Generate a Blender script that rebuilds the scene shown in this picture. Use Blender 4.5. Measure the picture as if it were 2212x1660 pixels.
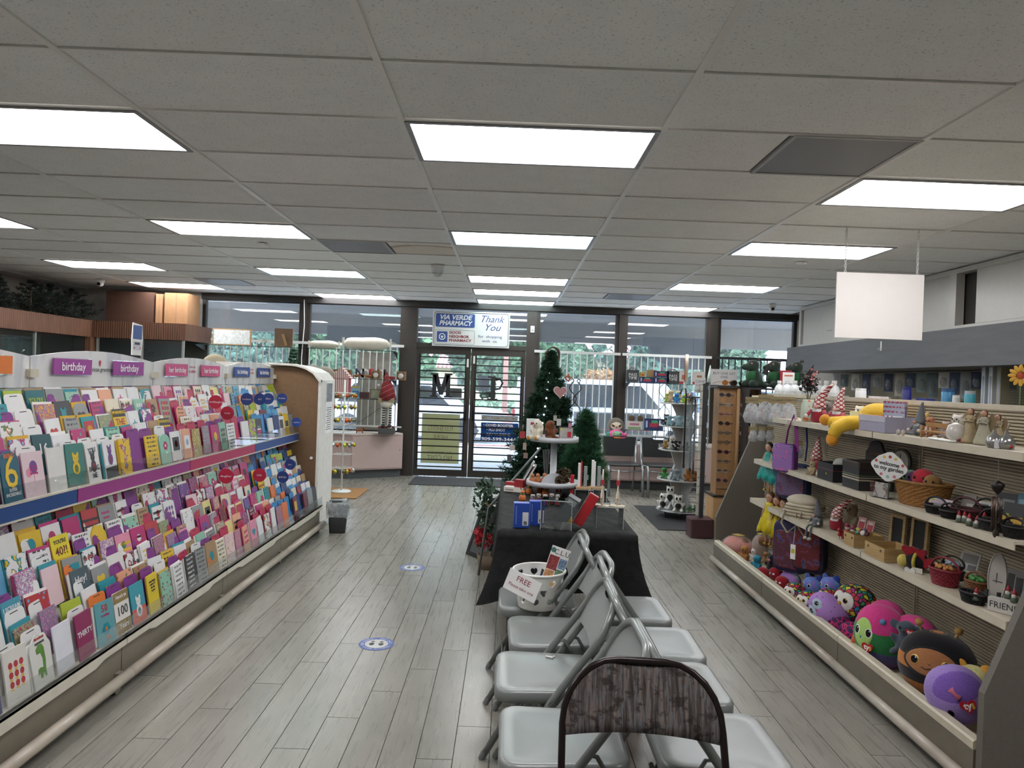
import bpy, math, random
import numpy as np
from mathutils import Vector, Matrix, Euler
PI = math.pi
rnd = random.Random(7)
for o in list(bpy.data.objects): bpy.data.objects.remove(o)
scene = bpy.context.scene
COL = scene.collection
# ---------------------------------------------------------------- camera
F = 1545.0; ROLL = 0.0365; VX, VY = 1098.0, 822.0; HC = 1.56
cd = bpy.data.cameras.new('camera'); cam = bpy.data.objects.new('camera', cd); COL.objects.link(cam)
cd.sensor_fit = 'HORIZONTAL'; cd.sensor_width = 36.0; cd.lens = 36.0 * F / 2212.0
cd.clip_start = 0.05; cd.clip_end = 400
# rotation: image right / image up / view in world
yaw = math.atan((1106 - VX) / F); pit = -math.atan((830 - VY) / F)
Rm = Matrix.Rotation(-yaw, 3, 'Z') @ Matrix.Rotation(PI / 2 + pit, 3, 'X') @ Matrix.Rotation(math.atan(ROLL), 3, 'Z')
cam.matrix_world = Matrix.Translation((0, 0, HC)) @ Rm.to_4x4()
scene.camera = cam
def at(px, py, Y=None, X=None, z=None):
 """world point seen at a photograph pixel, on a given plane"""
 r = (px - VX) + ROLL * (py - VY); u = -(py - VY) + ROLL * (px - VX)
 if Y is None:
  if X is not None: Y = X * F / r
  else: Y = (z - HC) * F / u
 return Vector((r * Y / F, Y, HC + u * Y / F))
# ---------------------------------------------------------------- world, exposure
w = bpy.data.worlds.new('world'); scene.world = w; w.use_nodes = True
wn = w.node_tree; wn.nodes.clear()
wo = wn.nodes.new('ShaderNodeOutputWorld'); wb = wn.nodes.new('ShaderNodeBackground')
tc = wn.nodes.new('ShaderNodeTexCoord'); sx = wn.nodes.new('ShaderNodeSeparateXYZ'); cr = wn.nodes.new('ShaderNodeValToRGB')
wn.links.new(tc.outputs['Generated'], sx.inputs[0]); wn.links.new(sx.outputs['Z'], cr.inputs[0])
cr.color_ramp.elements[0].position = 0.0; cr.color_ramp.elements[0].color = (0.80, 0.88, 1.0, 1)
cr.color_ramp.elements[1].position = 0.7; cr.color_ramp.elements[1].color = (0.62, 0.76, 1.0, 1)
wn.links.new(cr.outputs[0], wb.inputs[0]); wb.inputs[1].default_value = 5.0
wn.links.new(wb.outputs[0], wo.inputs[0])
scene.view_settings.view_transform = 'Standard'; scene.view_settings.look = 'None'
scene.view_settings.gamma = 1.0; scene.view_settings.use_curve_mapping = False
scene.view_settings.exposure = 0.88
LAMP = 9.0          # radiance of the ceiling panels
# ---------------------------------------------------------------- materials
def lin(h):
 if isinstance(h, (tuple, list)): return tuple(h)[:3]
 h = h.lstrip('#'); h = h if len(h) == 6 else ''.join(q * 2 for q in h); c = [int(h[i:i + 2], 16) / 255 for i in (0, 2, 4)]
 return tuple(x / 12.92 if x <= 0.04045 else ((x + 0.055) / 1.055) ** 2.4 for x in c)
MATS = {}
class NT:
 def __init__(s, name):
  s.m = bpy.data.materials.new(name); s.m.use_nodes = True; s.t = s.m.node_tree
  s.b = s.t.nodes['Principled BSDF']; s.o = s.t.nodes['Material Output']
 def n(s, k, **kw):
  x = s.t.nodes.new('ShaderNode' + k)
  for a, v in kw.items(): setattr(x, a, v)
  return x
 def l(s, a, b): s.t.links.new(a, b)
 def coord(s, kind='Object', scale=(1, 1, 1), rot=(0, 0, 0), loc=(0, 0, 0)):
  c = s.n('TexCoord'); m = s.n('Mapping'); s.l(c.outputs[kind], m.inputs[0])
  m.inputs['Scale'].default_value = scale; m.inputs['Rotation'].default_value = rot; m.inputs['Location'].default_value = loc
  return m.outputs[0]
 def noise(s, vec, scale=5, detail=3, rough=0.5):
  x = s.n('TexNoise'); s.l(vec, x.inputs['Vector']); x.inputs['Scale'].default_value = scale
  x.inputs['Detail'].default_value = detail; x.inputs['Roughness'].default_value = rough; return x.outputs['Fac']
 def ramp(s, fac, stops, interp='LINEAR'):
  x = s.n('ValToRGB'); s.l(fac, x.inputs[0]); r = x.color_ramp; r.interpolation = interp
  while len(r.elements) < len(stops): r.elements.new(0.5)
  for e, (p, c) in zip(r.elements, stops):
   e.position = p; e.color = (*lin(c), 1) if not isinstance(c, float) else (c, c, c, 1)
  return x.outputs[0]
 def mix(s, fac, a, b, mode='MIX'):
  x = s.n('Mix', data_type='RGBA', blend_type=mode)
  if isinstance(fac, (int, float)): x.inputs[0].default_value = fac
  else: s.l(fac, x.inputs[0])
  for k, v in ((6, a), (7, b)):
   if isinstance(v, (str, tuple)): x.inputs[k].default_value = (*lin(v), 1)
   else: s.l(v, x.inputs[k])
  return x.outputs[2]
 def math(s, op, a, b=0.0, c=None):
  x = s.n('Math', operation=op)
  for k, v in ((0, a), (1, b)) + (((2, c),) if c is not None else ()):
   if isinstance(v, (int, float)): x.inputs[k].default_value = v
   else: s.l(v, x.inputs[k])
  return x.outputs[0]
 def base(s, c):
  if isinstance(c, (str, tuple)): s.b.inputs['Base Color'].default_value = (*lin(c), 1)
  else: s.l(c, s.b.inputs['Base Color'])
 def bump(s, h, strength=0.3, dist=0.01):
  x = s.n('Bump'); s.l(h, x.inputs['Height']); x.inputs['Strength'].default_value = strength
  x.inputs['Distance'].default_value = dist; s.l(x.outputs[0], s.b.inputs['Normal'])
 def fin(s, rough=0.6, metal=0.0, spec=0.5):
  s.b.inputs['Roughness'].default_value = rough; s.b.inputs['Metallic'].default_value = metal
  s.b.inputs['Specular IOR Level'].default_value = spec; return s.m
def M(c, rough=0.6, metal=0.0, spec=0.5, var=0.06, scale=14):
 """plain procedural material: the colour with a faint mottling"""
 k = ('M', str(c), rough, metal, spec, var, scale)
 if k in MATS: return MATS[k]
 n = NT('plain_' + str(c).strip('#'))
 if var > 0:
  v = n.noise(n.coord('Object'), scale, 2)
  a = lin(c); lo = tuple(x * (1 - var) for x in a); hi = tuple(min(1, x * (1 + var)) for x in a)
  n.base(n.ramp(v, [(0.3, lo), (0.7, hi)]))
 else: n.base(c)
 MATS[k] = n.fin(rough, metal, spec); return MATS[k]
def plushmat(c, rough=0.95):
 k = ('P', str(c))
 if k in MATS: return MATS[k]
 n = NT('plush'); v = n.noise(n.coord('Object'), 160, 3, 0.7)
 a = lin(c); n.base(n.ramp(v, [(0.3, tuple(x * 0.78 for x in a)), (0.7, tuple(min(1, x * 1.12) for x in a))]))
 n.bump(v, 0.5, 0.004); n.b.inputs['Sheen Weight'].default_value = 0.25
 MATS[k] = n.fin(rough, 0, 0.2); return MATS[k]
def woodmat(c1, c2, scale=(1, 1, 1), rough=0.5, wave=6.0, axis='X'):
 k = ('W', c1, c2, scale, rough, wave, axis)
 if k in MATS: return MATS[k]
 n = NT('wood'); v = n.coord('Object', scale)
 g = n.noise(v, wave, 5, 0.6)
 n.base(n.ramp(g, [(0.3, c1), (0.7, c2)])); n.bump(g, 0.1, 0.002)
 MATS[k] = n.fin(rough); return MATS[k]
def glassmat(name='glass', tint=(1, 1, 1), fac=1.0, rough=0.0, dust=0.0):
 k = ('G', name)
 if k in MATS: return MATS[k]
 n = NT(name); n.t.nodes.remove(n.b)
 lw = n.n('LayerWeight'); fr = n.n('Math', operation='MULTIPLY_ADD'); n.l(n.math('POWER', lw.outputs['Facing'], 5.0), fr.inputs[0]); fr.inputs[1].default_value = 0.93; fr.inputs[2].default_value = 0.045
 tr = n.n('BsdfTransparent'); tr.inputs[0].default_value = (*tint, 1)
 gl = n.n('BsdfGlossy'); gl.inputs['Roughness'].default_value = rough
 mx = n.n('MixShader'); n.l(n.math('MULTIPLY', fr.outputs[0], fac), mx.inputs[0]); n.l(tr.outputs[0], mx.inputs[1]); n.l(gl.outputs[0], mx.inputs[2])
 out = mx.outputs[0]
 if dust:   # dusty pane: a little light is scattered through it
  tl = n.n('BsdfTranslucent'); tl.inputs[0].default_value = (.85, .9, .92, 1); m2 = n.n('MixShader'); m2.inputs[0].default_value = dust
  n.l(out, m2.inputs[1]); n.l(tl.outputs[0], m2.inputs[2]); out = m2.outputs[0]
 n.l(out, n.o.inputs[0]); MATS[k] = n.m; return n.m
def papermat(c):
 """thin paper that glows a little when lit from behind"""
 k = ('paper', c)
 if k in MATS: return MATS[k]
 n = NT('thin_paper'); n.base(c); n.fin(.7); tl = n.n('BsdfTranslucent'); tl.inputs[0].default_value = (*lin(c), 1); mx = n.n('MixShader'); mx.inputs[0].default_value = .6
 n.l(n.b.outputs[0], mx.inputs[1]); n.l(tl.outputs[0], mx.inputs[2]); n.l(mx.outputs[0], n.o.inputs[0]); MATS[k] = n.m; return n.m
def plasticfilm(k0, tint, opac, col, rough=0.15):
 """clear or milky film: part see-through, part pale surface"""
 k = ('F', k0)
 if k in MATS: return MATS[k]
 n = NT(k0); n.base(col); n.b.inputs['Roughness'].default_value = rough
 v = n.noise(n.coord('Object'), 22, 4, 0.6); n.bump(v, 0.9, 0.02)
 tr = n.n('BsdfTransparent'); tr.inputs[0].default_value = (*tint, 1)
 mx = n.n('MixShader'); fac = n.math('MULTIPLY', n.ramp(v, [(0.35, 0.5), (0.65, 1.0)]), opac)
 n.l(fac, mx.inputs[0]); n.l(tr.outputs[0], mx.inputs[1]); n.l(n.b.outputs[0], mx.inputs[2])
 n.l(mx.outputs[0], n.o.inputs[0]); MATS[k] = n.m; return n.m
# ---------------------------------------------------------------- meshes
class B:
 """collects shapes, then links them as one mesh object"""
 def __init__(s): s.v = []; s.f = []; s.mi = []; s.cur = 0; s.sm = []; s.smooth = False
 def mat(s, i): s.cur = i; return s
 def _add(s, vs, fs):
  b = len(s.v); s.v.extend([tuple(x) for x in vs])
  for f in fs: s.f.append(tuple(b + i for i in f)); s.mi.append(s.cur); s.sm.append(s.smooth)
  return s
 def box(s, x0, x1, y0, y1, z0, z1):
  return s._add([(x0, y0, z0), (x1, y0, z0), (x1, y1, z0), (x0, y1, z0), (x0, y0, z1), (x1, y0, z1), (x1, y1, z1), (x0, y1, z1)],
      [(0, 3, 2, 1), (4, 5, 6, 7), (0, 1, 5, 4), (1, 2, 6, 5), (2, 3, 7, 6), (3, 0, 4, 7)])
 def obox(s, c, size, rot=(0, 0, 0)):
  R = Euler(rot).to_matrix(); c = Vector(c); h = [x / 2 for x in size]
  vs = [c + R @ Vector((sx * h[0], sy * h[1], sz * h[2])) for sz in (-1, 1) for sy in (-1, 1) for sx in (-1, 1)]
  return s._add(vs, [(0, 2, 3, 1), (4, 5, 7, 6), (0, 1, 5, 4), (1, 3, 7, 5), (3, 2, 6, 7), (2, 0, 4, 6)])
 def rbox(s, c, size, r, rot=(0, 0, 0), seg=3):
  """box with rounded vertical corners and eased top edges"""
  R = Euler(rot).to_matrix(); c = Vector(c); hx, hy, hz = [x / 2 for x in size]; e = min(r * 0.4, hz * 0.8)
  def ring(ins, z):
   out = []
   for qx, qy, a0 in ((1, 1, 0), (-1, 1, 90), (-1, -1, 180), (1, -1, 270)):
    for k in range(seg + 1):
     a = math.radians(a0 + 90 * k / seg)
     out.append(c + R @ Vector((qx * (hx - r) + math.cos(a) * (r - ins), qy * (hy - r) + math.sin(a) * (r - ins), z)))
   return out
  rings = [ring(e, -hz), ring(0, -hz + e), ring(0, hz - e), ring(e * 0.3, hz - e * 0.3), ring(e, hz)]
  return s.loft(rings)
 def loft(s, rings, caps=True, closed=True):
  n = len(rings[0]); vs = [p for r in rings for p in r]; fs = []
  for i in range(len(rings) - 1):
   for j in range(n if closed else n - 1):
    a = i * n + j; b = i * n + (j + 1) % n; fs.append((a, b, b + n, a + n))
  if caps: fs.append(tuple(range(n))[::-1]); fs.append(tuple((len(rings) - 1) * n + j for j in range(n)))
  return s._add(vs, fs)
 def cyl(s, p0, p1, r0, r1=None, n=10, caps=True):
  r1 = r0 if r1 is None else r1; p0 = Vector(p0); p1 = Vector(p1); d = (p1 - p0).normalized()
  q = d.to_track_quat('Z', 'Y').to_matrix()
  return s.loft([[p + q @ Vector((math.cos(2 * PI * k / n) * r, math.sin(2 * PI * k / n) * r, 0)) for k in range(n)] for p, r in ((p0, r0), (p1, r1))], caps)
 def tube(s, path, r, n=8, closed=False, flat=1.0):
  P = [Vector(p) for p in path]; L = len(P); rings = []; up = None
  for i, p in enumerate(P):
   if closed: d = (P[(i + 1) % L] - P[i - 1])
   else: d = P[min(i + 1, L - 1)] - P[max(i - 1, 0)]
   if d.length < 1e-9: d = Vector((0, 0, 1))
   d.normalize()
   if up is None:
    up = Vector((0, 0, 1)) if abs(d.z) < 0.9 else Vector((1, 0, 0))
   a = (up - d * up.dot(d)); a.normalize(); up = a; b = d.cross(a)
   rr = r[i] if isinstance(r, (list, tuple)) else r
   rings.append([p + (a * math.cos(2 * PI * k / n) * flat + b * math.sin(2 * PI * k / n)) * rr for k in range(n)])
  if closed: rings.append(rings[0]); return s.loft(rings, False)
  return s.loft(rings, True)
 def lathe(s, prof, c=(0, 0, 0), n=20, sx=1, sy=1, caps=True):
  c = Vector(c)
  return s.loft([[c + Vector((math.cos(2 * PI * k / n) * r * sx, math.sin(2 * PI * k / n) * r * sy, z)) for k in range(n)] for r, z in prof], caps)
 def ball(s, c, r, n=12, m=8, rot=None):
  if not isinstance(r, (tuple, list)): r = (r, r, r)
  R = Euler(rot).to_matrix() if rot else Matrix.Identity(3); c = Vector(c); rings = []
  for i in range(m + 1):
   t = PI * i / m; st = max(math.sin(t), 0.02)
   rings.append([c + R @ Vector((math.cos(2 * PI * k / n) * st * r[0], math.sin(2 * PI * k / n) * st * r[1], -math.cos(t) * r[2])) for k in range(n)])
  return s.loft(rings)
 def prism(s, poly, a, b, axis='Y'):
  """polygon in the plane normal to axis; poly pairs are (x,z) for Y, (y,z) for X, (x,y) for Z"""
  def P(u, v, w):
   return {'Y': (u, w, v), 'X': (w, u, v), 'Z': (u, v, w)}[axis]
  n = len(poly); vs = [P(u, v, a) for u, v in poly] + [P(u, v, b) for u, v in poly]
  fs = [tuple(range(n)), tuple(range(2 * n - 1, n - 1, -1))] + [(i, i + n, (i + 1) % n + n, (i + 1) % n) for i in range(n)]
  return s._add(vs, fs)
 def quad(s, a, b, c, d): return s._add([a, b, c, d], [(0, 1, 2, 3)])
 def join(s, o, mtx=None):
  vs = [mtx @ Vector(p) for p in o.v] if mtx else o.v; b = len(s.v); s.v.extend([tuple(p) for p in vs])
  for f, m_, q in zip(o.f, o.mi, o.sm): s.f.append(tuple(b + i for i in f)); s.mi.append(m_); s.sm.append(q)
  return s
 def mesh(s, name, mats, smooth=None, fix=True):
  me = bpy.data.meshes.new(name); me.from_pydata(s.v, [], s.f)
  for m_ in (mats if isinstance(mats, (list, tuple)) else [mats]): me.materials.append(m_)
  if any(s.mi): me.polygons.foreach_set('material_index', s.mi)
  if smooth is not None: me.polygons.foreach_set('use_smooth', [smooth] * len(me.polygons))
  else: me.polygons.foreach_set('use_smooth', s.sm)
  if fix:
   import bmesh
   bm = bmesh.new(); bm.from_mesh(me); bmesh.ops.recalc_face_normals(bm, faces=bm.faces); bm.to_mesh(me); bm.free()
  me.update(); return me
 def obj(s, name, mats, parent=None, smooth=None, fix=True):
  return link(name, s.mesh(name, mats, smooth, fix), parent)
def link(name, me, parent=None, loc=None, rot=None):
 o = bpy.data.objects.new(name, me); COL.objects.link(o)
 if parent is not None: o.parent = parent
 if loc is not None: o.location = loc
 if rot is not None: o.rotation_euler = rot
 return o
def tag(o, label, cat=None, group=None, kind=None):
 if label: o['label'] = label
 if cat: o['category'] = cat
 if group: o['group'] = group
 if kind: o['kind'] = kind
 return o
def thing(name, label, cat, loc=(0, 0, 0), rz=0, group=None, rot=None, scale=None):
 o = bpy.data.objects.new(name, None); COL.objects.link(o); o.empty_display_size = 0.05
 o.location = loc; o.rotation_euler = rot if rot else (0, 0, rz)
 if scale: o.scale = (scale,) * 3 if isinstance(scale, (int, float)) else scale
 return tag(o, label, cat, group)
def struct(o): o['kind'] = 'structure'; return o
def dup(root, loc, rz=None, label=None, group=None, rot=None, scale=None, swap=None):
 r = root.copy(); COL.objects.link(r); r.location = loc
 if rz is not None: r.rotation_euler = (0, 0, rz)
 if rot is not None: r.rotation_euler = rot
 if scale is not None: r.scale = (scale,) * 3
 if label: r['label'] = label
 if group: r['group'] = group
 for ch in list(root.children):
  c = ch.copy(); COL.objects.link(c); c.parent = r
  if swap and c.data and ch.name.split('.')[0] in swap:
   c.data = c.data.copy(); c.data.materials[0] = swap[ch.name.split('.')[0]]
  for g in list(ch.children):
   d = g.copy(); COL.objects.link(d); d.parent = c
 return r
def text(body, size, mat, parent=None, loc=(0, 0, 0), rot=(PI / 2, 0, 0), name='lettering', depth=0.002, align='CENTER', shear=0.0, bold=0.0, width=None, spacing=1.0, sp=None, res=2):
 cu = bpy.data.curves.new('lettering', 'FONT'); cu.body = body; cu.size = size; cu.extrude = depth; cu.align_x = align; cu.align_y = 'CENTER'
 cu.shear = shear; cu.offset = bold; cu.space_line = spacing; cu.resolution_u = res
 if sp: cu.space_character = sp
 t = bpy.data.objects.new('tmp', cu); COL.objects.link(t)
 dg = bpy.context.evaluated_depsgraph_get(); dg.update(); me = bpy.data.meshes.new_from_object(t.evaluated_get(dg))
 bpy.data.objects.remove(t); me.name = 'lettering'
 me.materials.clear(); me.materials.append(mat)
 if width and len(me.vertices):
  xs = [v.co.x for v in me.vertices]; k = width / (max(xs) - min(xs))
  for v in me.vertices: v.co.x *= k
 return link(name, me, parent, loc, rot)
def remesh(o, size, sub=True):
 m = o.modifiers.new('blend', 'REMESH'); m.mode = 'VOXEL'; m.voxel_size = size; m.use_smooth_shade = True
 s_ = o.modifiers.new('soft', 'SMOOTH'); s_.factor = 0.6; s_.iterations = 6
 return o
# ================================================================ ROOM
CZ = 2.75; WY = 11.30
def ceilmat():
 n = NT('acoustic_tile'); v = n.coord('Object')
 oi = n.n('ObjectInfo');
 ad = n.n('VectorMath', operation='ADD'); n.l(v, ad.inputs[0])
 sc_ = n.n('VectorMath', operation='SCALE'); sc_.inputs[3].default_value = 9.0
 cmb = n.n('CombineXYZ'); n.l(oi.outputs['Random'], cmb.inputs[0]); n.l(oi.outputs['Random'], cmb.inputs[1]); n.l(cmb.outputs[0], sc_.inputs[0]); n.l(sc_.outputs[0], ad.inputs[1])
 sp = n.noise(ad.outputs[0], 95, 2, 0.6); fine = n.noise(ad.outputs[0], 7, 3)
 c = n.ramp(sp, [(0.30, '#b8b9b8'), (0.40, '#eff1f0')]); t = n.math('MULTIPLY_ADD', oi.outputs['Random'], 0.10, 0.92)
 c = n.mix(0.25, c, n.ramp(fine, [(0.35, '#e4e6e5'), (0.65, '#f3f5f4')]))
 mul = n.n('VectorMath', operation='SCALE'); n.l(c, mul.inputs[0]); n.l(t, mul.inputs[3])
 n.base(mul.outputs[0]); n.bump(sp, 0.5, 0.004); return n.fin(0.95, 0, 0.1)
m_tile = ceilmat(); m_rail = M('#e6e6e2', 0.4, var=0.02)
X0, XP, Y0, YP = -0.54, 1.22, 2.722, 0.61
# lamps and grilles: (column, row) -> kind
LAMPS = {  # col k: X from X0+1.22k ; row j: Y from Y0+0.61j
 (0, 1): ('white', 'lit ceiling panel in the middle bay, the largest one over the folding chairs'),
 (0, 5): ('cyan', 'greenish-white lit ceiling panel in the middle bay, second from the chairs'),
 (0, 9): ('warm', 'lit ceiling panel in the middle bay, third from the store door'),
 (0, 11): ('cool', 'lit ceiling panel in the middle bay, second from the store door'),
 (0, 13): ('cyan', 'lit ceiling panel in the middle bay right by the store door'),
 (-2, 1): ('white', 'lit ceiling panel above the card rack, largest and cut by the frame'),
 (-2, 5): ('warm', 'lit ceiling panel above the card rack, second one towards the windows'),
 (-2, 9): ('cyan', 'bluish-white lit ceiling panel above the card rack, second from the windows'),
 (-2, 13): ('cool', 'lit ceiling panel beyond the card rack, closest to the windows'),
 (-4, 5): ('cool', 'sliver of a lit ceiling panel at the edge over the wooden cabinets'),
 (-4, 9): ('cool', 'lit ceiling panel over the aisle before the wooden cabinets'),
 (-4, 12): ('cool', 'lit ceiling panel at the corner between cabinets and window wall'),
 (2, 2): ('white', 'lit ceiling panel above the toy shelves, largest and in front of the blank sign'),
 (2, 5): ('white', 'lit ceiling panel partly behind the chain of the blank sign'),
 (2, 9): ('cool', 'lit ceiling panel above the eyewear racks'),
 (2, 13): ('cool', 'lit ceiling panel by the window with plush toys'),
 (0, -3): ('white', 'lit ceiling panel above the photographer, middle bay'),
 (-2, -3): ('white', 'lit ceiling panel above the photographer, card rack side'),
 (2, -3): ('white', 'lit ceiling panel above the photographer, toy shelf side'),
}
GR = {(1.29, 1): 'grey perforated return grille between two lit panels above the toy shelves', (-1.76, 6): 'dark square vent grille beside the water-stained ceiling tile',
  (1.29, 11): 'dark ceiling vent grille near the store door', (-4.20, 11): 'pale ceiling vent grille near the wooden cabinets'}
cols = range(-6, 4); rows = range(-9, 15)
ceiling = struct(B().box(-7.0, 4.8, -3, 11.4, CZ + 0.10, CZ + 0.16).obj('ceiling', M('#8d8a85', 0.9)))
tile_me = B().box(0.012, XP - 0.012, 0.012, YP - 0.012, 0.008, 0.022).mesh('ceiling_tile', m_tile)
half_me = B().box(0.012, XP / 2 - 0.012, 0.012, YP - 0.012, 0.008, 0.022).mesh('ceiling_tile', m_tile)
stain_n = NT('stained_tile'); _v = stain_n.coord('Object'); _nz = stain_n.noise(_v, 6, 4)
_g = stain_n.n('TexGradient', gradient_type='SPHERICAL'); _m2 = stain_n.coord('Object', (2.2, 2.6, 1), loc=(-0.75, -1.25, 0)); stain_n.l(_m2, _g.inputs[0])
_f = stain_n.math('ADD', _g.outputs[0], stain_n.math('MULTIPLY', _nz, 0.35))
stain_n.base(stain_n.ramp(_f, [(0.20, '#e0ddd6'), (0.30, '#ab9f8d'), (0.42, '#dcd6ca')])); m_stain = stain_n.fin(0.95, 0, 0.1)
stain_me = B().box(0.012, XP / 2 - 0.012, 0.012, YP - 0.012, 0.008, 0.022).mesh('ceiling_tile', m_stain)
for k in cols:
 for j in rows:
  if (k, j) in LAMPS: continue
  x = X0 + XP * k; y = Y0 + YP * j
  if y > WY - 0.1: continue
  cut = [g for g in GR if g[1] == j and x - 0.01 <= g[0] < x + XP - 0.02]
  if cut:
   gx = cut[0][0]; other = x if gx > x + 0.3 else x + XP / 2
   link('ceiling_tile', stain_me if (k, j) == (-1, 6) else half_me, ceiling, (other, y, CZ))
  else: link('ceiling_tile', tile_me, ceiling, (x, y, CZ))
for k in list(cols) + [4]:
 x = X0 + XP * k; B().box(x - 0.014, x + 0.014, -3, 11.25, CZ - 0.002, CZ + 0.012).obj('main_rail', m_rail, ceiling)
for j in list(rows) + [15]:
 y = Y0 + YP * j
 if y < WY: B().box(-6.9, 4.7, y - 0.007, y + 0.007, CZ, CZ + 0.012).obj('cross_rail', m_rail, ceiling)
def lampmat(tint, s):
 n = NT('lit_diffuser'); n.t.nodes.remove(n.b); v = n.coord('Object', (1, 1, 1))
 sp_ = n.n('SeparateXYZ'); n.l(v, sp_.inputs[0])
 wv = n.math('SINE', n.math('MULTIPLY_ADD', sp_.outputs[1], 33.0, -1.6)); wz = n.math('MULTIPLY_ADD', wv, 0.14, 0.86)
 e = n.n('Emission'); e.inputs[0].default_value = (*tint, 1); n.l(n.math('MULTIPLY', wz, LAMP * s), e.inputs[1])
 n.l(e.outputs[0], n.o.inputs[0]); return n.m
LM = {'white': lampmat((1.0, 0.97, 0.99), 1.0), 'cyan': lampmat((0.80, 1.0, 1.0), 0.62), 'warm': lampmat((1.0, 0.95, 0.92), 1.0), 'cool': lampmat((0.97, 0.98, 1.0), 1.15)}
fr = B();
for a in ((0.01, XP - 0.01, 0.008, 0.03), (0.01, XP - 0.01, YP - 0.03, YP - 0.008), (0.01, 0.035, 0.03, YP - 0.03), (XP - 0.035, XP - 0.01, 0.03, YP - 0.03)):
 fr.box(a[0], a[1], a[2], a[3], -0.006, 0.02)
frame_me = fr.mesh('frame', M('#8f9192', 0.4)); dif_me = {k: B().box(0.035, XP - 0.035, 0.03, YP - 0.03, 0.0, 0.012).mesh('diffuser', LM[k]) for k in LM}
for (k, j), (tint, lab) in LAMPS.items():
 t = thing('ceiling_light', lab, 'ceiling light', (X0 + XP * k, Y0 + YP * j, CZ), group='fluorescent ceiling panels')
 link('frame', frame_me, t); link('diffuser', dif_me[tint], t)
for (gx, j), lab in GR.items():
 t = thing('vent_grille', lab, 'vent', (gx, Y0 + YP * j, CZ), group='square ceiling grilles')
 g = B(); pale = gx == -4.20
 for a in ((0, .61, 0, .02), (0, .61, .59, .61), (0, .02, .02, .59), (.59, .61, .02, .59)): g.box(*a, -0.004, 0.012)
 g.obj('frame', M('#a5a5a3', 0.5), t)
 n = NT('perforated'); v = n.coord('Object', (60, 60, 60)); vo = n.n('TexVoronoi'); n.l(v, vo.inputs['Vector']); vo.inputs['Randomness'].default_value = 0.1
 n.base(n.ramp(vo.outputs[0], [(0.25, '#3a3b3c'), (0.38, '#8d8e90' if not pale else '#a8acb0')])); n.fin(0.5)
 B().box(.02, .59, .02, .59, 0.0, 0.008).obj('perforated_panel', n.m, t)
# floor planks
def plankmat():
 n = NT('wood_look_tile'); oi = n.n('ObjectInfo'); v = n.coord('Object', (1, 1, 1))
 off = n.n('CombineXYZ'); n.l(n.math('MULTIPLY', oi.outputs['Random'], 37.0), off.inputs[0]); n.l(n.math('MULTIPLY', oi.outputs['Random'], 91.0), off.inputs[1])
 ad = n.n('VectorMath', operation='ADD'); n.l(v, ad.inputs[0]); n.l(off.outputs[0], ad.inputs[1])
 mp = n.n('Mapping'); n.l(ad.outputs[0], mp.inputs[0]); mp.inputs['Scale'].default_value = (55, 2.6, 1)
 g = n.noise(mp.outputs[0], 1.0, 5, 0.55); mp2 = n.n('Mapping'); n.l(ad.outputs[0], mp2.inputs[0]); mp2.inputs['Scale'].default_value = (9, 3, 1)
 b = n.noise(mp2.outputs[0], 1.0, 4, 0.6); gr = n.noise(ad.outputs[0], 160, 2)
 c = n.ramp(g, [(0.25, '#74726a'), (0.5, '#827f76'), (0.78, '#908e85')])
 c = n.mix(0.62, c, n.ramp(b, [(0.3, '#727067'), (0.7, '#8f8d83')])); c = n.mix(0.2, c, n.ramp(gr, [(0.35, '#69665f'), (0.65, '#a8a59c')]))
 t = n.math('MULTIPLY_ADD', oi.outputs['Random'], 0.16, 0.90)
 mul = n.n('VectorMath', operation='SCALE'); n.l(c, mul.inputs[0]); n.l(t, mul.inputs[3]); n.base(mul.outputs[0])
 n.bump(g, 0.03, 0.001); rr = n.math('MULTIPLY_ADD', g, 0.08, 0.24); n.l(rr, n.b.inputs['Roughness']); n.b.inputs['Specular IOR Level'].default_value = 0.5
 return n.m
m_plank = plankmat()
floor = struct(B().box(-7.0, 4.8, -3, 11.4, -0.05, -0.004).obj('floor', M('#3b3934', 0.8)))
PW, PL, PS = 0.1495, 1.18, 0.284
pl_me = B().box(0.0018, PW - 0.0018, 0.0018, PL - 0.0018, -0.004, 0.0).mesh('plank', m_plank)
cand = []
for i in range(-43, 37):
 x = -0.77 + PW * i
 for q in range(-6, 9):
  y = 3.245 + PS * i + PL * q - PL * round(PS * i / PL)
  if y + PL < -2.9 or y > 11.2: continue
  cx, cy = x + PW / 2, y + PL / 2
  vis = (-1.85 < cx < 1.85 and 1.5 < cy) or (cy > 7.2 and -3.2 < cx < 2.4)
  hid = (-0.03 < cx < 0.75 and 3.9 < cy < 5.6)
  cand.append((0 if vis and not hid else 1, cy * cy + cx * cx, x, y))
cand.sort(); rest = B()
for n_, (a_, d_, x, y) in enumerate(cand):
 if n_ < 299 and y > 0.2: link('plank', pl_me, floor, (x, y, 0))
 else:
  y0 = max(y, -2.95); y1 = min(y + PL, 11.35); rest.box(x + .0012, x + PW - .0012, y0 + .0012, y1 - .0012, -0.004, 0.0)
o = rest.obj('planks', m_plank, floor); o['kind'] = 'stuff'
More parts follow.
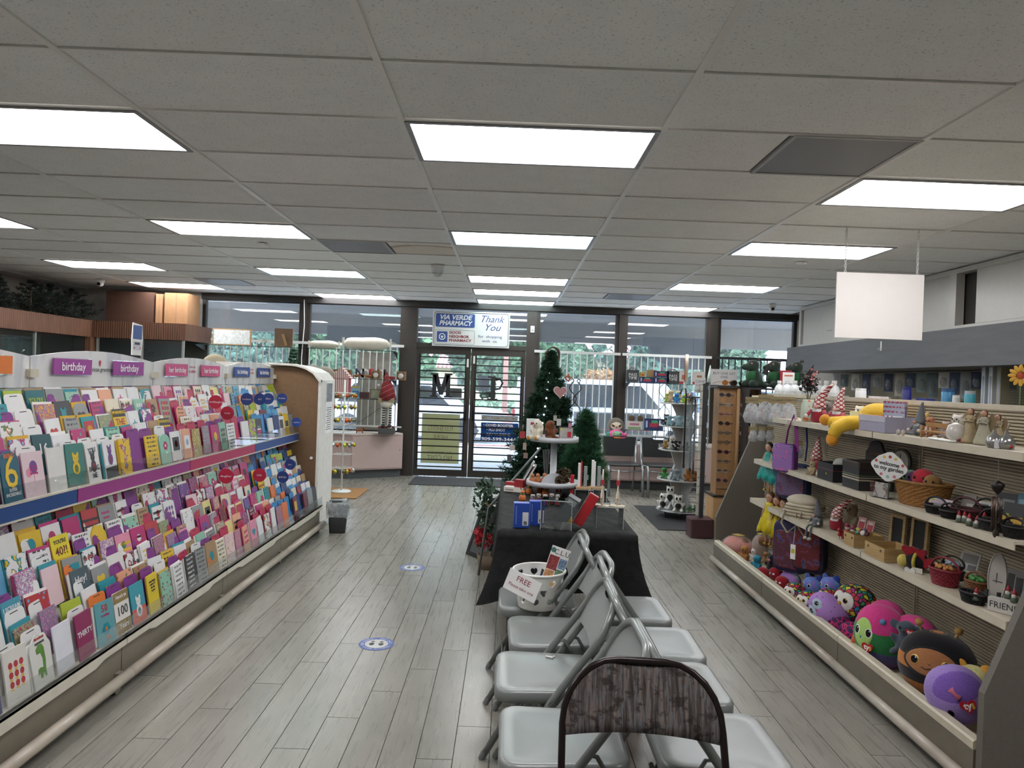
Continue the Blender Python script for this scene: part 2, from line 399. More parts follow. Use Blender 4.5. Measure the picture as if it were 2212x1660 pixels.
# walls
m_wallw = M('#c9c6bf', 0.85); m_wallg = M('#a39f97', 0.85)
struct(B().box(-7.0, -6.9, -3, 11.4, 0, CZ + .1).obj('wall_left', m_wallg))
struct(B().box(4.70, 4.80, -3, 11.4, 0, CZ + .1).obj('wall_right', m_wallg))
struct(B().box(-7.0, 4.8, -3.1, -3, 0, CZ + .1).obj('wall_back', m_wallw))
wf = B(); wf.box(-7, -4.84, WY - .05, WY + .1, 0, CZ + .1); wf.box(4.52, 4.8, WY - .05, WY + .1, 0, CZ + .1)
wf.box(-4.84, -1.62, WY, WY + .1, 0, .66); wf.box(.30, 4.55, WY, WY + .1, 0, .66); wf.box(-4.84, 4.55, WY, WY + .1, 2.74, CZ + .1)
struct(wf.obj('wall_front', m_wallw))
m_frame = M('#37322e', 0.35, 0.2, var=0.1, scale=30); m_glass = glassmat('window_glass', (0.93, 0.97, 0.97), 1.4, dust=.075)
def window(n, x0, x1):
 b = B(); t = .05
 b.box(x0, x1, WY - .04, WY + .05, 2.64, 2.74); b.box(x0, x1, WY - .04, WY + .05, .66, .70)
 b.box(x0, x0 + t, WY - .04, WY + .05, .70, 2.64); b.box(x1 - t, x1, WY - .04, WY + .05, .70, 2.64)
 o = struct(b.obj('window_%d' % n, m_frame)); B().box(x0 + t, x1 - t, WY, WY + .006, .70, 2.64).obj('pane', m_glass, o); return o
WIN = [(-4.84, -3.27), (-3.20, -1.68), (0.42, 1.71), (1.80, 3.14), (3.27, 4.52)]
for i, (a, b_) in enumerate(WIN): window(i + 1, a, b_)
for i, (a, b_) in enumerate([(-3.27, -3.20), (-1.68, -1.46), (0.26, 0.42), (1.71, 1.80), (3.14, 3.27)]):
 struct(B().box(a, b_, WY - .07, WY + .07, 0, 2.74).obj('trim_%d' % (i + 1), m_frame))
tr = struct(B().box(-1.46, .26, WY - .05, WY + .05, 2.64, 2.74).box(-1.46, .26, WY - .05, WY + .05, 2.03, 2.10).obj('trim_6', m_frame))
B().box(-1.46, .26, WY, WY + .006, 2.10, 2.64).obj('pane', m_glass, tr)
struct(B().box(-4.84, 4.52, WY - .09, WY - .04, 2.66, 2.75).obj('trim_7', M('#2c2a29', 0.5)))
# window rails of white bars
m_wbar = M('#c9ccc9', 0.4, var=0.02); m_bbar = M('#2a2b30', 0.4)
for (x0, x1), lab, mt in zip(WIN, ['white barred railing inside the window above the card rack header', 'white barred railing behind the pillows and baseball boxes',
  'white barred railing behind the decorated christmas tree', 'white barred railing behind the toy shelf and two black chairs', 'dark barred railing behind the green dragon plush toys'], (m_wbar,) * 4 + (m_bbar,)):
 t = thing('window_railing', lab, 'railing', (x0 - .03, WY - .10, 0)); Lx = x1 - x0 + .06
 B().box(0, Lx, -.02, .02, 2.01, 2.05).obj('top_rail', mt, t); B().box(0, Lx, -.012, .012, .75, .775).obj('bottom_rail', mt, t)
 n_ = int(Lx / .106); bar = B().box(-.008, .008, -.008, .008, .775, 2.01).mesh('bar', mt)
 for i in range(1, n_ + 1): link('bar', bar, t, (i * Lx / (n_ + 1), 0, 0))
# doors
m_bar = M('#1c1a19', 0.4, 0.3)
def door(n, x0, x1, hx):
 b = B(); b.box(x0, x1, -.022, .022, 1.93, 2.03).box(x0, x1, -.022, .022, .01, .115)
 gx0, gx1 = x0 + .065, x1 - .085
 if n == 2: gx0, gx1 = x0 + .085, x1 - .065
 b.box(x0, gx0, -.022, .022, .115, 1.93).box(gx1, x1, -.022, .022, .115, 1.93)
 o = struct(b.obj('door_%d' % n, m_frame)); o.location = (0, WY - .01, 0)
 B().box(gx0, gx1, .0, .006, .115, 1.93).obj('pane', m_glass, o)
 B().box(gx0, gx1, -.03, -.015, 1.005, 1.035).obj('push_rail', M('#23211f', .3, .5), o)
 bar = B().box(gx0 - .02, gx1 + .02, -.040, -.026, -.0095, .0095).mesh('bar', m_bar)
 z = 0.115
 for i in range(17): link('bar', bar, o, (0, 0, 0.16 + i * .1075))
 B().box(gx0 - .02, gx0 - .008, -.04, -.026, .13, 1.93).box(gx1 + .008, gx1 + .02, -.04, -.026, .13, 1.93).obj('bar_frame', m_bar, o)
 h = B(); h.tube([(hx, -.02, .9), (hx, -.07, .9), (hx, -.07, 1.25), (hx, -.02, 1.25)], .011); h.obj('handle', M('#1d1c1b', .3, .8), o, True)
 return o
d1 = door(1, -1.455, -.605, -.66); d2 = door(2, -.595, .255, -.535)
B().box(-.665, -.635, -.045, -.022, 1.74, 1.87).obj('closer_switch', M('#d7d9d6', .5), d1); B().box(-.565, -.535, -.045, -.022, 1.80, 1.92).obj('closer_switch', M('#d7d9d6', .5), d2)
# exterior -------------------------------------------------------
def gmat():
 n = NT('paving'); v = n.coord('Object'); g = n.noise(v, 3, 5); n.base(n.ramp(g, [(0.3, '#a9a9ad'), (0.7, '#c2c3c8')])); return n.fin(0.85, 0, 0.2)
struct(B().box(-60, 60, WY + .12, 17.0, -.06, -.01).obj('pavement', M('#b9b8ba', .8)))
struct(B().box(-60, 60, 17.0, 34, -.2, -.10).obj('parking_ground', gmat())); B().box(-60, 60, 16.9, 17.05, -.10, 0.0).obj('curb', M('#9c3b3b', .7), bpy.data.objects['pavement'])
struct(B().box(-60, 60, 34, 120, -.2, -.06).obj('lawn', M('#6d8458', .9)))
sof = B(); sof.box(-20, 20, WY + .1, 15.0, 2.80, 2.95); sof.box(-20, 20, 14.8, 15.0, 2.38, 2.95)
struct(sof.obj('soffit', M('#726b64', .9)))
pa = B()   # dark shapes under the soffit: right an arch, left standing in for reflections
def dark_shape(x0, x1, side):
 P = [(x0, 2.40), (x1, 2.40), (x1, 1.95)]
 if side > 0: P = [(x0, 2.5), (x0, 2.32), (x0 + .12, 2.32)] + [(x0 + .12 + .75 * (1 - math.cos(a)), 2.32 - .42 * math.sin(a)) for a in (0.3, .6, .9, 1.2, 1.5)] + [(x1, 1.9), (x1, 2.5)]
 else: P = [(x0, 2.5), (x0, 2.22), (x0 + .3, 2.14), (x1 - .2, 2.04), (x1, 2.04), (x1, 2.5)]
 return B().prism(P, 13.9, 14.1)
struct(dark_shape(2.6, 4.1, 1).obj('arch_reflection_shape', M('#3a3a3d', .8))); struct(dark_shape(-3.55, -1.75, -1).obj('arch_reflection_shape', M('#3a3a3d', .8)))
def foliage(name, parent, c, r, n, size, mat, seed, squash=1.0):
 rs = np.random.RandomState(seed); nb = 9
 cen = rs.normal(size=(nb, 3)); cen /= np.linalg.norm(cen, axis=1)[:, None]; cen *= rs.uniform(.25, .75, (nb, 1))
 k = rs.randint(0, nb, n); d = rs.normal(size=(n, 3)); d /= np.linalg.norm(d, axis=1)[:, None]
 p = (cen[k] + d * (rs.uniform(.6, 1, (n, 1)) ** .5) * .45) * np.array(r) + np.array(c)
 a = rs.normal(size=(n, 3)); a /= np.linalg.norm(a, axis=1)[:, None]; b = np.cross(a, rs.normal(size=(n, 3))); b /= np.linalg.norm(b, axis=1)[:, None]
 s_ = size * rs.uniform(.6, 1.3, (n, 1)); v = np.stack([p - a * s_, p + b * s_ * .5, p + a * s_, p - b * s_ * .5], 1).reshape(-1, 3)
 me = bpy.data.meshes.new(name); me.from_pydata(v.tolist(), [], np.arange(4 * n).reshape(-1, 4).tolist()); me.materials.append(mat); me.update()
 return link(name, me, parent)
def leafmat(c1, c2):
 n = NT('leaves'); v = n.noise(n.coord('Object'), 3.0, 3); n.base(n.ramp(v, [(0.3, c1), (0.7, c2)])); return n.fin(.7, 0, .2)
LG = leafmat('#4a6846', '#7a9c70'); LG2 = leafmat('#566f54', '#829a7a'); LD = leafmat('#405a4c', '#66826e'); LO = leafmat('#9a7048', '#b8946c'); LP = leafmat('#8f6a6a', '#b0908c')
m_bark = M('#6b5a50', .9, var=.2)
def tree(loc, h, r, mat, lab, n=2200, seed=1, size=.16, name='tree', trunk=.14, zc=.5):
 t = thing(name, lab, 'tree', loc, group='trees across the parking lot')
 b = B(); b.tube([(0, 0, 0), (.08, .03, h * .35), (-.05, 0, h * .7)], [trunk, trunk * .8, trunk * .4], 8); b.tube([(.05, 0, h * .35), (.6, .1, h * .6)], [trunk * .5, trunk * .2], 6); b.tube([(.05, 0, h * .4), (-.6, -.1, h * .65)], [trunk * .5, trunk * .2], 6)
 b.obj('trunk', m_bark, t, True); foliage('foliage', t, (0, 0, h * zc), (r, r, h * (.92 - zc) * 1.05), n, size, mat, seed); return t
TR = [((-13.2, 30, 0), 8, 2.2, LG, 'green tree outside the first window at the wooden cabinets'), ((-9.4, 25.5, 0), 7, 1.9, LD, 'dark green tree behind the frame on the window shelf'),
  ((-7.0, 29, 0), 6.5, 2.0, LG, 'mid green tree seen above the beige cushion in the window'), ((-4.6, 28, 0), 7, 1.9, LG, 'green tree behind the barred window beside the door'),
  ((-1.5, 29, 0), 6.5, 1.3, LG2, 'bright green tree behind the letter M on the door'), ((1.0, 30, 0), 7, 1.9, LG, 'green tree behind the letter P on the door'),
  ((5.6, 26.6, 0), 8.2, 2.7, LD, 'large grey-green tree outside the window behind the christmas tree'), ((2.5, 27, 0), 4.0, 1.0, LG2, 'small light green tree in front of the tile roof'),
  ((9.2, 29, 0), 6, 1.6, LG2, 'yellow-green tree behind the two black chairs'), ((3.4, 25.5, 0), 2.6, .9, LO, 'small orange-leaved tree left of the window post'),
  ((10.4, 32, 0), 7.5, 1.7, LP, 'pink blossoming tree behind the dragon plush toys'), ((14.2, 29, 0), 5, 1.6, LG, 'dark leafy tree behind the plush spinner')]
for i, (l, h, r, m_, lab) in enumerate(TR): tree(l, h, r, m_, lab, seed=i + 3, n=6000 if i != 10 else 1200, size=.20, zc=.68 if i == 10 else .46)
# hedge, houses, lamp post
h = thing('hedge', 'low green hedge across the lot seen through the doors', 'hedge', (0.9, 25.5, 0)); foliage('foliage', h, (0, 0, .45), (3.2, .5, .5), 2500, .09, LG2, 50)
def house(loc, sx_, h1, lab):
 t = thing('house', lab, 'building', loc)
 B().box(-sx_, sx_, 0, 6, 0, h1).obj('wall', M('#c7b4a2', .9), t)
 n = NT('roof_tiles'); v = n.coord('Object', (7, 1, 1)); sp_ = n.n('SeparateXYZ'); n.l(v, sp_.inputs[0]); wv = n.math('SINE', n.math('MULTIPLY', sp_.outputs[0], 3.0))
 n.base(n.ramp(n.math('MULTIPLY_ADD', wv, .5, .5), [(0.1, '#8a5f5c'), (0.8, '#c79c94')])); n.fin(.9)
 B().prism([(-.6, h1), (3, h1 + 1.5), (6.6, h1), (6.6, h1 - .12), (-.6, h1 - .12)], -sx_ - .4, sx_ + .4, 'X').obj('roof', n.m, t)
 for k in (-.6, 0, .6): B().box(k * sx_ - .5, k * sx_ + .5, -.05, .02, 1.0, 2.1).obj('window', M('#5c6670', .3), t)
 return t
house((4.4, 40, 0), 3.6, 3.0, 'tan house with terracotta tiled roof beyond the christmas tree window'); house((-6.5, 52, 0), 5.5, 2.4, 'long tan building with tiled roof behind the door glass')
house((11.2, 46, 0), 2.6, 3.2, 'tan house with tiled roof behind the toy shelf window')
lp = thing('lamp_post', 'salmon lamp post with a stone base seen through the right door', 'lamp post', (-.1, 23.5, -.1))
B().cyl((0, 0, .5), (0, 0, 6), .09, .07).obj('pole', M('#b07f70', .8), lp, True); B().lathe([(.42, 0), (.42, .12), (.3, .16), (.28, .5), (.12, .6)], n=8).obj('base', M('#b58b80', .9), lp)
# cars
def car(name, loc, rz, col, lab, L=4.6, W=1.8, H=1.5, van=False):
 t = thing(name, lab, 'car', loc, rz, 'vehicles parked outside')
 h = H
 if van: P = [(-L / 2, .35), (-L / 2, h * .55), (-L / 2 + .7, h * .62), (-L / 2 + 1.3, h), (L / 2 - .1, h), (L / 2, .35)]
 else: P = [(-L / 2, .35), (-L / 2, h * .52), (-L / 2 + 1.1, h * .60), (-L / 2 + 1.75, h), (L / 2 - 1.0, h), (L / 2 - .35, h * .62), (L / 2, h * .58), (L / 2, .35)]
 B().prism(P, -W / 2, W / 2).obj('body', M(col, .25, .2, var=.02), t)
 q = [(-L / 2 + 1.35, h * .62), (-L / 2 + 1.85, h * .93), (L / 2 - 1.1, h * .93), (L / 2 - .65, h * .62)]
 B().prism(q, -W / 2 - .012, W / 2 + .012).obj('side_windows', M('#22262b', .1), t)
 B().obox((-L / 2 + 1.42, 0, h * .80), (.03, W * .84, h * .36), (0, .55, 0)).obj('windshield', M('#22262b', .1), t)
 B().obox((L / 2 - .62, 0, h * .80), (.03, W * .80, h * .30), (0, -.6, 0)).obj('rear_window', M('#22262b', .1), t)
 for sx_ in (-1, 1):
  for sy_ in (-1, 1):
   B().cyl((sx_ * L * .31, sy_ * (W / 2 - .2), .33), (sx_ * L * .31, sy_ * (W / 2 + .02), .33), .33, n=18).cyl((sx_ * L * .31, sy_ * (W / 2 + .02), .33), (sx_ * L * .31, sy_ * (W / 2 + .03), .33), .2, n=12).obj('wheel', M('#26262a', .6), t)
 for sy_ in (-1, 1):
  B().box(-L / 2 - .02, -L / 2 + .05, sy_ * W * .33 - .15, sy_ * W * .33 + .15, h * .42, h * .5).obj('headlight', M('#e8e8e8', .1), t)
  B().box(L / 2 - .05, L / 2 + .02, sy_ * W * .36 - .12, sy_ * W * .36 + .12, h * .42, h * .54).obj('taillight', M('#b02020', .3), t)
 return t
car('pickup_truck', (-2.6, 19.4, -.1), PI, '#e4e7ee', 'white pickup truck parked outside the left door', 4.9, 1.9, 1.55)
car('van', (2.6, 18.2, -.1), PI, '#e6e9f2', 'white van parked outside behind the christmas tree', 4.9, 2.0, 1.75, True)
car('car', (6.1, 20.3, -.1), PI / 2, '#6a7a96', 'blue-grey car between the black van and the chairs window', 4.5, 1.8, 1.5)
car('car', (8.4, 21.3, -.1), PI / 2, '#5a6d92', 'blue car seen above the second black chair', 4.5, 1.8, 1.6)
car('car', (-12.2, 22.5, -.1), PI / 2, '#8c3a40', 'red car glimpsed behind the baseball boxes shelf', 4.4, 1.8, 1.4)
car('suv', (-6.6, 21.9, -.1), PI, '#4f5f63', 'dark grey suv outside the window beside the ornament stand', 4.6, 1.8, 1.6)
# dark metal cabinets (newspaper and mail boxes) on the sidewalk
for i, (px0, px1, yt, lab) in enumerate([(1245, 1330, 890, 'dark vending box on the sidewalk behind the sloth plush'), (1350, 1415, 893, 'dark vending box on the sidewalk behind the box of hearts')]):
 a = at(px0, yt, Y=13.0); b_ = at(px1, yt, Y=13.0); t = thing('vending_box', lab, 'vending box', ((a.x + b_.x) / 2, 13.3, -.01)); hw = (b_.x - a.x) / 2
 B().rbox((0, 0, a.z / 2), (2 * hw, .5, a.z), .04).obj('body', M('#2b2e33', .5), t); B().box(-hw * .8, hw * .8, -.26, -.245, a.z * .70, a.z * .715).obj('stripe', M('#a03038', .5), t)
# ================================================================ CARD RACK
m_cream = M('#d5cfc0', .35); m_taupe = M('#7d7567', .45); m_whitep = M('#dedcd6', .5); m_white = M('#ececea', .6, var=.02)
m_acr = glassmat('clear_acrylic', (.97, .98, .98), 1.6, .02)
RY0, RY1 = 1.1, 7.07
rack = thing('card_rack', 'long white greeting card rack with sloped pockets and arched header boards', 'display rack', (-1.8, 4.6, 0))
def RP(b, name, mat, smooth=None):
 o = b.obj(name, mat, rack, smooth); o.location = (1.8, -4.6, 0); return o
RP(B().prism([(-2.34, .02), (-1.84, .02), (-1.84, .235), (-1.88, .25), (-2.23, .86), (-2.10, .90), (-2.10, .95), (-2.33, 1.45), (-2.34, 1.5)], RY0, RY1), 'rack_body', M('#c8c5bd', .6))
for i, (y0, y1, c) in enumerate([(RY0, 2.27, '#274a86'), (2.27, 3.45, '#274a86'), (3.45, 4.67, '#9c3a86'), (4.67, 5.87, '#b8345f'), (5.87, 7.07, '#2c4f93')]):
 RP(B().box(-2.07, -2.052, y0 + .004, y1 - .004, .895, .962), 'section_strip', M(c, .4, var=.03))
 RP(B().box(-2.075, -2.047, y0, y1, .962, .970).box(-2.075, -2.047, y0, y1, .887, .895), 'strip_edge', m_cream)
 RP(B().box(-2.046, -2.043, y0 + .01, y1 - .01, .97, 1.045), 'acrylic_front', m_acr)
 RP(B().box(-1.797, -1.794, y0 + .01, y1 - .01, .262, .345), 'acrylic_front', m_acr)
 RP(B().box(-1.835, -1.815, y0 + .003, y1 - .003, .06, .235), 'kick_panel', m_taupe)
 L = y1 - y0; ym = (y0 + y1) / 2
 lip = [(y0 + .003, .262), (y0 + .003, .222), (ym - .40, .222), (ym - .33, .205), (ym + .33, .205), (ym + .40, .222), (y1 - .003, .222), (y1 - .003, .262)]
 RP(B().prism(lip, -1.815, -1.79, 'X').box(-1.9, -1.79, y0 + .003, y1 - .003, .252, .262), 'ledge', m_cream)
 RP(B().cyl((-1.772, y0 + .004, .082), (-1.772, y1 - .004, .082), .026, n=14), 'bumper', M('#b7ad9e', .25), True)
 RP(B().box(-1.83, -1.78, y1 - .06, y1 - .02, .055, .1).cyl((-1.83, y1 - .05, .03), (-1.80, y1 - .05, .03), .028, n=10), 'foot', M('#8b867d', .5))
n_ = NT('header_print'); v_ = n_.coord('Object', (1, 5, 1), rot=(.5, 0, 0)); g_ = n_.noise(v_, 1.4, 2, .3); n_.base(n_.ramp(g_, [(0.50, '#d9d9d7'), (0.56, '#c2c5ca'), (0.64, '#dcdcda')])); m_head = n_.fin(.5)
for i in range(5):
 y0 = 1.07 + 1.2 * i; P = [(y0 + .005, 1.44), (y0 + .005, 1.592)] + [(y0 + 1.2 * t, 1.592 + .046 * math.sin(PI * t)) for t in (.1, .2, .3, .4, .5, .6, .7, .8, .9)] + [(y0 + 1.195, 1.592), (y0 + 1.195, 1.44)]
 RP(B().prism(P, -2.325, -2.315, 'X'), 'header_board', m_head)
 RP(B().box(-2.314, -2.29, y0 + 1.17, y0 + 1.23, 1.49, 1.53), 'header_clip', M('#c9c2ae', .5))
# header signs
def hsign(y0, y1, col, txt, sz=.052):
 s_ = RP(B().box(-2.30, -2.294, y0, y1, 1.505, 1.588), 'header_sign', M(col, .45, var=.03))
 RP(B().box(-2.303, -2.301, y0 - .008, y1 + .008, 1.497, 1.592), 'sign_holder', m_acr)
 text(txt, sz, M('#f2eef2', .6, var=0), s_, (-2.292, (y0 + y1) / 2, 1.546), (PI / 2, 0, PI / 2), depth=.0005, bold=.0006)
hsign(2.86, 3.32, '#e07a2c', 'birthday', .062); hsign(3.62, 3.95, '#9a3b93', 'birthday', .062); hsign(4.17, 4.51, '#9a3b93', 'birthday', .062)
hsign(4.81, 5.13, '#d24f86', 'her birthday'); hsign(5.36, 5.70, '#cf4b80', 'her birthday'); hsign(6.0, 6.36, '#2c4e92', 'his birthday'); hsign(6.57, 6.9, '#2c4e92', 'his birthday')
lt = text('american greetings', .036, M('#5d5d60', .6, var=0), rack, (0, 0, 0), (PI / 2, 0, PI / 2), depth=.0004); lt.location = (1.8 - 2.312, 4.06 - 4.6, 1.535)
RP(B().ball((-2.312, 4.06, 1.575), (.002, .010, .014)).box(-2.3135, -2.311, 4.056, 4.064, 1.555, 1.565), 'rosebud_logo', M('#b8434f', .5))
for y, a, b_ in ((5.24, "it's her day", 'to shine'), (6.46, 'celebrate', 'to him')):
 t1 = text(a, .022, M('#c8688c', .6, var=0), rack, (1.8 - 2.312, y - 4.6, 1.572), (PI / 2, 0, PI / 2), depth=.0004, shear=.3)
 t2 = text(b_, .034, M('#c23a62', .6, var=0), rack, (1.8 - 2.312, y - 4.6, 1.54), (PI / 2, 0, PI / 2), depth=.0004, shear=.2)
# end unit
m_brown = M('#7a5f45', .8, var=.06, scale=40)
curve = [(-2.36, 1.61), (-2.2, 1.622), (-2.09, 1.61), (-1.99, 1.585), (-1.92, 1.55), (-1.855, 1.49)]
eu = thing('rack_end_unit', 'curved white end unit with brown board face closing the card rack', 'display end', (-2.1, 7.3, 0))
def EP(b, name, mat): o = b.obj(name, mat, eu); o.location = (2.1, -7.3, 0); return o
EP(B().prism([(-2.36, .05), (-1.855, .05)][::1] + curve[::-1], 7.085, 7.10), 'inner_board', m_brown)
EP(B().prism([(-2.9, .05), (-1.845, .05), (-1.845, 1.49), (-1.91, 1.565), (-1.99, 1.605), (-2.09, 1.63), (-2.2, 1.642), (-2.9, 1.642)], 7.10, 7.62), 'casing', m_whitep)
EP(B().prism([(-1.845, 1.47), (-1.845, 1.50), (-1.92, 1.575), (-2.0, 1.618), (-2.1, 1.645), (-2.36, 1.65), (-2.36, 1.63), (-2.1, 1.622), (-2.0, 1.597), (-1.92, 1.552), (-1.865, 1.48)], 7.03, 7.10), 'edge_trim', m_whitep)
EP(B().box(-1.87, -1.845, 7.06, 7.10, .05, 1.49), 'front_trim', m_whitep)
EP(B().cyl((-1.92, 7.08, .72), (-1.92, 7.068, .72), .014, n=14), 'plug', m_white)
pp = EP(B().box(-1.8445, -1.842, 7.26, 7.53, .95, 1.48), 'notice_sheet', m_white)
for i in range(11): B().box(-1.8418, -1.8412, 7.29 + .02 * (i % 3), 7.50 - .015 * (i % 2), .985 + .022 * i, .992 + .022 * i).obj('text_line', M('#55565a', .6, var=0), pp)
B().box(-1.8418, -1.8412, 7.28, 7.51, 1.27, 1.46).obj('printed_photo', M('#7d8187', .6, var=.5, scale=60), pp)
EP(B().cyl((-1.95, 7.2, .03), (-1.92, 7.2, .03), .028, n=10).cyl((-1.95, 7.55, .03), (-1.92, 7.55, .03), .028, n=10), 'caster', M('#333', .5))
# round flags on the rack
flags = [('granddaughter', 467, 869, '#a8203c', 5.16), ('mom', 492, 893, '#a8203c', 5.3), ('daughter', 489, 1029, '#a8203c', 4.75), ('wife', 561, 1027, '#a8203c', 5.3),
   ('husband', 534, 863, '#263f80', 5.8), ('dad', 562, 863, '#263f80', 6.05), ('abuelo', 580, 862, '#263f80', 6.3), ('brother', 610, 861, '#263f80', 6.55), ('nephew', 641, 913, '#2a4c9c', 6.95), ('son', 627, 1004, '#263f80', 6.1), ('grandpa', 611, 1031, '#263f80', 6.05)]
for nme, px, py, c, Y in flags:
 p = at(px, py, Y=Y); r = .0500 if nme not in ('brother', 'son', 'nephew') else .046
 t = thing('round_flag', ('crimson' if c == '#a8203c' else 'navy blue') + ' round shelf flag reading ' + (nme if nme != 'abuelo' else 'dibon') + ' on the card rack', 'flag sign', p, group='round category flags')
 B().cyl((0, 0, 0), (0, .002, 0), r, n=28).obj('disc', M(c, .4, var=.03), t); B().box(-.12, 0, .0, .002, -.01, .01).obj('stem', m_acr, t)
 text(nme if nme != 'abuelo' else 'dibon', .021, M('#d8c8d0', .6, var=0), t, (0, -.001, 0), (PI / 2, 0, 0), depth=.0004)
# ---- cards
PAL = {'white': '#dcdcdc', 'cream': '#d9d0b8', 'teal': '#1f8a96', 'yellow': '#d9b62c', 'lime': '#a9b83a', 'red': '#b23a3e', 'magenta': '#b02d6c', 'pink': '#d98aa4', 'pale pink': '#dcc0c4', 'navy': '#26366b',
  'sky blue': '#5c9fc4', 'grey': '#8c8f8f', 'charcoal': '#3a3a3e', 'orange': '#d5713c', 'mint': '#8cbda6', 'green': '#4c7d4e', 'kraft brown': '#a48560', 'purple': '#6f4a8c', 'dark red': '#6d2838', 'peach': '#dca080', 'pale yellow': '#dccb86'}
def cardmat(base, kind, c1, c2, seed):
 k = ('C', base, kind, c1, c2, seed)
 if k in MATS: return MATS[k]
 n = NT('card_print'); v = n.coord('Object', (1, 1, 1), loc=(seed * .37, seed * .61, 0))
 if kind == 'plain': n.base(base);
 else:
  if kind == 'dots':
   vo = n.n('TexVoronoi'); n.l(v, vo.inputs['Vector']); vo.inputs['Scale'].default_value = 42
   f = n.ramp(vo.outputs['Distance'], [(0.28, 1.0), (0.34, 0.0)]); cc = n.n('SeparateColor'); n.l(vo.outputs['Color'], cc.inputs[0])
   n.base(n.mix(f, base, n.mix(cc.outputs[0], c1, c2)))
  elif kind == 'blob':
   g = n.noise(v, 24, 2); g2 = n.noise(v, 60, 3)
   n.base(n.ramp(g, [(0.50, base), (0.54, c1), (0.60, c2), (0.66, base)], 'CONSTANT'))
  elif kind == 'script':
   wv = n.n('TexWave', wave_type='BANDS', bands_direction='Z'); n.l(v, wv.inputs['Vector']); wv.inputs['Scale'].default_value = 12; wv.inputs['Distortion'].default_value = 1.2
   g = n.noise(n.coord('Object', (1, 1, .2), loc=(seed, 0, 0)), 170, 1)
   f = n.math('MULTIPLY', n.ramp(wv.outputs['Fac'], [(0.62, 0.0), (0.7, 1.0)]), n.ramp(g, [(0.45, 0.0), (0.5, 1.0)]))
   sp_ = n.n('SeparateXYZ'); n.l(n.coord('Object'), sp_.inputs[0]); m_ = n.math('LESS_THAN', n.math('ABSOLUTE', sp_.outputs[1]), .045)
   n.base(n.mix(n.math('MULTIPLY', f, m_), base, c1))
  elif kind == 'speckle':
   g = n.noise(v, 90, 4, .7); n.base(n.ramp(g, [(0.42, base), (0.5, c1), (0.60, c2), (0.62, base)]))
 MATS[k] = n.fin(.45, 0, .4); return MATS[k]
m_ink = {k: M(PAL[k], .5, var=.02) for k in PAL}; m_blk = M('#2c2c30', .5, var=.02)
def motif(kind, c1, c2, w=.125, h=.18):
 """raised print on the card face (+X side); local y across, z up"""
 b = B(); x0, x1 = .0032, .0038
 def disc(y, z, ry, rz, n=12): b.prism([(y + ry * math.cos(2 * PI * k / n), z + rz * math.sin(2 * PI * k / n)) for k in range(n)], x0, x1, 'X')
 def rect(a, c, d, e): b.box(x0, x1, a, c, d, e)
 if kind == 'balloon': b.mat(0); disc(0, h * .62, .024, .03); b.mat(1); rect(-.001, .001, h * .25, h * .46); disc(-.03, h * .5, .016, .02)
 elif kind == 'cake': b.mat(0); rect(-.035, .035, h * .3, h * .5); b.mat(1); rect(-.035, .035, h * .5, h * .56); [rect(-.022 + .02 * i, -.019 + .02 * i, h * .56, h * .7) for i in range(3)]
 elif kind == 'heart':
  b.mat(0); b.prism([(0.034 * (16 * math.sin(t) ** 3) / 16, h * .6 + .03 * (13 * math.cos(t) - 5 * math.cos(2 * t) - 2 * math.cos(3 * t) - math.cos(4 * t)) / 16) for t in [2 * PI * k / 20 for k in range(20)]], x0, x1, 'X')
  b.mat(1); [rect(-.03, .03 - .01 * (i % 2), h * .2 + i * .012, h * .2 + i * .012 + .004) for i in range(2)]
 elif kind == 'flower':
  b.mat(0)
  for k in range(6): disc(.018 * math.cos(k * PI / 3), h * .62 + .018 * math.sin(k * PI / 3), .011, .011, 8)
  b.mat(1); disc(0, h * .62, .009, .009, 8); rect(-.0015, .0015, h * .25, h * .5); disc(.014, h * .38, .012, .005, 8)
 elif kind == 'lettering':
  b.mat(0)
  for i in range(4): wi = (.04, .03, .045, .028)[i]; [rect(-wi + q * .0165, -wi + q * .0165 + .012, h * .78 - i * .026, h * .78 - i * .026 + .011) for q in range(int(2 * wi / .0165))]
  b.mat(1); rect(-.03, .03, h * .2, h * .22)
 elif kind == 'animal':
  b.mat(0); disc(0, h * .45, .026, .032); disc(0, h * .70, .021, .021); disc(-.016, h * .81, .007, .012, 8); disc(.016, h * .81, .007, .012, 8)
  b.mat(1); disc(-.007, h * .71, .003, .003, 6); disc(.007, h * .71, .003, .003, 6); disc(0, h * .43, .014, .02, 10)
 elif kind == 'stripes': b.mat(0); [rect(-w / 2 + .004, w / 2 - .004, h * .15 + i * .034, h * .15 + i * .034 + .014) for i in range(4)]; b.mat(1); disc(0, h * .72, .02, .02)
 elif kind == 'circles': b.mat(0); [disc(-.03 + .03 * (i % 3), h * .80 - .036 * (i // 3), .011, .013, 10) for i in range(9)]; b.mat(1); [disc(-.03 + .03 * (i % 3), h * .80 - .018 - .036 * (i // 3), .009, .004, 8) for i in range(9)]
 elif kind == 'window': b.mat(0); rect(-.042, .042, h * .35, h * .82); b.mat(1); disc(0, h * .58, .022, .022)
 elif kind == 'star':
  b.mat(0); b.prism([((.034 if k % 2 == 0 else .014) * math.sin(k * PI / 5), h * .6 + (.034 if k % 2 == 0 else .014) * math.cos(k * PI / 5)) for k in range(10)], x0, x1, 'X'); b.mat(1); rect(-.03, .03, h * .22, h * .25)
 return b.mesh('print', [m_ink[c1], m_ink[c2]], False)
MOT = ['balloon', 'cake', 'heart', 'flower', 'lettering', 'animal', 'stripes', 'circles', 'window', 'star']
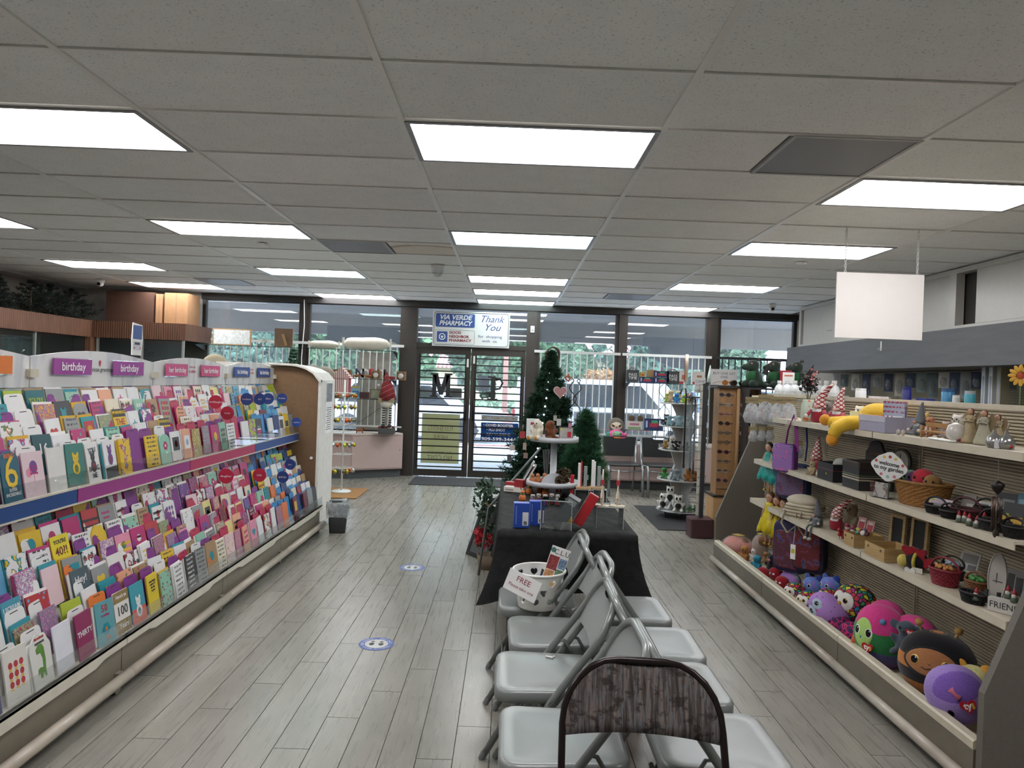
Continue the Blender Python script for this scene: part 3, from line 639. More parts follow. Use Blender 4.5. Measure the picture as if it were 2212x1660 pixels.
MPAL = [('red', 'yellow'), ('teal', 'orange'), ('purple', 'pink'), ('charcoal', 'red'), ('yellow', 'green'), ('white', 'sky blue'), ('magenta', 'white')]
motif_me = {}
def get_motif(k, p):
 if (k, p) not in motif_me: motif_me[(k, p)] = motif(k, *MPAL[p])
 return motif_me[(k, p)]
mesh_cache = {}
def card_mesh(h, mat, w=.127, shape='rect'):
 k = (round(h, 3), mat.name, w, shape)
 if k not in mesh_cache:
  if shape == 'rect': b = B().box(-.003, .003, -w / 2, w / 2, 0, h)
  elif shape == 'arch': b = B().prism([(-w / 2, 0), (w / 2, 0)] + [(w / 2 * math.cos(a), h - w * .35 + w * .35 * math.sin(a)) for a in [PI * q / 8 for q in range(9)]], -.003, .003, 'X')
  elif shape == 'cloud': b = B().prism([(-w / 2, 0), (w / 2, 0)] + [((w / 2 + .004 * math.cos(6 * a)) * math.cos(a), h * .72 + (h * .28 + .006 * math.cos(7 * a)) * math.sin(a)) for a in [PI * q / 16 for q in range(17)]], -.003, .003, 'X')
  mesh_cache[k] = b.mesh('greeting_card', mat)
 return mesh_cache[k]
env_w = B().box(-.010, -.0045, -.068, .060, .004, .188).mesh('envelope', M('#e3e2de', .7, var=.02)); env_y = B().box(-.010, -.0045, -.068, .060, .004, .188).mesh('envelope', M('#cfa63a', .7)); env_t = B().box(-.010, -.0045, -.068, .060, .004, .188).mesh('envelope', M('#2f8d9b', .7)); env_p = B().box(-.010, -.0045, -.068, .060, .004, .188).mesh('envelope', M('#b8417c', .7)); env_k = B().box(-.010, -.0045, -.068, .060, .004, .188).mesh('envelope', M('#a98f6e', .7))
def tabmesh(c, h=.240):
 w = .062; P = [(-w, 0), (w, 0), (w, h - .018), (w - .006, h - .005), (w - .018, h), (-w + .018, h), (-w + .006, h - .005), (-w, h - .018)]
 return B().mat(0).prism(P, -.0205, -.019, 'X').mat(1).box(-.0189, -.0187, -.024, .024, h - .013, h - .009).mesh('divider_tab', [M(c, .5, var=.03), m_blk])
TABC = {'white': tabmesh('#dcdcda'), 'orange': tabmesh('#d9762e'), 'purple': tabmesh('#7c2f82'), 'crimson': tabmesh('#b3264c'), 'blue': tabmesh('#2f83bd'), 'navy': tabmesh('#25437f')}
SEC = [  # (y from, y to, tab colours, card colours, envelope)
 (0, 3.45, ['white'] * 5 + ['orange', 'purple'], ['white', 'white', 'teal', 'teal', 'yellow', 'lime', 'navy', 'red', 'pale pink', 'cream', 'grey', 'charcoal', 'sky blue', 'magenta'], [env_w, env_y, env_t, env_w, env_p]),
 (3.45, 4.67, ['purple'] * 6 + ['white', 'white', 'crimson'], ['white', 'white', 'white', 'white', 'cream', 'teal', 'yellow', 'red', 'pink', 'grey', 'charcoal', 'kraft brown', 'magenta', 'mint', 'peach'], [env_w, env_w, env_y, env_t, env_k]),
 (4.67, 5.87, ['crimson'] * 8 + ['purple'], ['white', 'white', 'white', 'pale pink', 'pale pink', 'pink', 'pale yellow', 'magenta', 'peach', 'mint', 'cream', 'grey', 'purple', 'dark red'], [env_w, env_w, env_p, env_w, env_p]),
 (5.87, 7.2, ['blue'] * 5 + ['navy'] * 2, ['white', 'white', 'sky blue', 'navy', 'teal', 'orange', 'charcoal', 'grey', 'yellow', 'lime', 'dark red', 'cream', 'kraft brown'], [env_w, env_t, env_w, env_k, env_w])]
MN = {'balloon': 'balloon print', 'cake': 'cake print', 'heart': 'heart print', 'flower': 'flower print', 'lettering': 'block lettering', 'animal': 'animal print', 'stripes': 'striped print', 'circles': 'rows of circles', 'window': 'framed print', 'star': 'star print', None: 'plain front', 'dots': 'dotted pattern', 'blob': 'blotchy pattern', 'script': 'handwriting lines', 'speckle': 'speckled print'}
def ordi(n):
 return str(n) + ('th' if 10 <= n % 100 <= 20 else {1: 'st', 2: 'nd', 3: 'rd'}.get(n % 10, 'th'))
ROWN = ['one', 'two', 'three', 'four', 'five', 'six', 'seven', 'eight']
# (tier,row,~Y) -> special card: base colour, h, list of (text,size,colour,dy,dz,rot)
SPEC = {}
def sp(tier, row, px, py, **kw):
 Xr = (-2.30 + .045 * row) if tier == 0 else (-2.155 + .0475 * row); Y = at(px, py, X=Xr).y
 SPEC[(tier, row, round((7.0 - .075 - Y) / .15))] = kw
sp(1, 7, 193, 1370, c='#8c2a58', h=.2, name='maroon', d='reading THIRTY', T=[('THIRTY', .034, 'white', .11)])
sp(1, 7, 155, 1400, c='#dadce4', h=.2, name='blank white', d='plain front', T=[])
sp(1, 7, 228, 1330, c='#5f9ea6', h=.2, name='blue-green', d='reading 50', T=[('50', .045, 'red', .165), ('is nothing', .014, 'magenta', .135)], mot=('flower', 1, -.04))
sp(1, 7, 265, 1310, c='#dedcd8', h=.2, name='gold and white', d='reading 100 Years', T=[("Here's to", .024, 'white', .175), ('100', .062, 'charcoal', .105), ('Years', .036, 'white', .035)], bands=[(.148, .2), (0, .062)], bc='#8f7a4a')
sp(1, 7, 300, 1290, c='#3f99a8', h=.2, name='teal', d='with rabbit and coral band', T=[], bands=[(0, .075)], bc='#d0604c', mot=('animal', 5, -.02))
sp(1, 7, 327, 1275, c='#d9c02c', h=.2, name='bright yellow', d='with lines of dark text', T=[('many happy\nreturns of\nthe day\nto you', .016, 'charcoal', .14)])
sp(1, 7, 105, 1420, c='#d8d8d2', h=.21, name='white', d='with a tall green dinosaur', T=[('ferocious', .016, 'red', .195), ('DINOSAUR', .012, 'charcoal', .175)], dino=True, shape='cloud')
sp(1, 7, 58, 1440, c='#d6d4cc', h=.205, name='white', d='with six cupcake animals', T=[], mot=('circles', 0, 0))
sp(1, 7, 8, 1460, c='#24306a', h=.2, name='navy', d='reading lovably', T=[('INCREDIBLY\n\nLOVABLY', .018, 'white', .12)])
sp(1, 3, 160, 1160, c='#e0cf2a', h=.2, name='bright yellow', d='reading You are 40', T=[("YOU'RE", .026, 'charcoal', .17), ('40?!', .055, 'dark red', .125)])
sp(1, 5, 70, 1225, c='#3f8fa4', h=.2, name='blue', d='reading I scream you scream', T=[('I SCREAM\nYOU\nSCREAM', .026, 'white', .14)])
sp(1, 5, 200, 1225, c='#4a5b62', h=.2, name='slate', d='reading Hey', T=[('Hey!', .045, 'white', .15)])
sp(1, 5, 265, 1240, c='#d8d6d0', h=.2, name='white', d='reading 50 in maroon', T=[('50', .05, 'dark red', .12)])
sp(0, 5, 35, 1045, c='#1c5a70', h=.215, name='teal and yellow', d='shaped like number 6', T=[('6', .20, 'yellow', .12), ('BEING', .026, 'orange', .195), ('SUPER\nINCREDIBLE', .019, 'white', .04)], shape='arch')
sp(0, 5, 85, 1045, c='#dcc6cc', h=.2, name='pink', d='with a unicorn and rainbow', T=[('for you\non your\nbirthday', .015, 'magenta', .12)], mot=('balloon', 2, .02))
sp(0, 5, 130, 1040, c='#d6d5d0', h=.205, name='blank pale', d='plain front', T=[])
sp(0, 5, 178, 1020, c='#3c7a72', h=.2, name='dark green', d='with green animal', T=[], mot=('animal', 4, 0))
sp(0, 5, 212, 1005, c='#dcdcda', h=.2, name='white', d='reading You bring me', T=[('YOU', .036, 'charcoal', .16), ('BRING\nME', .036, 'charcoal', .05)], mot=('animal', 3, .0))
sp(0, 5, 247, 990, c='#dcdcdc', h=.2, name='white', d='with white rabbit', T=[], bands=[(0, .06)], bc='#34363f', mot=('animal', 2, .02))
sp(0, 4, 120, 955, c='#174a52', h=.19, name='dark teal', d='with number 16', T=[('16', .07, 'white', .12)])
sp(0, 1, 90, 875, c='#14626a', h=.18, name='dark green', d="reading You are", T=[("YOU'RE", .03, 'lime', .13)])
sp(0, 3, 265, 945, c='#d9b62c', h=.2, name='yellow and black', d='reading Warning', T=[('WARNING!', .026, 'yellow', .18), ('THE\nF', .05, 'red', .10)], bands=[(.155, .2)], bc='#28282a')
sp(0, 4, 357, 975, c='#d9b62c', h=.2, name='yellow and black', d='framed Warning', T=[('WARNING!', .026, 'yellow', .18), ('THE\nF', .05, 'red', .10)], bands=[(.155, .2)], bc='#28282a')
cards = []
for tier, nrow in ((0, 6), (1, 8)):
 for r in range(nrow):
  X = (-2.30 + .045 * r) if tier == 0 else (-2.155 + .0475 * r)
  zb = (1.315 - .068 * r) if tier == 0 else (.785 - .0745 * r)
  if tier == 0 and r == 5: zb = .968; X = -2.066
  if tier == 1 and r == 7: zb = .262; X = -1.818
  for j in range(33):
   Y = 7.0 - .075 - .15 * j
   ylim = -X * F / 1150
   if Y < ylim: continue
   cards.append((Y, tier, r, j, X, zb))
cards.sort(key=lambda c: c[0]); tabs_n = 0
st = {}; tabstuff = B()
def solid(b, me, x, y, z, rot): pass
for n, (Y, tier, r, j, X, zb) in enumerate(cards):
 sec = [s_ for s_ in SEC if s_[0] <= Y < s_[1]][0]; R_ = random.Random(n * 13 + 5)
 tab = R_.choice(sec[2]); front = (tier == 0 and r == 5) or (tier == 1 and r == 7)
 tilt = -.24 if not front else -.17
 y = Y + R_.uniform(-.006, .006); yaw_ = R_.uniform(-.09, .09)
 key = (tier, r, j); S = SPEC.get(key)
 # tab
 if R_.random() < .88 and not (S and S['d'] == 'plain front'):
  hgt = R_.uniform(-.018, .010)
  if tabs_n < 299:
   o = link('divider_tab', TABC[tab], rack, (X + 1.8, y - 4.6, zb + hgt), (R_.uniform(-.05, .05), tilt - .02, yaw_ * .5)); tabs_n += 1
  else:
   mt = Matrix.Translation((X, y, zb + hgt)) @ Euler((0, tilt, 0)).to_matrix().to_4x4(); st.setdefault(tab, B()).join(B().box(-.02, -.019, -.06, .06, 0, .205), mt)
 # card
 cname = R_.choice(sec[3] + ['white'] * 3); kind = R_.choices([None, 'dots', 'blob', 'script', 'speckle', 'm'], [12 if cname == 'white' else 6, 5, 6, 9, 9, 34])[0]
 h = R_.choice([.178, .183, .19, .172]) + (.012 if front else 0); shape = 'rect'; m_ = None
 if kind == 'm': mo = R_.choice(MOT); pal = R_.randrange(len(MPAL)); mat_ = M(PAL[cname], .45, var=.03)
 elif kind is None: mat_ = M(PAL[cname], .45, var=.03)
 else:
  c1, c2 = R_.choice([('#3a3a3e', '#b23a3e'), ('#1f8a96', '#d9b62c'), ('#6f4a8c', '#d98aa4'), ('#b02d6c', '#5c9fc4'), ('#4c7d4e', '#d5713c')])
  if kind == 'script': c1 = '#3c3c40' if cname not in ('navy', 'charcoal', 'dark red', 'purple') else '#d8d8d8'
  mat_ = cardmat(PAL[cname], kind, c1, c2, R_.randrange(3))
 if S: mat_ = M(S['c'], .45, var=.03); h = S['h']; shape = S.get('shape', 'rect')
 elif R_.random() < .08: shape = R_.choice(['arch', 'cloud'])
 if R_.random() < .10 and not S: continue
 if n < 300 or S:
  me = card_mesh(h, mat_, .127 if R_.random() > .2 or S else .118, shape)
  if tier == 0: rown = 'upper tier row ' + ROWN[r]
  else: rown = 'lower tier row ' + ROWN[r]
  if S: lab = '%s card %s, %s pocket before end panel, %s' % (S['name'], S['d'].replace('reading ', 'reading ').replace('with a ', 'with ').replace('with the ', 'with '), ordi(j + 1), rown.replace('tier row', 'row'))
  else: lab = '%s card, %s, %s pocket from end panel, %s' % (cname, MN[mo] if kind == 'm' else MN[kind], ordi(j + 1), rown)
  o = link('greeting_card', me, None, (X, y, zb + R_.uniform(0, .012)), (R_.uniform(-.03, .03), tilt, yaw_)); tag(o, lab, 'greeting card', 'greeting cards in the rack')
  if R_.random() < .75 and not (S and S['name'].startswith('blank')): link('envelope', R_.choice(sec[4]), o, (0, R_.uniform(-.012, .012), R_.uniform(-.004, .004)))
  if kind == 'm' and not S: link('print', get_motif(mo, pal), o)
  if S:
   for a_, b0 in enumerate(S.get('bands', [])): B().box(.0031, .0035, -.0633, .0633, b0[0], b0[1] - .0002).obj('printed_band', M(S['bc'], .45), o)
   for tx, sz, tcn, dz in S['T']: text(tx, sz, m_ink[tcn], o, (.0042, 0, dz), (PI / 2, 0, PI / 2), depth=.0003, bold=.0006, width=None)
   if 'mot' in S: mm = S['mot']; link('print', get_motif(mm[0], mm[1]), o, (.0003, 0, mm[2]))
   if S.get('dino'):
    d = B(); d.prism([(-.03, .155), (-.012, .17), (.012, .168), (.022, .15), (.024, .10), (.018, .06), (.020, .035), (.010, .035), (.004, .055), (-.008, .035), (-.018, .037), (-.022, .06), (-.034, .052), (-.030, .075), (-.016, .08), (.004, .075), (.006, .11), (-.004, .135), (-.026, .135)], .0032, .0038, 'X'); d.obj('dinosaur_print', M('#5c8a3a', .5), o)
 else:
  key2 = cname; mt = Matrix.Translation((X, y, zb)) @ Euler((0, tilt, yaw_)).to_matrix().to_4x4(); bb = st.setdefault('card_' + cname, B())
  bb.join(B().box(-.009, .003, -.0635, .0635, 0, h), mt)
  if kind == 'm' and R_.random() < .8: st.setdefault('card_' + MPAL[pal][0], B()).join(B().box(.0032, .0038, -.04, .04, h * .4, h * (.6 + R_.random() * .3)), mt)
# distant pocket contents joined: one mesh of cards, one of tabs
mats_ = []; big = B(); bigt = B(); mt_t = []
for k, b in st.items():
 if k.startswith('card_'): mats_.append(M(PAL[k[5:]], .45, var=.03)); b.mi = [len(mats_) - 1] * len(b.f); big.join(b)
 else: mt_t.append(M({'white': '#dcdcda', 'orange': '#d9762e', 'purple': '#7c2f82', 'crimson': '#b3264c', 'blue': '#2f83bd', 'navy': '#25437f'}[k], .5)); b.mi = [len(mt_t) - 1] * len(b.f); bigt.join(b)
if big.f: o = big.obj('greeting_cards', mats_); tag(o, 'small cards filling the pockets beside the brown end panel', 'greeting card', 'greeting cards in the rack', 'stuff')
if bigt.f: o = bigt.obj('divider_tabs', mt_t, rack); o.location = (1.8, -4.6, 0); o['kind'] = 'stuff'
print('cards', len(cards), 'tabs', tabs_n)
# standee on top of the header
p = at(297, 757, X=-2.31)
t = thing('standee', 'small blue and white truck-shaped cardboard standee on top of the card rack', 'standee', (p.x, p.y, 1.63))
def FXp(pts, s): return [(a * s, b * s) for a, b in pts]
B().prism([(-.055, .0), (.055, .0), (.06, .05), (.07, .10), (.06, .19), (-.05, .20), (-.06, .10), (-.055, .05)], -.003, .003, 'X').obj('backing', m_white, t)
B().box(.0032, .004, -.05, .055, .10, .185).obj('blue_panel', M('#3d5a96', .5), t); B().box(.0032, .0045, -.045, .045, .03, .085).obj('truck_print', M('#c9cdd2', .5), t); B().box(.0046, .005, -.03, .03, .065, .08).obj('truck_window', M('#23262c', .4), t)
for sy_ in (-1, 1): B().cyl((.0046, sy_ * .035, .045), (.006, sy_ * .035, .045), .006, n=8).obj('tail_lamp', M('#b02c34', .4), t)
# ================================================================ CENTRE: chairs, basket, table
m_chair = M('#868b89', .33, .15, var=.02); m_tube = M('#7d8280', .28, .3, var=.02)
def uframe(b, w, pts_low, top, r, rad, n=8):
 """inverted U tube: pts_low are (x,z) from foot to below the bend; top (x,z)"""
 side = lambda s_: [(x, s_ * w, z) for x, z in pts_low]
 (xa, za) = pts_low[-1]; (xt, zt) = top; arc = []
 for k in range(1, 6):
  a = PI / 2 * k / 6; f = math.sin(a); arc.append((xa + (xt - xa) * f, w - rad * (1 - math.cos(a)), za + (zt - za) * f))
 path = side(1) + arc + [(xt, w - rad, zt), (xt, 0, zt), (xt, -w + rad, zt)] + [(x, -y, z) for x, y, z in arc[::-1]] + side(-1)[::-1]
 b.tube(path, r, n)
def folding_chair(lab, loc, rz, grp='grey metal folding chairs', seatc=None):
 t = thing('folding_chair', lab, 'chair', loc, rz, grp)
 # seat pan: x from .0 to .39
 s = B();
 def ring(k, z):
  out = []; hx, hy, rr = .195 - k, .195 - k, max(.06 - k, .03)
  for qx, qy, a0 in ((1, 1, 0), (-1, 1, 90), (-1, -1, 180), (1, -1, 270)):
   for q in range(5):
    a = math.radians(a0 + 22.5 * q); fx = 1.0 if qx > 0 else .92
    out.append((.215 + qx * (hx - rr) + math.cos(a) * rr, (qy * (hy - rr) + math.sin(a) * rr) * fx, z))
  return out
 s.loft([ring(.012, .412), ring(0, .416), ring(0, .448), ring(.006, .457), ring(.016, .461), ring(.05, .455), ring(.12, .449)])
 s.obj('seat', seatc or m_chair, t, True)
 f = B(); uframe(f, .212, [(.455, 0.0), (.21, .43), (.045, .66)], (-.02, .785), .0140, .13); f.obj('front_leg_frame', m_tube, t, True)
 f = B(); uframe(f, .19, [(.0, .0), (.12, .20)], (.24, .405), .011, .03); f.obj('rear_leg_frame', m_tube, t, True)
 # back panel in the plane of the frame
 P0 = Vector((.080, 0, .59)); P1 = Vector((-.016, 0, .778)); nrm = Vector((.89, 0, .45)); g = B(); rings = []
 for off in (0, 1):
  grid = []
  for i in range(9):
   v = i / 8; wv = .205 if v < .45 else .205 - .12 * (1 - math.sqrt(max(0, 1 - ((v - .45) / .55) ** 2)))
   for j in range(9):
    u = -1 + 2 * j / 8; p = P0.lerp(P1, v) - nrm * (.018 * (1 - u * u)) - nrm * (.006 * off)
    p.z -= (.02 * (1 - u * u)) * (1 - v) * -1; grid.append((p.x, u * wv, p.z))
  b0 = len(g.v); g._add(grid, [(i * 9 + j, i * 9 + j + 1, i * 9 + j + 10, i * 9 + j + 9) for i in range(8) for j in range(8)])
 g.obj('backrest', m_chair, t, True)
 for sgn in (-1, 1):
  B().tube([(.09, sgn * .208, .435), (.13, sgn * .206, .50), (.165, sgn * .208, .505)], .007, 6).obj('brace', m_tube, t, True)
  B().cyl((.21, sgn * .20, .43), (.21, sgn * .225, .43), .010, n=10).cyl((.115, sgn * .19, .24), (.115, sgn * .205, .24), .010, n=8).obj('rivet', M('#777b7a', .3, .6), t)
  for x in (.455, .0): B().cyl((x, sgn * (.212 if x > .1 else .19), 0), (x * .97, sgn * (.212 if x > .1 else .19), .03), .015, n=8).obj('foot_cap', M('#6f7371', .7), t)
 B().tube([(.38, -.21, .135), (.38, .21, .135)], .008, 6).obj('stretcher', m_tube, t, True)
 return t
bx = .43
folding_chair('grey folding chair facing the card rack, closest to the patterned chair', (bx - .01, 2.23, 0), PI)
folding_chair('grey folding chair with a white scuff on its seat, facing the card rack', (bx - .03, 2.72, 0), PI)
folding_chair('grey folding chair facing the card rack, next to the one with the basket', (bx + .02, 3.17, 0), PI + .03)
c4 = folding_chair('grey folding chair carrying the white heart basket', (bx - .03, 3.64, 0), PI)
folding_chair('grey folding chair facing the toy shelves, seat mostly behind the patterned chair', (bx + .04, 2.23, 0), 0)
folding_chair('grey folding chair facing the toy shelves, second from the patterned chair', (bx - .0, 2.67, 0), 0)
folding_chair('grey folding chair facing the toy shelves, second from the black table', (bx + .02, 3.08, 0), -.03)
folding_chair('grey folding chair facing the toy shelves, right beside the black table', (bx - .02, 3.53, 0), 0)
# scuff lies on the seat as a strip of tape
t = tag(B().tube([(bx - .24, 2.86, .459), (bx - .215, 2.85, .4595), (bx - .205, 2.865, .459)], .004, 4).obj('tape_scrap', m_white), 'scrap of white tape stuck on a grey folding chair seat', 'tape')
# patterned chair
t = thing('folding_chair', 'folding chair with dark woven striped fabric back and brown frame', 'chair', (.395, 1.955, 0), -PI / 2 - .07)
n = NT('woven_fabric'); v = n.coord('Object', (1, 90, 7)); g1 = n.noise(v, 1.0, 4, .7); v2 = n.coord('Object', (1, 18, 26)); g2 = n.noise(v2, 1.0, 4, .65); cw = n.n('TexChecker'); n.l(n.coord('Object', (1, 1, 1)), cw.inputs[0]); cw.inputs['Scale'].default_value = 480
c_ = n.ramp(g1, [(0.30, '#2b2523'), (0.42, '#4d4643'), (0.50, '#5d5552'), (0.54, '#6b7276'), (0.60, '#7b6558'), (0.70, '#8a857e')])
c_ = n.mix(n.ramp(g2, [(0.52, 0.0), (0.60, .75)]), c_, '#2d2524'); c_ = n.mix(.22, c_, cw.outputs[0], 'MULTIPLY'); n.base(c_); n.bump(cw.outputs[1], .5, .002); m_fab = n.fin(.95, 0, .15)
m_bf = M('#2c2523', .2, .5)
f = B(); uframe(f, .213, [(.40, 0.0), (.18, .43), (.045, .64)], (-.01, .80), .0100, .15, 10); f.obj('front_leg_frame', m_bf, t, True)
f = B(); uframe(f, .19, [(-.10, .0), (.05, .20)], (.20, .405), .011, .03); f.obj('rear_leg_frame', m_bf, t, True)
g = B(); A0 = Vector((.060, 0, .615)); A1 = Vector((-.010, 0, .799)); nr = Vector((.93, 0, .36))
rows_ = []
for i in range(15):
 v = i / 14; wv = .206 if v < .2 else .206 - .165 * (1 - math.sqrt(max(0, 1 - ((v - .2) / .8) ** 2))); row = []
 for j in range(29):
  u = -1 + 2 * j / 28; p = A0.lerp(A1, v); p.z += .018 * (1 - u * u) * (1 - v) ; ed = min(1, (1 - abs(u)) * 10, (1 - v) * 8, v * 8)
  row.append(((p - nr * .012 * (1 - u * u)), u * wv, math.sqrt(max(ed, 0))))
 rows_.append(row)
for sg in (1, -1):
 vs = [((p + nr * (.014 * e * sg)).x, y, (p + nr * (.014 * e * sg)).z) for row in rows_ for (p, y, e) in row]
 g._add(vs, [(i * 29 + j, i * 29 + j + 1, i * 29 + j + 30, i * 29 + j + 29) for i in range(14) for j in range(28)])
g.obj('backrest', m_fab, t, True)
B().rbox((.19, 0, .45), (.38, .38, .05), .06).obj('seat', m_fab, t)
# red bag under the chairs
t = thing('paper_bag', 'red paper bag on the floor beneath the folding chairs', 'bag', (.60, 3.30, 0), .3)
B().prism([(-.07, 0), (.07, 0), (.06, .22), (-.06, .22)], -.035, .035).obj('bag_body', M('#b3323f', .6), t); B().tube([(-.03, -.03, .2), (-.02, -.03, .26), (.02, -.03, .26), (.03, -.03, .2)], .003, 5).obj('handle', M('#8c2730', .6), t)
# heart basket
bk = thing('basket', 'round white plastic basket with heart-shaped holes on a folding chair', 'basket', (.185, 3.50, .461))
NU, NV = 220, 44; H_ = .175
def inheart(u, v, s):
 x = u / s; y = v / s + .1; return (x * x + y * y - .55) ** 3 - x * x * y ** 3 < 0 if True else False
vs = []; fs = []
for i in range(NV + 1):
 zz = H_ * i / NV; r = .098 + .027 * (i / NV)
 for j in range(NU): a = 2 * PI * j / NU; vs.append((r * math.cos(a), r * math.sin(a), zz))
for i in range(NV):
 for j in range(NU):
  zz = H_ * (i + .5) / NV; a = (j + .5) / NU; hit = False
  for row, (zc, ph) in enumerate(((.042, 0), (.088, .5), (.134, 0))):
   q = (a * 9 + ph) % 1.0 - .5; u_ = q / 9 * 2 * PI * .11
   if inheart(u_, zz - zc, .0195): hit = True
  if not hit: fs.append((i * NU + j, i * NU + (j + 1) % NU, (i + 1) * NU + (j + 1) % NU, (i + 1) * NU + j))
m_bask = M('#dcdcd6', .35)
bb = B(); bb._add(vs, fs); o = bb.obj('basket_wall', m_bask, bk, True); sm_ = o.modifiers.new('s', 'SOLIDIFY'); sm_.thickness = .0025
B().cyl((0, 0, .0), (0, 0, .003), .098, n=40).obj('basket_floor', m_bask, bk)
B().tube([(.128 * math.cos(a), .128 * math.sin(a), H_) for a in [2 * PI * k / 40 for k in range(40)]], .006, 8, True).obj('rim', m_bask, bk, True)
sg = thing('paper_sign', 'white paper sign on the basket rim reading FREE Please take one', 'sign', (.10, 3.35, .60), rot=(-.15, .32, -.42))
B().box(-.085, .085, -.001, .001, -.05, .05).obj('sheet', m_white, sg)
text('FREE', .036, M('#8e2638', .6, var=0), sg, (0, -.0015, .018), (PI / 2, 0, 0), depth=.0003); text('Please take one', .021, M('#8e2638', .6, var=0), sg, (0, -.0015, -.018), (PI / 2, 0, 0), depth=.0003)
bc = thing('brochure', 'brochure with photos headed C.L.U. standing in the heart basket', 'brochure', (.255, 3.50, .62), rot=(-.12, .30, -.05))
B().box(-.048, .048, -.002, .002, -.11, .13).obj('sheet', m_white, bc)
text('C.L.U.', .034, M('#26282c', .6, var=0), bc, (.012, -.003, .105), (PI / 2, 0, 0), depth=.0003); B().cyl((-.036, -.002, .11), (-.036, -.0026, .11), .013, n=16).obj('round_seal', M('#4c7f78', .5), bc)
for (x0, x1, z0, z1, c, v_) in ((-.045, .005, .015, .085, '#8a3a3a', .6), (.008, .045, .03, .08, '#7088a4', .6), (-.045, .0, -.03, .012, '#c78f62', .4), (.004, .045, -.03, .025, '#67896c', .5), (-.04, .04, -.09, -.04, '#c9ab7c', .2)):
 B().box(x0, x1, -.0026, -.002, z0, z1).obj('photo', M(c, .5, var=v_, scale=70), bc)
for k in range(3):
 o = thing('brochure', ['folded brochure lying low in the heart basket', 'blue photo brochure showing through the basket hearts', 'grey brochure at the back inside the basket'][k], 'brochure', (.16 + .02 * k, 3.48 + .03 * k, .50 + .01 * k), rot=(.2, .3 - .2 * k, k))
 B().box(-.045, .045, -.002, .002, -.03, .10).obj('sheet', M(['#4a4c50', '#3f78b0', '#26282c'][k], .5, var=.3, scale=50), o)
# ---- table and cloth
tb = thing('folding_table', 'long folding table under the black cloth', 'table', (.35, 4.78, 0))
B().rbox((0, 0, .72), (.74, 1.83, .03), .03).obj('tabletop', M('#c8c4ba', .5), tb)
for y in (-.72, .72):
 for x in (-.30, .30): B().cyl((x, y, .705), (x, y, 0), .014, n=8).obj('leg', M('#6c6e70', .4, .5), tb, True)
 B().cyl((-.3, y, .15), (.3, y, .15), .01, n=8).obj('crossbar', M('#6c6e70', .4, .5), tb, True)
def cloth(cx, cy, hx, hy, z, drop):
 N = 220; rings = [[] for _ in range(13)]; per = 4 * (hx + hy)
 for k in range(N):
  s_ = per * k / N;
  if s_ < 2 * hx: x, y, nx, ny = -hx + s_, -hy, 0, -1
  elif s_ < 2 * hx + 2 * hy: x, y, nx, ny = hx, -hy + s_ - 2 * hx, 1, 0
  elif s_ < 4 * hx + 2 * hy: x, y, nx, ny = hx - (s_ - 2 * hx - 2 * hy), hy, 0, 1
  else: x, y, nx, ny = -hx, hy - (s_ - 4 * hx - 2 * hy), -1, 0
  dcx = min(abs(abs(x) - hx), 1); dcy = min(abs(abs(y) - hy), 1); dc = math.hypot(dcx, dcy)
  cf = math.exp(-(dc / .10) ** 2); dirx = nx + cf * .9 * (1 if x > 0 else -1) * (1 - abs(nx)); diry = ny + cf * .9 * (1 if y > 0 else -1) * (1 - abs(ny))
  wv = math.sin(s_ * 17) * .5 + math.sin(s_ * 31 + 1) * .3 + math.sin(s_ * 7.3) * .5
  for i in range(13):
   t_ = i / 12; out = .006 + t_ * (.02 + .020 * wv * t_ + .085 * cf * t_); d = drop * t_ * (1 + .22 * cf + .03 * math.sin(s_ * 5))
   rings[i].append((cx + x + dirx * out, cy + y + diry * out, z - d + (-.004 if i else 0)))
 b = B(); top = [[(cx + (x[0] - cx) * f, cy + (x[1] - cy) * f, z + .002 * math.sin(40 * x[0] * f) * math.sin(23 * x[1] * f)) for x in rings[0]] for f in (.02, .3, .6, .9)]
 b.loft(top + rings, caps=False); return b
n = NT('black_cloth'); g_ = n.noise(n.coord('Object', (3, 1.2, 2)), 5, 4, .6); n.base(n.ramp(g_, [(0.3, '#131414'), (0.7, '#1c1d1d')])); n.bump(g_, .7, .03); m_blackc = n.fin(.75, 0, .2)
tag(cloth(.35, 4.78, .375, .92, .743, .30).obj('tablecloth', m_blackc, None, True), 'black cloth draped over the long display table', 'tablecloth')
TZ = .747
def boxthing(name, lab, cat, px, py, w, d, h, col, rz=0, z=TZ, Y=None, rot=None, parts=None, grp=None, rough=.45):
 p = at(px, py, z=z) if Y is None else at(px, py, Y=Y)
 t = thing(name, lab, cat, (p.x, p.y + (d / 2 if Y is None else 0), z if Y is None else p.z), rz, grp, rot)
 B().box(-w / 2, w / 2, -d / 2, d / 2, 0, h).obj('box_body', M(col, rough), t)
 for q in parts or []:
  nme, c, x0, x1, z0, z1 = q; B().box(x0, x1, -d / 2 - .0015, -d / 2, z0, z1).obj(nme, M(c, .5, var=.05), t)
 return t
bl = [('label', '#cfd2d4', .005, .038, .012, .085), ('printed_line', '#8fa8d8', -.032, -.029, .02, .12), ('barcode', '#3c4046', .012, .030, .016, .036)]
boxthing('gift_box', 'upright blue box with white barcode label at the table corner', 'box', 1125, 1141, .085, .06, .135, '#1f44a0', .05, parts=bl, grp='blue boxes')
boxthing('gift_box', 'upright blue box with white label beside the clear stand', 'box', 1158, 1136, .08, .06, .135, '#1f44a0', .12, parts=bl, grp='blue boxes')
m_acr2 = glassmat('acrylic', (.95, .97, .97), 2.2, .02)
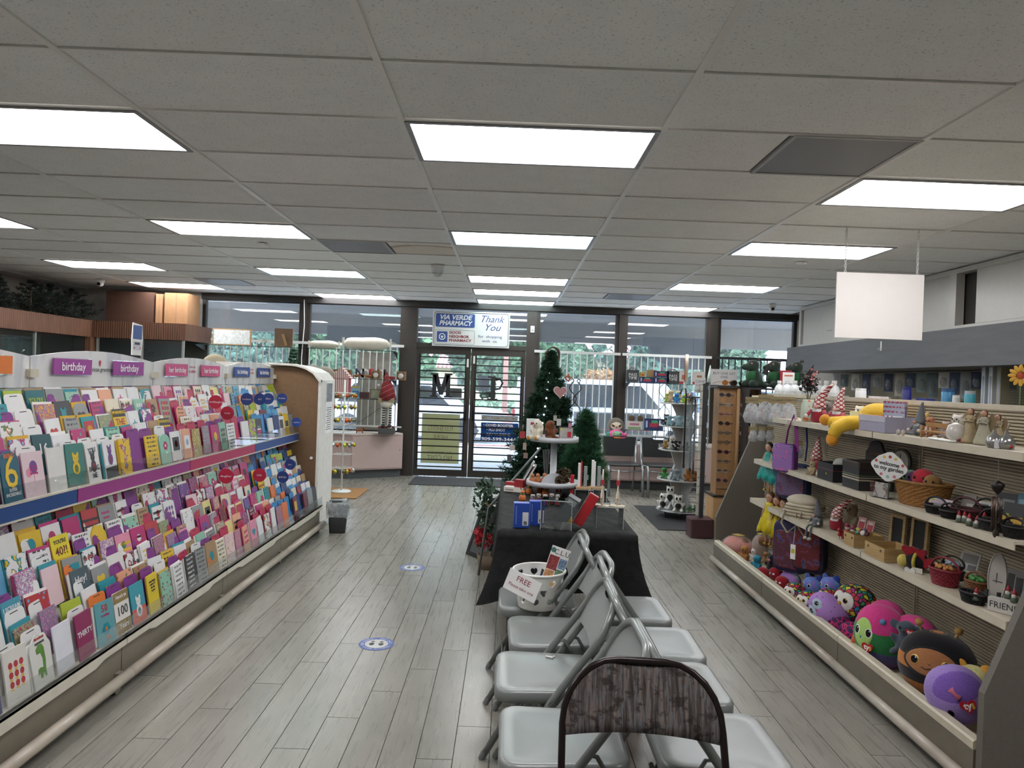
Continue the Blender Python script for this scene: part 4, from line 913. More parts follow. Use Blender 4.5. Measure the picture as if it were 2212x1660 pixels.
def riser(lab, p, w, d, h, rz=0):
 t = thing('acrylic_stand', lab, 'display stand', p, rz)
 b = B(); b.box(-w / 2, w / 2, -d / 2, d / 2, h - .003, h); b.obj('top_plate', m_acr2, t)
 for x in (-w / 2, w / 2 - .003): B().box(x, x + .003, -d / 2, d / 2, 0, h - .003).obj('side_plate', m_acr2, t)
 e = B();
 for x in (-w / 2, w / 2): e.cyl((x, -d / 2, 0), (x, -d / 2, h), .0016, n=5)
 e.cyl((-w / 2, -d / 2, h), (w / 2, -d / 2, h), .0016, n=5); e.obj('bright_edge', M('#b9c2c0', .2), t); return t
p = at(1212, 1148, z=TZ); t = riser('clear acrylic display box holding a leaning grey box', (p.x - .02, p.y + .07, TZ), .17, .13, .16, -.15)
B().box(-.085, .085, -.066, -.064, .0, .05).obj('front_plate', m_acr2, t)
t = thing('gift_box', 'dark grey box leaning back in the clear acrylic stand', 'box', (p.x - .01, p.y + .075, TZ + .006), rot=(0, .50, -.2))
B().box(-.04, .03, -.05, .05, 0, .19).obj('box_body', M('#4b5152', .5), t); B().box(.0302, .031, -.03, .035, .03, .10).obj('label', M('#aeb3b3', .5), t); B().box(-.03, .02, -.0515, -.05, .15, .18).obj('printed_mark', M('#7e8585', .5), t)
B().box(-.06, .06, -.02, .02, -.001, .002)
t = boxthing('price_card', 'small yellow and white card inside the clear acrylic stand', 'card', 1228, 1132, .035, .003, .06, '#d5cfb4', 0); B().box(-.015, .015, -.003, -.0016, .004, .03).obj('yellow_patch', M('#c8a92c', .5), t)
p = at(1258, 1146, z=TZ)
t = thing('picture_box', 'red-edged box with a dark photo front leaning beside the clear stand', 'box', (p.x + .0, p.y + .05, TZ + .01), rot=(0, .50, -.1))
B().box(-.055, .0, -.03, .03, 0, .19).obj('box_body', M('#a3282e', .4), t); B().box(-.0565, -.055, -.027, .027, .01, .18).obj('photo_front', M('#5a4038', .5, var=.6, scale=40), t); B().box(-.053, -.003, -.0315, -.03, .008, .182).obj('red_side', M('#b2262d', .3), t)
# right riser with ornaments
p = at(1318, 1146, z=TZ); riser('clear acrylic riser under the round wooden ornaments', (p.x, p.y + .10, TZ), .15, .16, .12)
for i, (px, py, lab) in enumerate([(1296, 1088, 'tall narrow wooden ornament with oval ring on white block, beside the pine tree'), (1327, 1087, 'tall narrow wooden ornament with oval ring on white block, at the riser corner')]):
 q = at(px, py, z=TZ + .123); t = thing('wooden_ornament', lab, 'ornament', (q.x, p.y + .06 + .0 * i, TZ + .121), -.35, 'standing wooden ornaments')
 B().box(-.042, .042, -.02, .02, 0, .008).obj('base_block', M('#d8cfbc', .6), t)
 B().lathe([(.016, -.0), (.026, .02), (.026, .06), (.012, .085), (.009, .13), (.013, .16), (.008, .20)], (0, 0, .008), n=14, sx=.35, sy=1).obj('ornament_body', M('#d7cdbc', .6), t, True)
 B().lathe([(.005, 0), (.018, .02), (.018, .05), (.005, .07)], (-.0, 0, .012), n=14, sx=.5, sy=1.02).obj('dark_inset', M('#2a2624', .6), t, True); B().box(-.008, .008, -.012, .012, .12, .15).obj('red_band', M('#a83236', .5), t); B().ball((0, -.02, .045), .006).obj('gold_bell', M('#c59a3c', .2, .9), t, True)
# letter blocks on wooden feet, behind
for i, (px, lab, c1, c2) in enumerate([(1254, 'pair of red and grey upright word blocks on wooden foot left of tall ornaments', '#b8303a', '#8a9392'), (1283, 'white, red and grey upright word blocks on wooden foot behind tall ornaments', '#e0e0de', '#8f9896')]):
 q = at(px + 6, 1058, z=TZ + .10); t = thing('word_blocks', lab, 'ornament', (q.x, q.y, TZ + .105), -.1)
 B().box(-.05, .05, -.02, .02, 0, .014).obj('wooden_foot', M('#b99a70', .6), t); B().box(-.04, -.022, -.012, .012, .014, .19 - .02 * (1 - i)).obj('upright_block', M('#e0e0de', .5), t); B().box(-.022, -.012, -.014, .014, .014, .18).obj('red_block', M(c1, .5), t)
 B().box(-.0, .022, -.014, .014, .014, .15).obj('grey_block', M(c2, .5), t); B().box(.022, .030, -.014, .014, .06, .09).obj('letter_step', M(c2, .5), t)
 riser('clear riser under the %s word blocks' % ('red and grey' if i == 0 else 'white and red'), (q.x, q.y, TZ), .12, .10, .103)
# boxes, bag, book, figurines
boxthing('gift_box', 'white box under the red boxes at the table edge', 'box', 1112, 1064, .15, .07, .035, '#d9d6ce', -.35, parts=[('printed_line', '#9a948a', -.06, .0, .010, .02)])
boxthing('gift_box', 'long red box lying on the white box', 'box', 1106, 1049, .09, .05, .022, '#a3272d', -.35, z=TZ + .036)
boxthing('gift_box', 'red box standing askew on the white box end', 'box', 1123, 1054, .07, .05, .055, '#96262c', -.5, z=TZ + .036)
t = boxthing('book', 'thin tall red book standing behind the grey box', 'book', 1236, 1077, .022, .09, .155, '#b81f2a', -.15); B().box(-.008, .008, -.0445, .0455, .003, .152).obj('pages', M('#e2d8cf', .7), t)
t = thing('candy_bag', 'clear bag of red and white candy shapes behind the table boxes', 'bag', (at(1205, 1070, z=TZ).x, at(1205, 1070, z=TZ).y + .06, TZ))
for k in range(16):
 a = k * 2.4; r_ = .055 * math.sqrt(k / 16); B().ball((r_ * math.cos(a) * 1.3, r_ * math.sin(a) * .7, .022 + .028 * ((k * 7) % 3)), (.022, .016, .013), 8, 6, (k, k * .7, 0)).obj('candy', M('#c32634' if k % 2 else '#e4dcdc', .3), t, True)
B().ball((0, 0, .05), (.095, .055, .055), 16, 10).obj('wrapper', plasticfilm('clear_wrap', (.95, .95, .95), .25, '#e8e8ea'), t, True)
def figurine(lab, px, py, Y_=None, s=1.0):
 q = at(px, py, z=TZ); t = thing('reindeer_figurine', lab, 'figurine', (q.x, q.y, TZ), 0, 'orange reindeer figurines', scale=s)
 B().lathe([(.020, 0), (.026, .01), (.024, .03), (.012, .05)], n=12).obj('body', M('#b5652f', .6), t, True); B().ball((0, -.004, .060), (.015, .014, .015)).obj('head', M('#c77a3e', .6), t, True)
 B().tube([(-.016, -.002, .048), (0, -.014, .045), (.016, -.002, .048)], .006, 6).obj('green_scarf', M('#3c7a50', .7), t, True); B().ball((0, -.02, .058), .0045, 8, 6).obj('nose', M('#b0262c', .4), t, True)
 for sg_ in (-1, 1): B().tube([(sg_ * .006, 0, .072), (sg_ * .016, 0, .085), (sg_ * .022, 0, .098)], .0025, 5).tube([(sg_ * .014, 0, .083), (sg_ * .006, 0, .094)], .002, 5).obj('antler', M('#8c4a2e', .6), t, True)
for i, (px, py, lab) in enumerate([(1143, 1068, 'orange reindeer figurine beside the red boxes'), (1166, 1066, 'orange reindeer figurine in front of the white stand'), (1178, 1073, 'orange reindeer figurine touching the candy bag'), (1128, 1083, 'orange reindeer figurine above the first blue box')]): figurine(lab, px, py)
for i, (px, py, c) in enumerate([(1150, 1092, '#6d2630'), (1163, 1090, '#7b2f38'), (1177, 1092, '#6d2630'), (1191, 1090, '#5d2530'), (1204, 1092, '#7d3039')]):
 q = at(px, py, z=TZ); t = thing('glass_jar', ['small glass jar of dark red sweets, first behind the blue boxes', 'small glass jar of dark red sweets, second behind blue boxes', 'glass jar of dark red sweets in the middle of the jar row', 'glass jar of dark red sweets left of the last jar', 'glass jar of dark red sweets closest to the grey box'][i], 'jar', (q.x, q.y, TZ), 0, 'small sweet jars')
 B().lathe([(.017, 0), (.019, .01), (.019, .05), (.014, .06)], n=12).obj('jar_glass', m_acr2, t, True); B().cyl((0, 0, .003), (0, 0, .042), .016, n=10).obj('sweets', M(c, .5, var=.4, scale=150), t); B().cyl((0, 0, .06), (0, 0, .068), .015, n=12).obj('lid', M('#c9c9c4', .3, .4), t)
# ---- two-tier stand
q = at(1197, 955, Y=5.15); sx_ = q.x
st2 = thing('tiered_stand', 'white two-tier round stand on the black table', 'display stand', (sx_, 5.15, TZ)); m_enam = M('#b9bec2', .35)
for z, r in ((.07, .19), (.385, .175)):
 B().lathe([(r - .01, z), (r, z), (r, z + .035), (r - .006, z + .035), (r - .008, z + .008), (.01, z + .008)], n=40).obj('tray', m_enam, st2, True)
B().lathe([(.075, 0), (.07, .01), (.024, .02), (.024, .385)], n=20).obj('column', m_enam, st2, True)
B().prism([(.09 * math.cos(a), .078 + .09 * math.sin(a)) for a in [PI * k / 14 for k in range(15)]], -.10, -.095).obj('half_round_plate', m_enam, st2)
def plush_sit(lab, loc, s, cb, cf=None, rz=0, ears='round', name='plush_toy', grp=None, cat='plush toy', tagc=None, belly=None, snout=None, vox=.010):
 """seated plush animal facing -Y, about .22*s tall"""
 t = thing(name, lab, cat, loc, rz, grp, scale=s); mb = plushmat(cb); b = B()
 b.ball((0, 0, .065), (.060, .050, .068)); b.ball((0, -.006, .155), (.052, .048, .048))
 for q in (-1, 1):
  b.ball((q * .045, -.055, .022), (.024, .042, .022)); b.ball((q * .058, -.018, .085), (.020, .022, .042), rot=(.4, q * .5, 0))
  if ears == 'round': b.ball((q * .038, .0, .195), (.018, .010, .018))
  elif ears == 'long': b.ball((q * .055, 0, .145), (.014, .010, .048), rot=(0, q * -.35, 0))
  elif ears == 'point': b.lathe([(.016, 0), (.010, .02), (.002, .036)], (q * .032, 0, .185), n=8)
  elif ears == 'big': b.ball((q * .070, .0, .165), (.032, .008, .034))
 o = b.obj('body', mb, t, True); remesh(o, vox)
 if snout: B().ball((0, -.050, .145), (.024, .018, .018)).obj('snout', plushmat(snout), t, True)
 if belly: B().ball((0, -.016, .065), (.045, .042, .052)).obj('belly', plushmat(belly), t, True)
 for q in (-1, 1):
  B().ball((q * .019, -.049, .165), (.007, .005, .008), 8, 6).obj('eye', M('#17120f', .15), t, True)
  if cf: B().ball((q * .045, -.092, .022), (.020, .010, .020), 10, 6).obj('foot_pad', plushmat(cf), t, True)
 B().ball((0, -.066 if snout else -.053, .150), (.007, .005, .005), 8, 6).obj('nose', M('#3a2420', .4), t, True)
 if tagc: B().box(-.018, .018, -.052, -.05, .075, .115).obj('hang_tag', M(tagc, .5), t)
 return t
z1 = TZ + .395
plush_sit('white lamb plush with gold feet on the upper tray', (sx_ - .125, 5.08, z1), .72, '#d8d2bf', '#b98f3e', -.7, 'long', belly=None, tagc='#d8d4c8')
plush_sit('brown plush with long ears beside the lamb on the upper tray', (sx_ - .035, 5.12, z1), .70, '#6d3f24', None, .6, 'long')
t = thing('gift_bag', 'white gift bag with snowman print behind the lamb plush', 'bag', (sx_ - .155, 5.27, z1 - .0), .1); B().box(-.045, .045, -.015, .015, 0, .14).obj('bag_body', M('#d5dad8', .6), t)
B().cyl((0, -.0165, .055), (0, -.015, .055), .024, n=16).cyl((0, -.0165, .09), (0, -.015, .09), .016, n=14).obj('snowman_print', M('#f0f0f0', .6, var=0), t); B().box(-.018, .018, -.0175, -.0165, .095, .115).obj('red_hat_print', M('#a83440', .6), t)
t = thing('shadow_box', 'small framed box with a red stocking picture on the upper tray', 'picture', (sx_ + .075, 5.05, z1), -.05)
B().box(-.05, .05, -.012, .012, 0, .10).obj('frame', M('#5e5552', .5), t); B().box(-.045, .045, -.0135, -.012, .005, .095).obj('print', M('#a5a09e', .5, var=.15, scale=50), t); B().box(.008, .035, -.015, -.0135, .03, .07).obj('red_picture', M('#b02a34', .5), t); B().box(-.042, -.025, -.015, -.0135, .08, .09).obj('price_sticker', M('#c8cf34', .5), t)
for k, (dx, dy, s, lab) in enumerate([(.095, -.03, 1.0, 'brown spiky leaf bundle on the lower tray')]):
 t = thing('dried_leaves', lab, 'decoration', (sx_ + .06, 5.06, TZ + .08)); foliage('leaves', t, (0, 0, .05), (.08, .06, .07), 260, .022, M('#54452f', .8, var=.3), 91)
for k, (dx, lab) in enumerate([(-.15, 'terracotta figurine at the rim of the lower tray'), (-.11, 'terracotta figurine behind the half round plate'), (-.06, 'terracotta figurine nearest the stand column')]):
 t = thing('reindeer_figurine', lab, 'figurine', (sx_ + dx, 5.10 + .03 * k, TZ + .079), 0, 'orange reindeer figurines')
 B().lathe([(.020, 0), (.026, .01), (.024, .03), (.012, .05)], n=12).obj('body', M('#a8643a', .6), t, True); B().ball((0, -.004, .060), (.015, .014, .015)).obj('head', M('#b8744a', .6), t, True); B().box(-.014, .014, -.01, .01, .04, .05).obj('green_scarf', M('#4c7a58', .7), t)
# ---- needle trees
def needles(name, parent, pts_dirs, n_per, L, wid, mat, seed):
 rs = np.random.RandomState(seed); V = []; nn = 0
 P = np.array([p for p, d in pts_dirs]); D = np.array([d for p, d in pts_dirs])
 P = np.repeat(P, n_per, 0); D = np.repeat(D, n_per, 0); n = len(P)
 t_ = rs.uniform(0, 1, (n, 1)); base = P + D * t_; d = D / (np.linalg.norm(D, axis=1)[:, None] + 1e-9) * .7 + rs.normal(size=(n, 3)) * .6; d /= np.linalg.norm(d, axis=1)[:, None]
 s_ = np.cross(d, rs.normal(size=(n, 3))); s_ /= np.linalg.norm(s_, axis=1)[:, None]; L_ = L * rs.uniform(.6, 1.2, (n, 1))
 v = np.stack([base - s_ * wid, base + s_ * wid, base + d * L_], 1).reshape(-1, 3)
 me = bpy.data.meshes.new(name); me.from_pydata(v.tolist(), [], np.arange(3 * n).reshape(-1, 3).tolist()); me.materials.append(mat); me.update(); return link(name, me, parent)
def conifer(parent, h, r, levels, per, seed, mat, npn, L, wid, z0=0.1, droop=-.15, name='needles', pw=1.0):
 rs = random.Random(seed); pd = []; br = B()
 for i in range(levels):
  f = i / (levels - 1); z = z0 + (h - z0) * f; rr = r * (1 - f) ** pw + .02; k_ = max(4, int(per * (1 - f * .7)))
  for k in range(k_):
   a = 2 * PI * (k + rs.random()) / k_; l = rr * rs.uniform(.72, 1.08); d = (math.cos(a) * l, math.sin(a) * l, l * (droop + rs.uniform(-.1, .25)))
   pd.append(((0, 0, z), d)); br.tube([(0, 0, z), d and (d[0], d[1], z + d[2])], [.004, .0015], 4)
   for q in range(2):
    s_ = rs.uniform(.4, .8); a2 = a + rs.uniform(-.7, .7); l2 = l * .35; pd.append(((d[0] * s_, d[1] * s_, z + d[2] * s_), (math.cos(a2) * l2, math.sin(a2) * l2, l2 * .3)))
 br.obj('branches', M('#3a3a2c', .9), parent); return needles(name, parent, pd, npn, L, wid, mat, seed)
m_ndl = leafmat('#1d3527', '#35523f'); m_ndl2 = leafmat('#23452f', '#477a55')
ct = thing('christmas_tree', 'tall dark green artificial christmas tree behind the black table', 'christmas tree', (.37, 6.35, 0))
B().cyl((0, 0, 0), (0, 0, 1.78), .02, .006, n=8).obj('trunk', m_bark, ct); conifer(ct, 1.80, .50, 34, 20, 3, m_ndl, 60, .055, .005, .25, pw=.9)
B().cyl((0, 0, 0), (0, 0, .03), .2, n=20).obj('tree_base', M('#2c2c2a', .6), ct)
tag(B().tube([(.385 + .055 * math.cos(a), 6.33, 1.80 + .065 * math.sin(a)) for a in [2 * PI * k / 20 for k in range(20)]], [.009 + .004 * math.sin(7 * k) for k in range(21)][:20], 6, True).obj('twig_wreath', M('#4a3a2c', .9, var=.3)), 'small twig ring topping the christmas tree', 'wreath')
def ornament(name, lab, px, py, Y, fn):
 p = at(px, py, Y=Y); t = thing(name, lab, 'ornament', p, 0, 'tree ornaments'); fn(t); return t
def heart_poly(s): return [(s * 16 * math.sin(t) ** 3 / 16, s * (13 * math.cos(t) - 5 * math.cos(2 * t) - 2 * math.cos(3 * t) - math.cos(4 * t)) / 16) for t in [2 * PI * k / 28 for k in range(28)]]
def f_heart(t): B().prism(heart_poly(.058), -.004, .004).obj('rim', M('#d9c9c4', .6), t); B().prism(heart_poly(.050), -.006, -.004).obj('printed_face', M('#b98a8a', .6, var=.3, scale=180), t)
ornament('heart_ornament', 'pink patterned heart ornament on the christmas tree', 1210, 847, 5.95, f_heart)
def f_bow(t):
 for k in range(5): B().ball((.02 * math.cos(k * 1.3), -.004, .02 * math.sin(k * 1.3)), (.020, .005, .008), 8, 6, (0, k * 1.3, 0)).obj('loop', M('#b0623a', .4), t, True)
ornament('bow_ornament', 'orange bow ornament near the top of the christmas tree', 1227, 817, 6.1, f_bow)
def f_tag(c, w=.025, h=.035):
 def f(t): B().box(-w, w, -.002, .002, -h, h).obj('tag_face', M(c, .6), t); B().tube([(0, 0, h), (.004, 0, h + .03)], .0015, 4).obj('hanger', M('#8a7a60', .6), t)
 return f
for k, (px, py, c, lab) in enumerate([(1199, 904, '#b3b0ab', 'pale square tag ornament under the heart on the tree'), (1207, 913, '#c8c8c4', 'white tag ornament tilted above the framed box'), (1106, 968, '#c9b9b4', 'white tag ornament with red print by the door sign'), (1133, 965, '#b7a49c', 'narrow pale ornament left of the easel'),
  (1135, 985, '#a08a80', 'small pointed ornament hanging by the easel'), (1128, 940, '#a84440', 'red and white ornament beside the snowman bag'), (1231, 921, '#c888a0', 'pink ornament between the tree and the pine'), (1100, 990, '#55565c', 'dark ornament at the lower left of the tree')]):
 ornament('tag_ornament', lab, px, py, 5.85, f_tag(c, .014 + .004 * (k % 3), .022 + .006 * (k % 2)))
n = NT('fairy_light'); n.b.inputs['Emission Color'].default_value = (.8, .88, 1, 1); n.b.inputs['Emission Strength'].default_value = 6; m_fairy = n.fin(.4)
fl = thing('string_lights', 'tiny bluish white lights on the christmas tree', 'string lights', (.37, 6.35, 0)); fb = B(); rs_ = random.Random(4); wire = []
for k in range(60):
 f = k / 59; a = k * 2.1; r_ = .47 * (1 - f) + .04; fb.ball((r_ * math.cos(a), r_ * math.sin(a), .3 + 1.4 * f), .007, 6, 4); wire.append((r_ * math.cos(a), r_ * math.sin(a), .3 + 1.4 * f))
fb.obj('bulbs', m_fairy, fl); B().tube(wire, .0015, 3).obj('wire', M('#1d2a20', .6), fl)
p = at(1262, 1000, Y=5.5); pt = thing('pine_tree', 'small bushy green pine tree standing on the black table', 'artificial tree', (p.x, 5.50, TZ))
B().cyl((0, 0, 0), (0, 0, .66), .012, .004, n=6).obj('trunk', m_bark, pt); B().lathe([(.05, 0), (.06, .03), (.05, .06)], n=12).obj('burlap_base', M('#8c7655', .9), pt, True); conifer(pt, .58, .17, 15, 14, 9, m_ndl2, 44, .065, .0022, .07, .05, pw=.75)
# wire rack thing with scrolls behind tree
for i, (px, lab) in enumerate([(1243, 'dark scrolled iron easel beside the christmas tree'), (1436, 'dark scrolled iron easel above the green plush toys')]):
 Y = 6.6 if i == 0 else 10.8; p = at(px, 826 if i == 0 else 832, Y=Y); t = thing('scroll_easel', lab, 'easel', (p.x, Y, 0)); k_ = Y / 6.6
 for sg_ in (-1, 1):
  B().tube([(sg_ * (.02 * k_ + .035 * k_ * math.sin(q * .9)), 0, p.z + .0 - .30 * k_ * q / 10) for q in range(11)], .005, 6).tube([(sg_ * (.03 + .016 * math.cos(a)) * k_, 0, p.z + .01 + .016 * k_ * math.sin(a)) for a in [q * .6 for q in range(10)]], .004, 5).obj('scroll', M('#24201f', .5), t, True)
  B().tube([(sg_ * .03 * k_, 0, p.z - .3 * k_), (sg_ * .12, .05, .0 if i == 0 else .682)], .006, 6).obj('leg', M('#24201f', .5), t, True)
# folded easel / ladder and frames leaning behind the stand
t = thing('folding_easel', 'dark folding easel with grey rail behind the white stand', 'easel', (0.18, 5.62, 0))
a0 = at(1168, 968, Y=5.62);
B().tube([(a0.x - .18, 0, a0.z), (-.30, .0, .55), (-.36, 0, .02)], .016, 8, flat=.6).obj('rail', M('#6a6d6f', .4, .4), t, True)
B().tube([(a0.x - .15, .03, a0.z - .02), (.22, .05, .02)], .013, 8).obj('leg', M('#202223', .5), t, True); B().tube([(a0.x - .12, .04, a0.z - .02), (.12, .16, .02)], .013, 8).obj('leg', M('#202223', .5), t, True)
for i, (dx, lab) in enumerate([(0, 'white-edged dark picture frame leaning by the red boxes'), (.045, 'second white-edged picture frame leaning by the red boxes')]):
 q = at(1118 + 8 * i, 1050, z=TZ + .02); t = thing('framed_picture', lab, 'picture frame', (q.x, 5.35, TZ), rot=(0, .50, -.05)); B().box(-.006, .006, -.07, .07, 0, .24 - .03 * i).obj('frame', M('#d0d0cc', .5), t); B().box(-.008, -.006, -.055, .055, .02, .21 - .03 * i).obj('dark_panel', M('#2b2c2f', .4), t)
# black sign board leaning on the table
q0 = at(1042, 1212, z=0); t = thing('sign_board', 'black framed board leaning against the table side', 'sign board', (-.13, q0.y - .06, 0), rot=(0, .36, .6))
B().box(-.01, .01, 0, .035, .0, .46).box(-.01, .01, .30, .335, .0, .46).box(-.01, .01, .035, .30, .0, .035).box(-.01, .01, .035, .30, .425, .46).obj('frame', M('#1d1f20', .5), t); B().box(-.004, .006, .035, .30, .035, .425).obj('panel', M('#4c5052', .5), t); B().box(-.006, -.004, .06, .28, .30, .38).obj('white_label', M('#b8bcbc', .5), t)
# poinsettia garland and cloth bags on the floor
t = thing('artificial_plant', 'leafy stem with red flowers beside the table', 'plant', (-.12, 5.9, 0)); foliage('foliage', t, (0, 0, .50), (.13, .15, .34), 420, .026, leafmat('#2d4030', '#4d6650'), 33); foliage('red_flowers', t, (-.04, -.05, .28), (.10, .12, .12), 110, .028, M('#a8202c', .6), 35); B().lathe([(.07, 0), (.09, .12), (.085, .12), (.06, .01)], n=14).obj('pot', M('#7a6a58', .8), t, True)
for i, (px, py, lab, c) in enumerate([(1056, 1122, 'brown cloth bundle on the floor beside the sign board', '#8a6a4c'), (1052, 1102, 'small brown ribbon bundle behind the cloth bundle on the floor', '#7a5a40')]):
 q = at(px, py, z=0); t = thing('cloth_bundle', lab, 'cloth', (q.x, q.y + .08, 0)); b = B(); [b.ball((.05 * math.cos(k * 2.2), .035 * math.sin(k * 1.7), .028 + .008 * (k % 3)), (.05 - .01 * i, .035, .028), 12, 8, (k * .3, .2 * k, k)) for k in range(6)]; o = b.obj('folded_cloth', M(c, .9, var=.25, scale=40), t, True); remesh(o, .008)
t = thing('gift_box', 'white printed gift box on the floor by the table', 'box', (at(1074, 1118, z=0).x, at(1074, 1118, z=0).y + .05, 0), .3); B().box(-.05, .05, -.04, .04, 0, .12).obj('box_body', M('#c4c2b4', .6, var=.2, scale=60), t)
# ---- floor things
m_blu = M('#4a5f9e', .5, var=.04)
def sticker(lab, x, y):
 t = thing('floor_sticker', lab, 'floor sticker', (x, y, 0.0004), 0, 'social distancing floor stickers'); r = .102
 B().cyl((0, 0, 0), (0, 0, .0008), r, n=40).obj('blue_ring', m_blu, t); B().cyl((0, 0, .0008), (0, 0, .0012), r * .66, n=36).obj('white_disc', M('#c3c5c2', .5), t)
 for s_ in (-1, 1): B().prism([(s_ * .027 + .015 * math.cos(a), -.006 + .021 * math.sin(a)) for a in [2 * PI * k / 16 for k in range(16)]], .0012, .0016, 'Z').prism([(s_ * .025 + .011 * math.cos(a), .032 + .008 * math.sin(a)) for a in [2 * PI * k / 12 for k in range(12)]], .0012, .0016, 'Z').obj('footprint', M('#3a3c40', .6), t)
 s = 'PLEASE KEEP SOCIAL DISTANCE * STAND HERE * '; ml = M('#c9cdd6', .5, var=0)
 for k, ch in enumerate(s):
  if ch == ' ': continue
  a = PI / 2 + 2 * PI * k / len(s) + .5; o = text(ch, .024, ml, t, (.083 * math.cos(a), .083 * math.sin(a), .001), (0, 0, a - PI / 2 + PI), depth=.0002, res=1); o['kind'] = 'thing' if False else o.get('kind', 'thing'); del o['kind']
sticker('round blue floor sticker with footprints, closer to the folding chairs', -.71, 4.15); sticker('round blue floor sticker with footprints, closer to the door', -.73, 5.84)
tag(B().rbox((-.62, 10.72, .006), (1.55, .80, .012), .02).obj('door_mat', M('#3a3b3d', .95, var=.2, scale=80)), 'dark grey entrance mat in front of the store door', 'mat')
tag(B().rbox((-2.16, 9.35, .008), (.62, .80, .016), .02, seg=2).obj('coir_mat', M('#9a7248', .95, var=.25, scale=60)), 'brown coir mat under the white ornament stand', 'mat')
tag(B().rbox((2.05, 8.45, .005), (.75, 1.5, .01), .02).obj('floor_mat', M('#2c2d2f', .9, var=.3, scale=20)), 'dark patterned mat under the plush spinner', 'mat')
t = thing('trash_can', 'small black trash can with a clear bag liner at the card rack end', 'trash can', (-1.63, 7.05, 0), .15)
def sqring(hx, hy, z, r=.02): return [(qx * (hx - r) + math.cos(math.radians(a0 + 30 * k)) * r, qy * (hy - r) + math.sin(math.radians(a0 + 30 * k)) * r, z) for qx, qy, a0 in ((1, 1, 0), (-1, 1, 90), (-1, -1, 180), (1, -1, 270)) for k in range(4)]
B().loft([sqring(.075, .055, 0), sqring(.077, .057, .01), sqring(.098, .075, .30), sqring(.092, .069, .30), sqring(.07, .05, .015)]).obj('bin', M('#262829', .5), t, True)
b = B();
def wob(hx, hy, z, k): return [(x * (1 + .05 * math.sin(i * 2.3 + k)), y * (1 + .06 * math.sin(i * 3.1 + k * 2)), z + .012 * math.sin(i * 1.9 + k)) for i, (x, y, _) in enumerate(sqring(hx, hy, z, .03))]
b.loft([wob(.07, .05, .16, 0), wob(.096, .072, .30, 1), wob(.106, .084, .312, 2), wob(.112, .088, .27, 3), wob(.110, .087, .21, 4), wob(.106, .084, .155, 5)], caps=False); b.obj('bag_liner', plasticfilm('bin_liner', (.9, .92, .93), .62, '#c8cfd2', .25), t, True)
# ornament spinner
t = thing('ornament_spinner', 'white spinner stand hung with metallic ornaments beside the card rack', 'display stand', (-2.13, 9.35, .016)); m_wm = M('#d3d5d2', .4)
B().lathe([(.125, 0), (.125, .02), (.11, .028), (.02, .03)], n=28).obj('base_disc', m_wm, t, True); B().cyl((0, 0, .03), (0, 0, 1.47), .013, n=12).obj('pole', m_wm, t, True)
tiers = [.32, .50, .66, .80, .98, 1.15, 1.30]; oc = ['#b9a13a', '#8f9499', '#a86a3a', '#c8c8c4', '#6d6250', '#b0b83c', '#b4553a']
hang = B().lathe([(.004, -.062), (.020, -.045), (.024, -.028), (.012, -.008), (.002, 0)], n=8)
hm = {c: hang.mesh('hanging_ornament', M(c, .2, .8), True) for c in oc}; hs = B().prism([(.02 * (1 if k % 2 else .45) * math.cos(k * PI / 5), -.03 + .024 * (1 if k % 2 else .45) * math.sin(k * PI / 5)) for k in range(10)], -.003, .003)
hm2 = {c: hs.mesh('hanging_ornament', M(c, .2, .8)) for c in oc}; kk = 0
for i, z in enumerate(tiers):
 rg = B(); rg.tube([(.11 * math.cos(a), .11 * math.sin(a), z) for a in [2 * PI * k / 20 for k in range(20)]], .003, 5, True)
 for k in range(8): a = 2 * PI * k / 8; rg.tube([(0, 0, z), (.145 * math.cos(a), .145 * math.sin(a), z), (.15 * math.cos(a), .15 * math.sin(a), z + .012)], .0028, 4)
 rg.obj('ring', m_wm, t, True)
 if i in (1, 3): continue
 for k in range(16):
  a = 2 * PI * k / 16 + i; c = oc[(k * 3 + i) % 7]; r_ = .125 + .02 * (k % 2); link('hanging_ornament', (hm if (k + i) % 3 else hm2)[c], t, (r_ * math.cos(a), r_ * math.sin(a), z - .004), (0, 0, a))
# hanging blank sign
a, b_ = at(1811, 589, Y=5.14), at(1989, 732, Y=5.14)
t = thing('hanging_sign', 'blank white rectangular sign hanging on two chains from the ceiling', 'sign', ((a.x + b_.x) / 2, 5.14, 0)); hw = (b_.x - a.x) / 2 + .01
B().box(-hw, hw, -.006, .006, 1.955, 2.425).obj('sign_panel', M('#d9d5d0', .5, var=.01), t)
lk = B()
for q in [2 * PI * k / 12 for k in range(12)]: pass
def linkmesh(ry): return B().tube([(math.cos(q) * .007 * (0 if ry else 1), math.cos(q) * .007 * (1 if ry else 0), math.sin(q) * .013) for q in [2 * PI * k / 12 for k in range(12)]], .0022, 5, True).mesh('chain_link', M('#c9c9c6', .4), True)
l0, l1 = linkmesh(False), linkmesh(True)
for x in (-hw + .06, hw - .05):
 z = 2.43; k = 0
 while z < 2.745: link('chain_link', (l0, l1)[k % 2], t, (x, 0, z)); z += .0205; k += 1
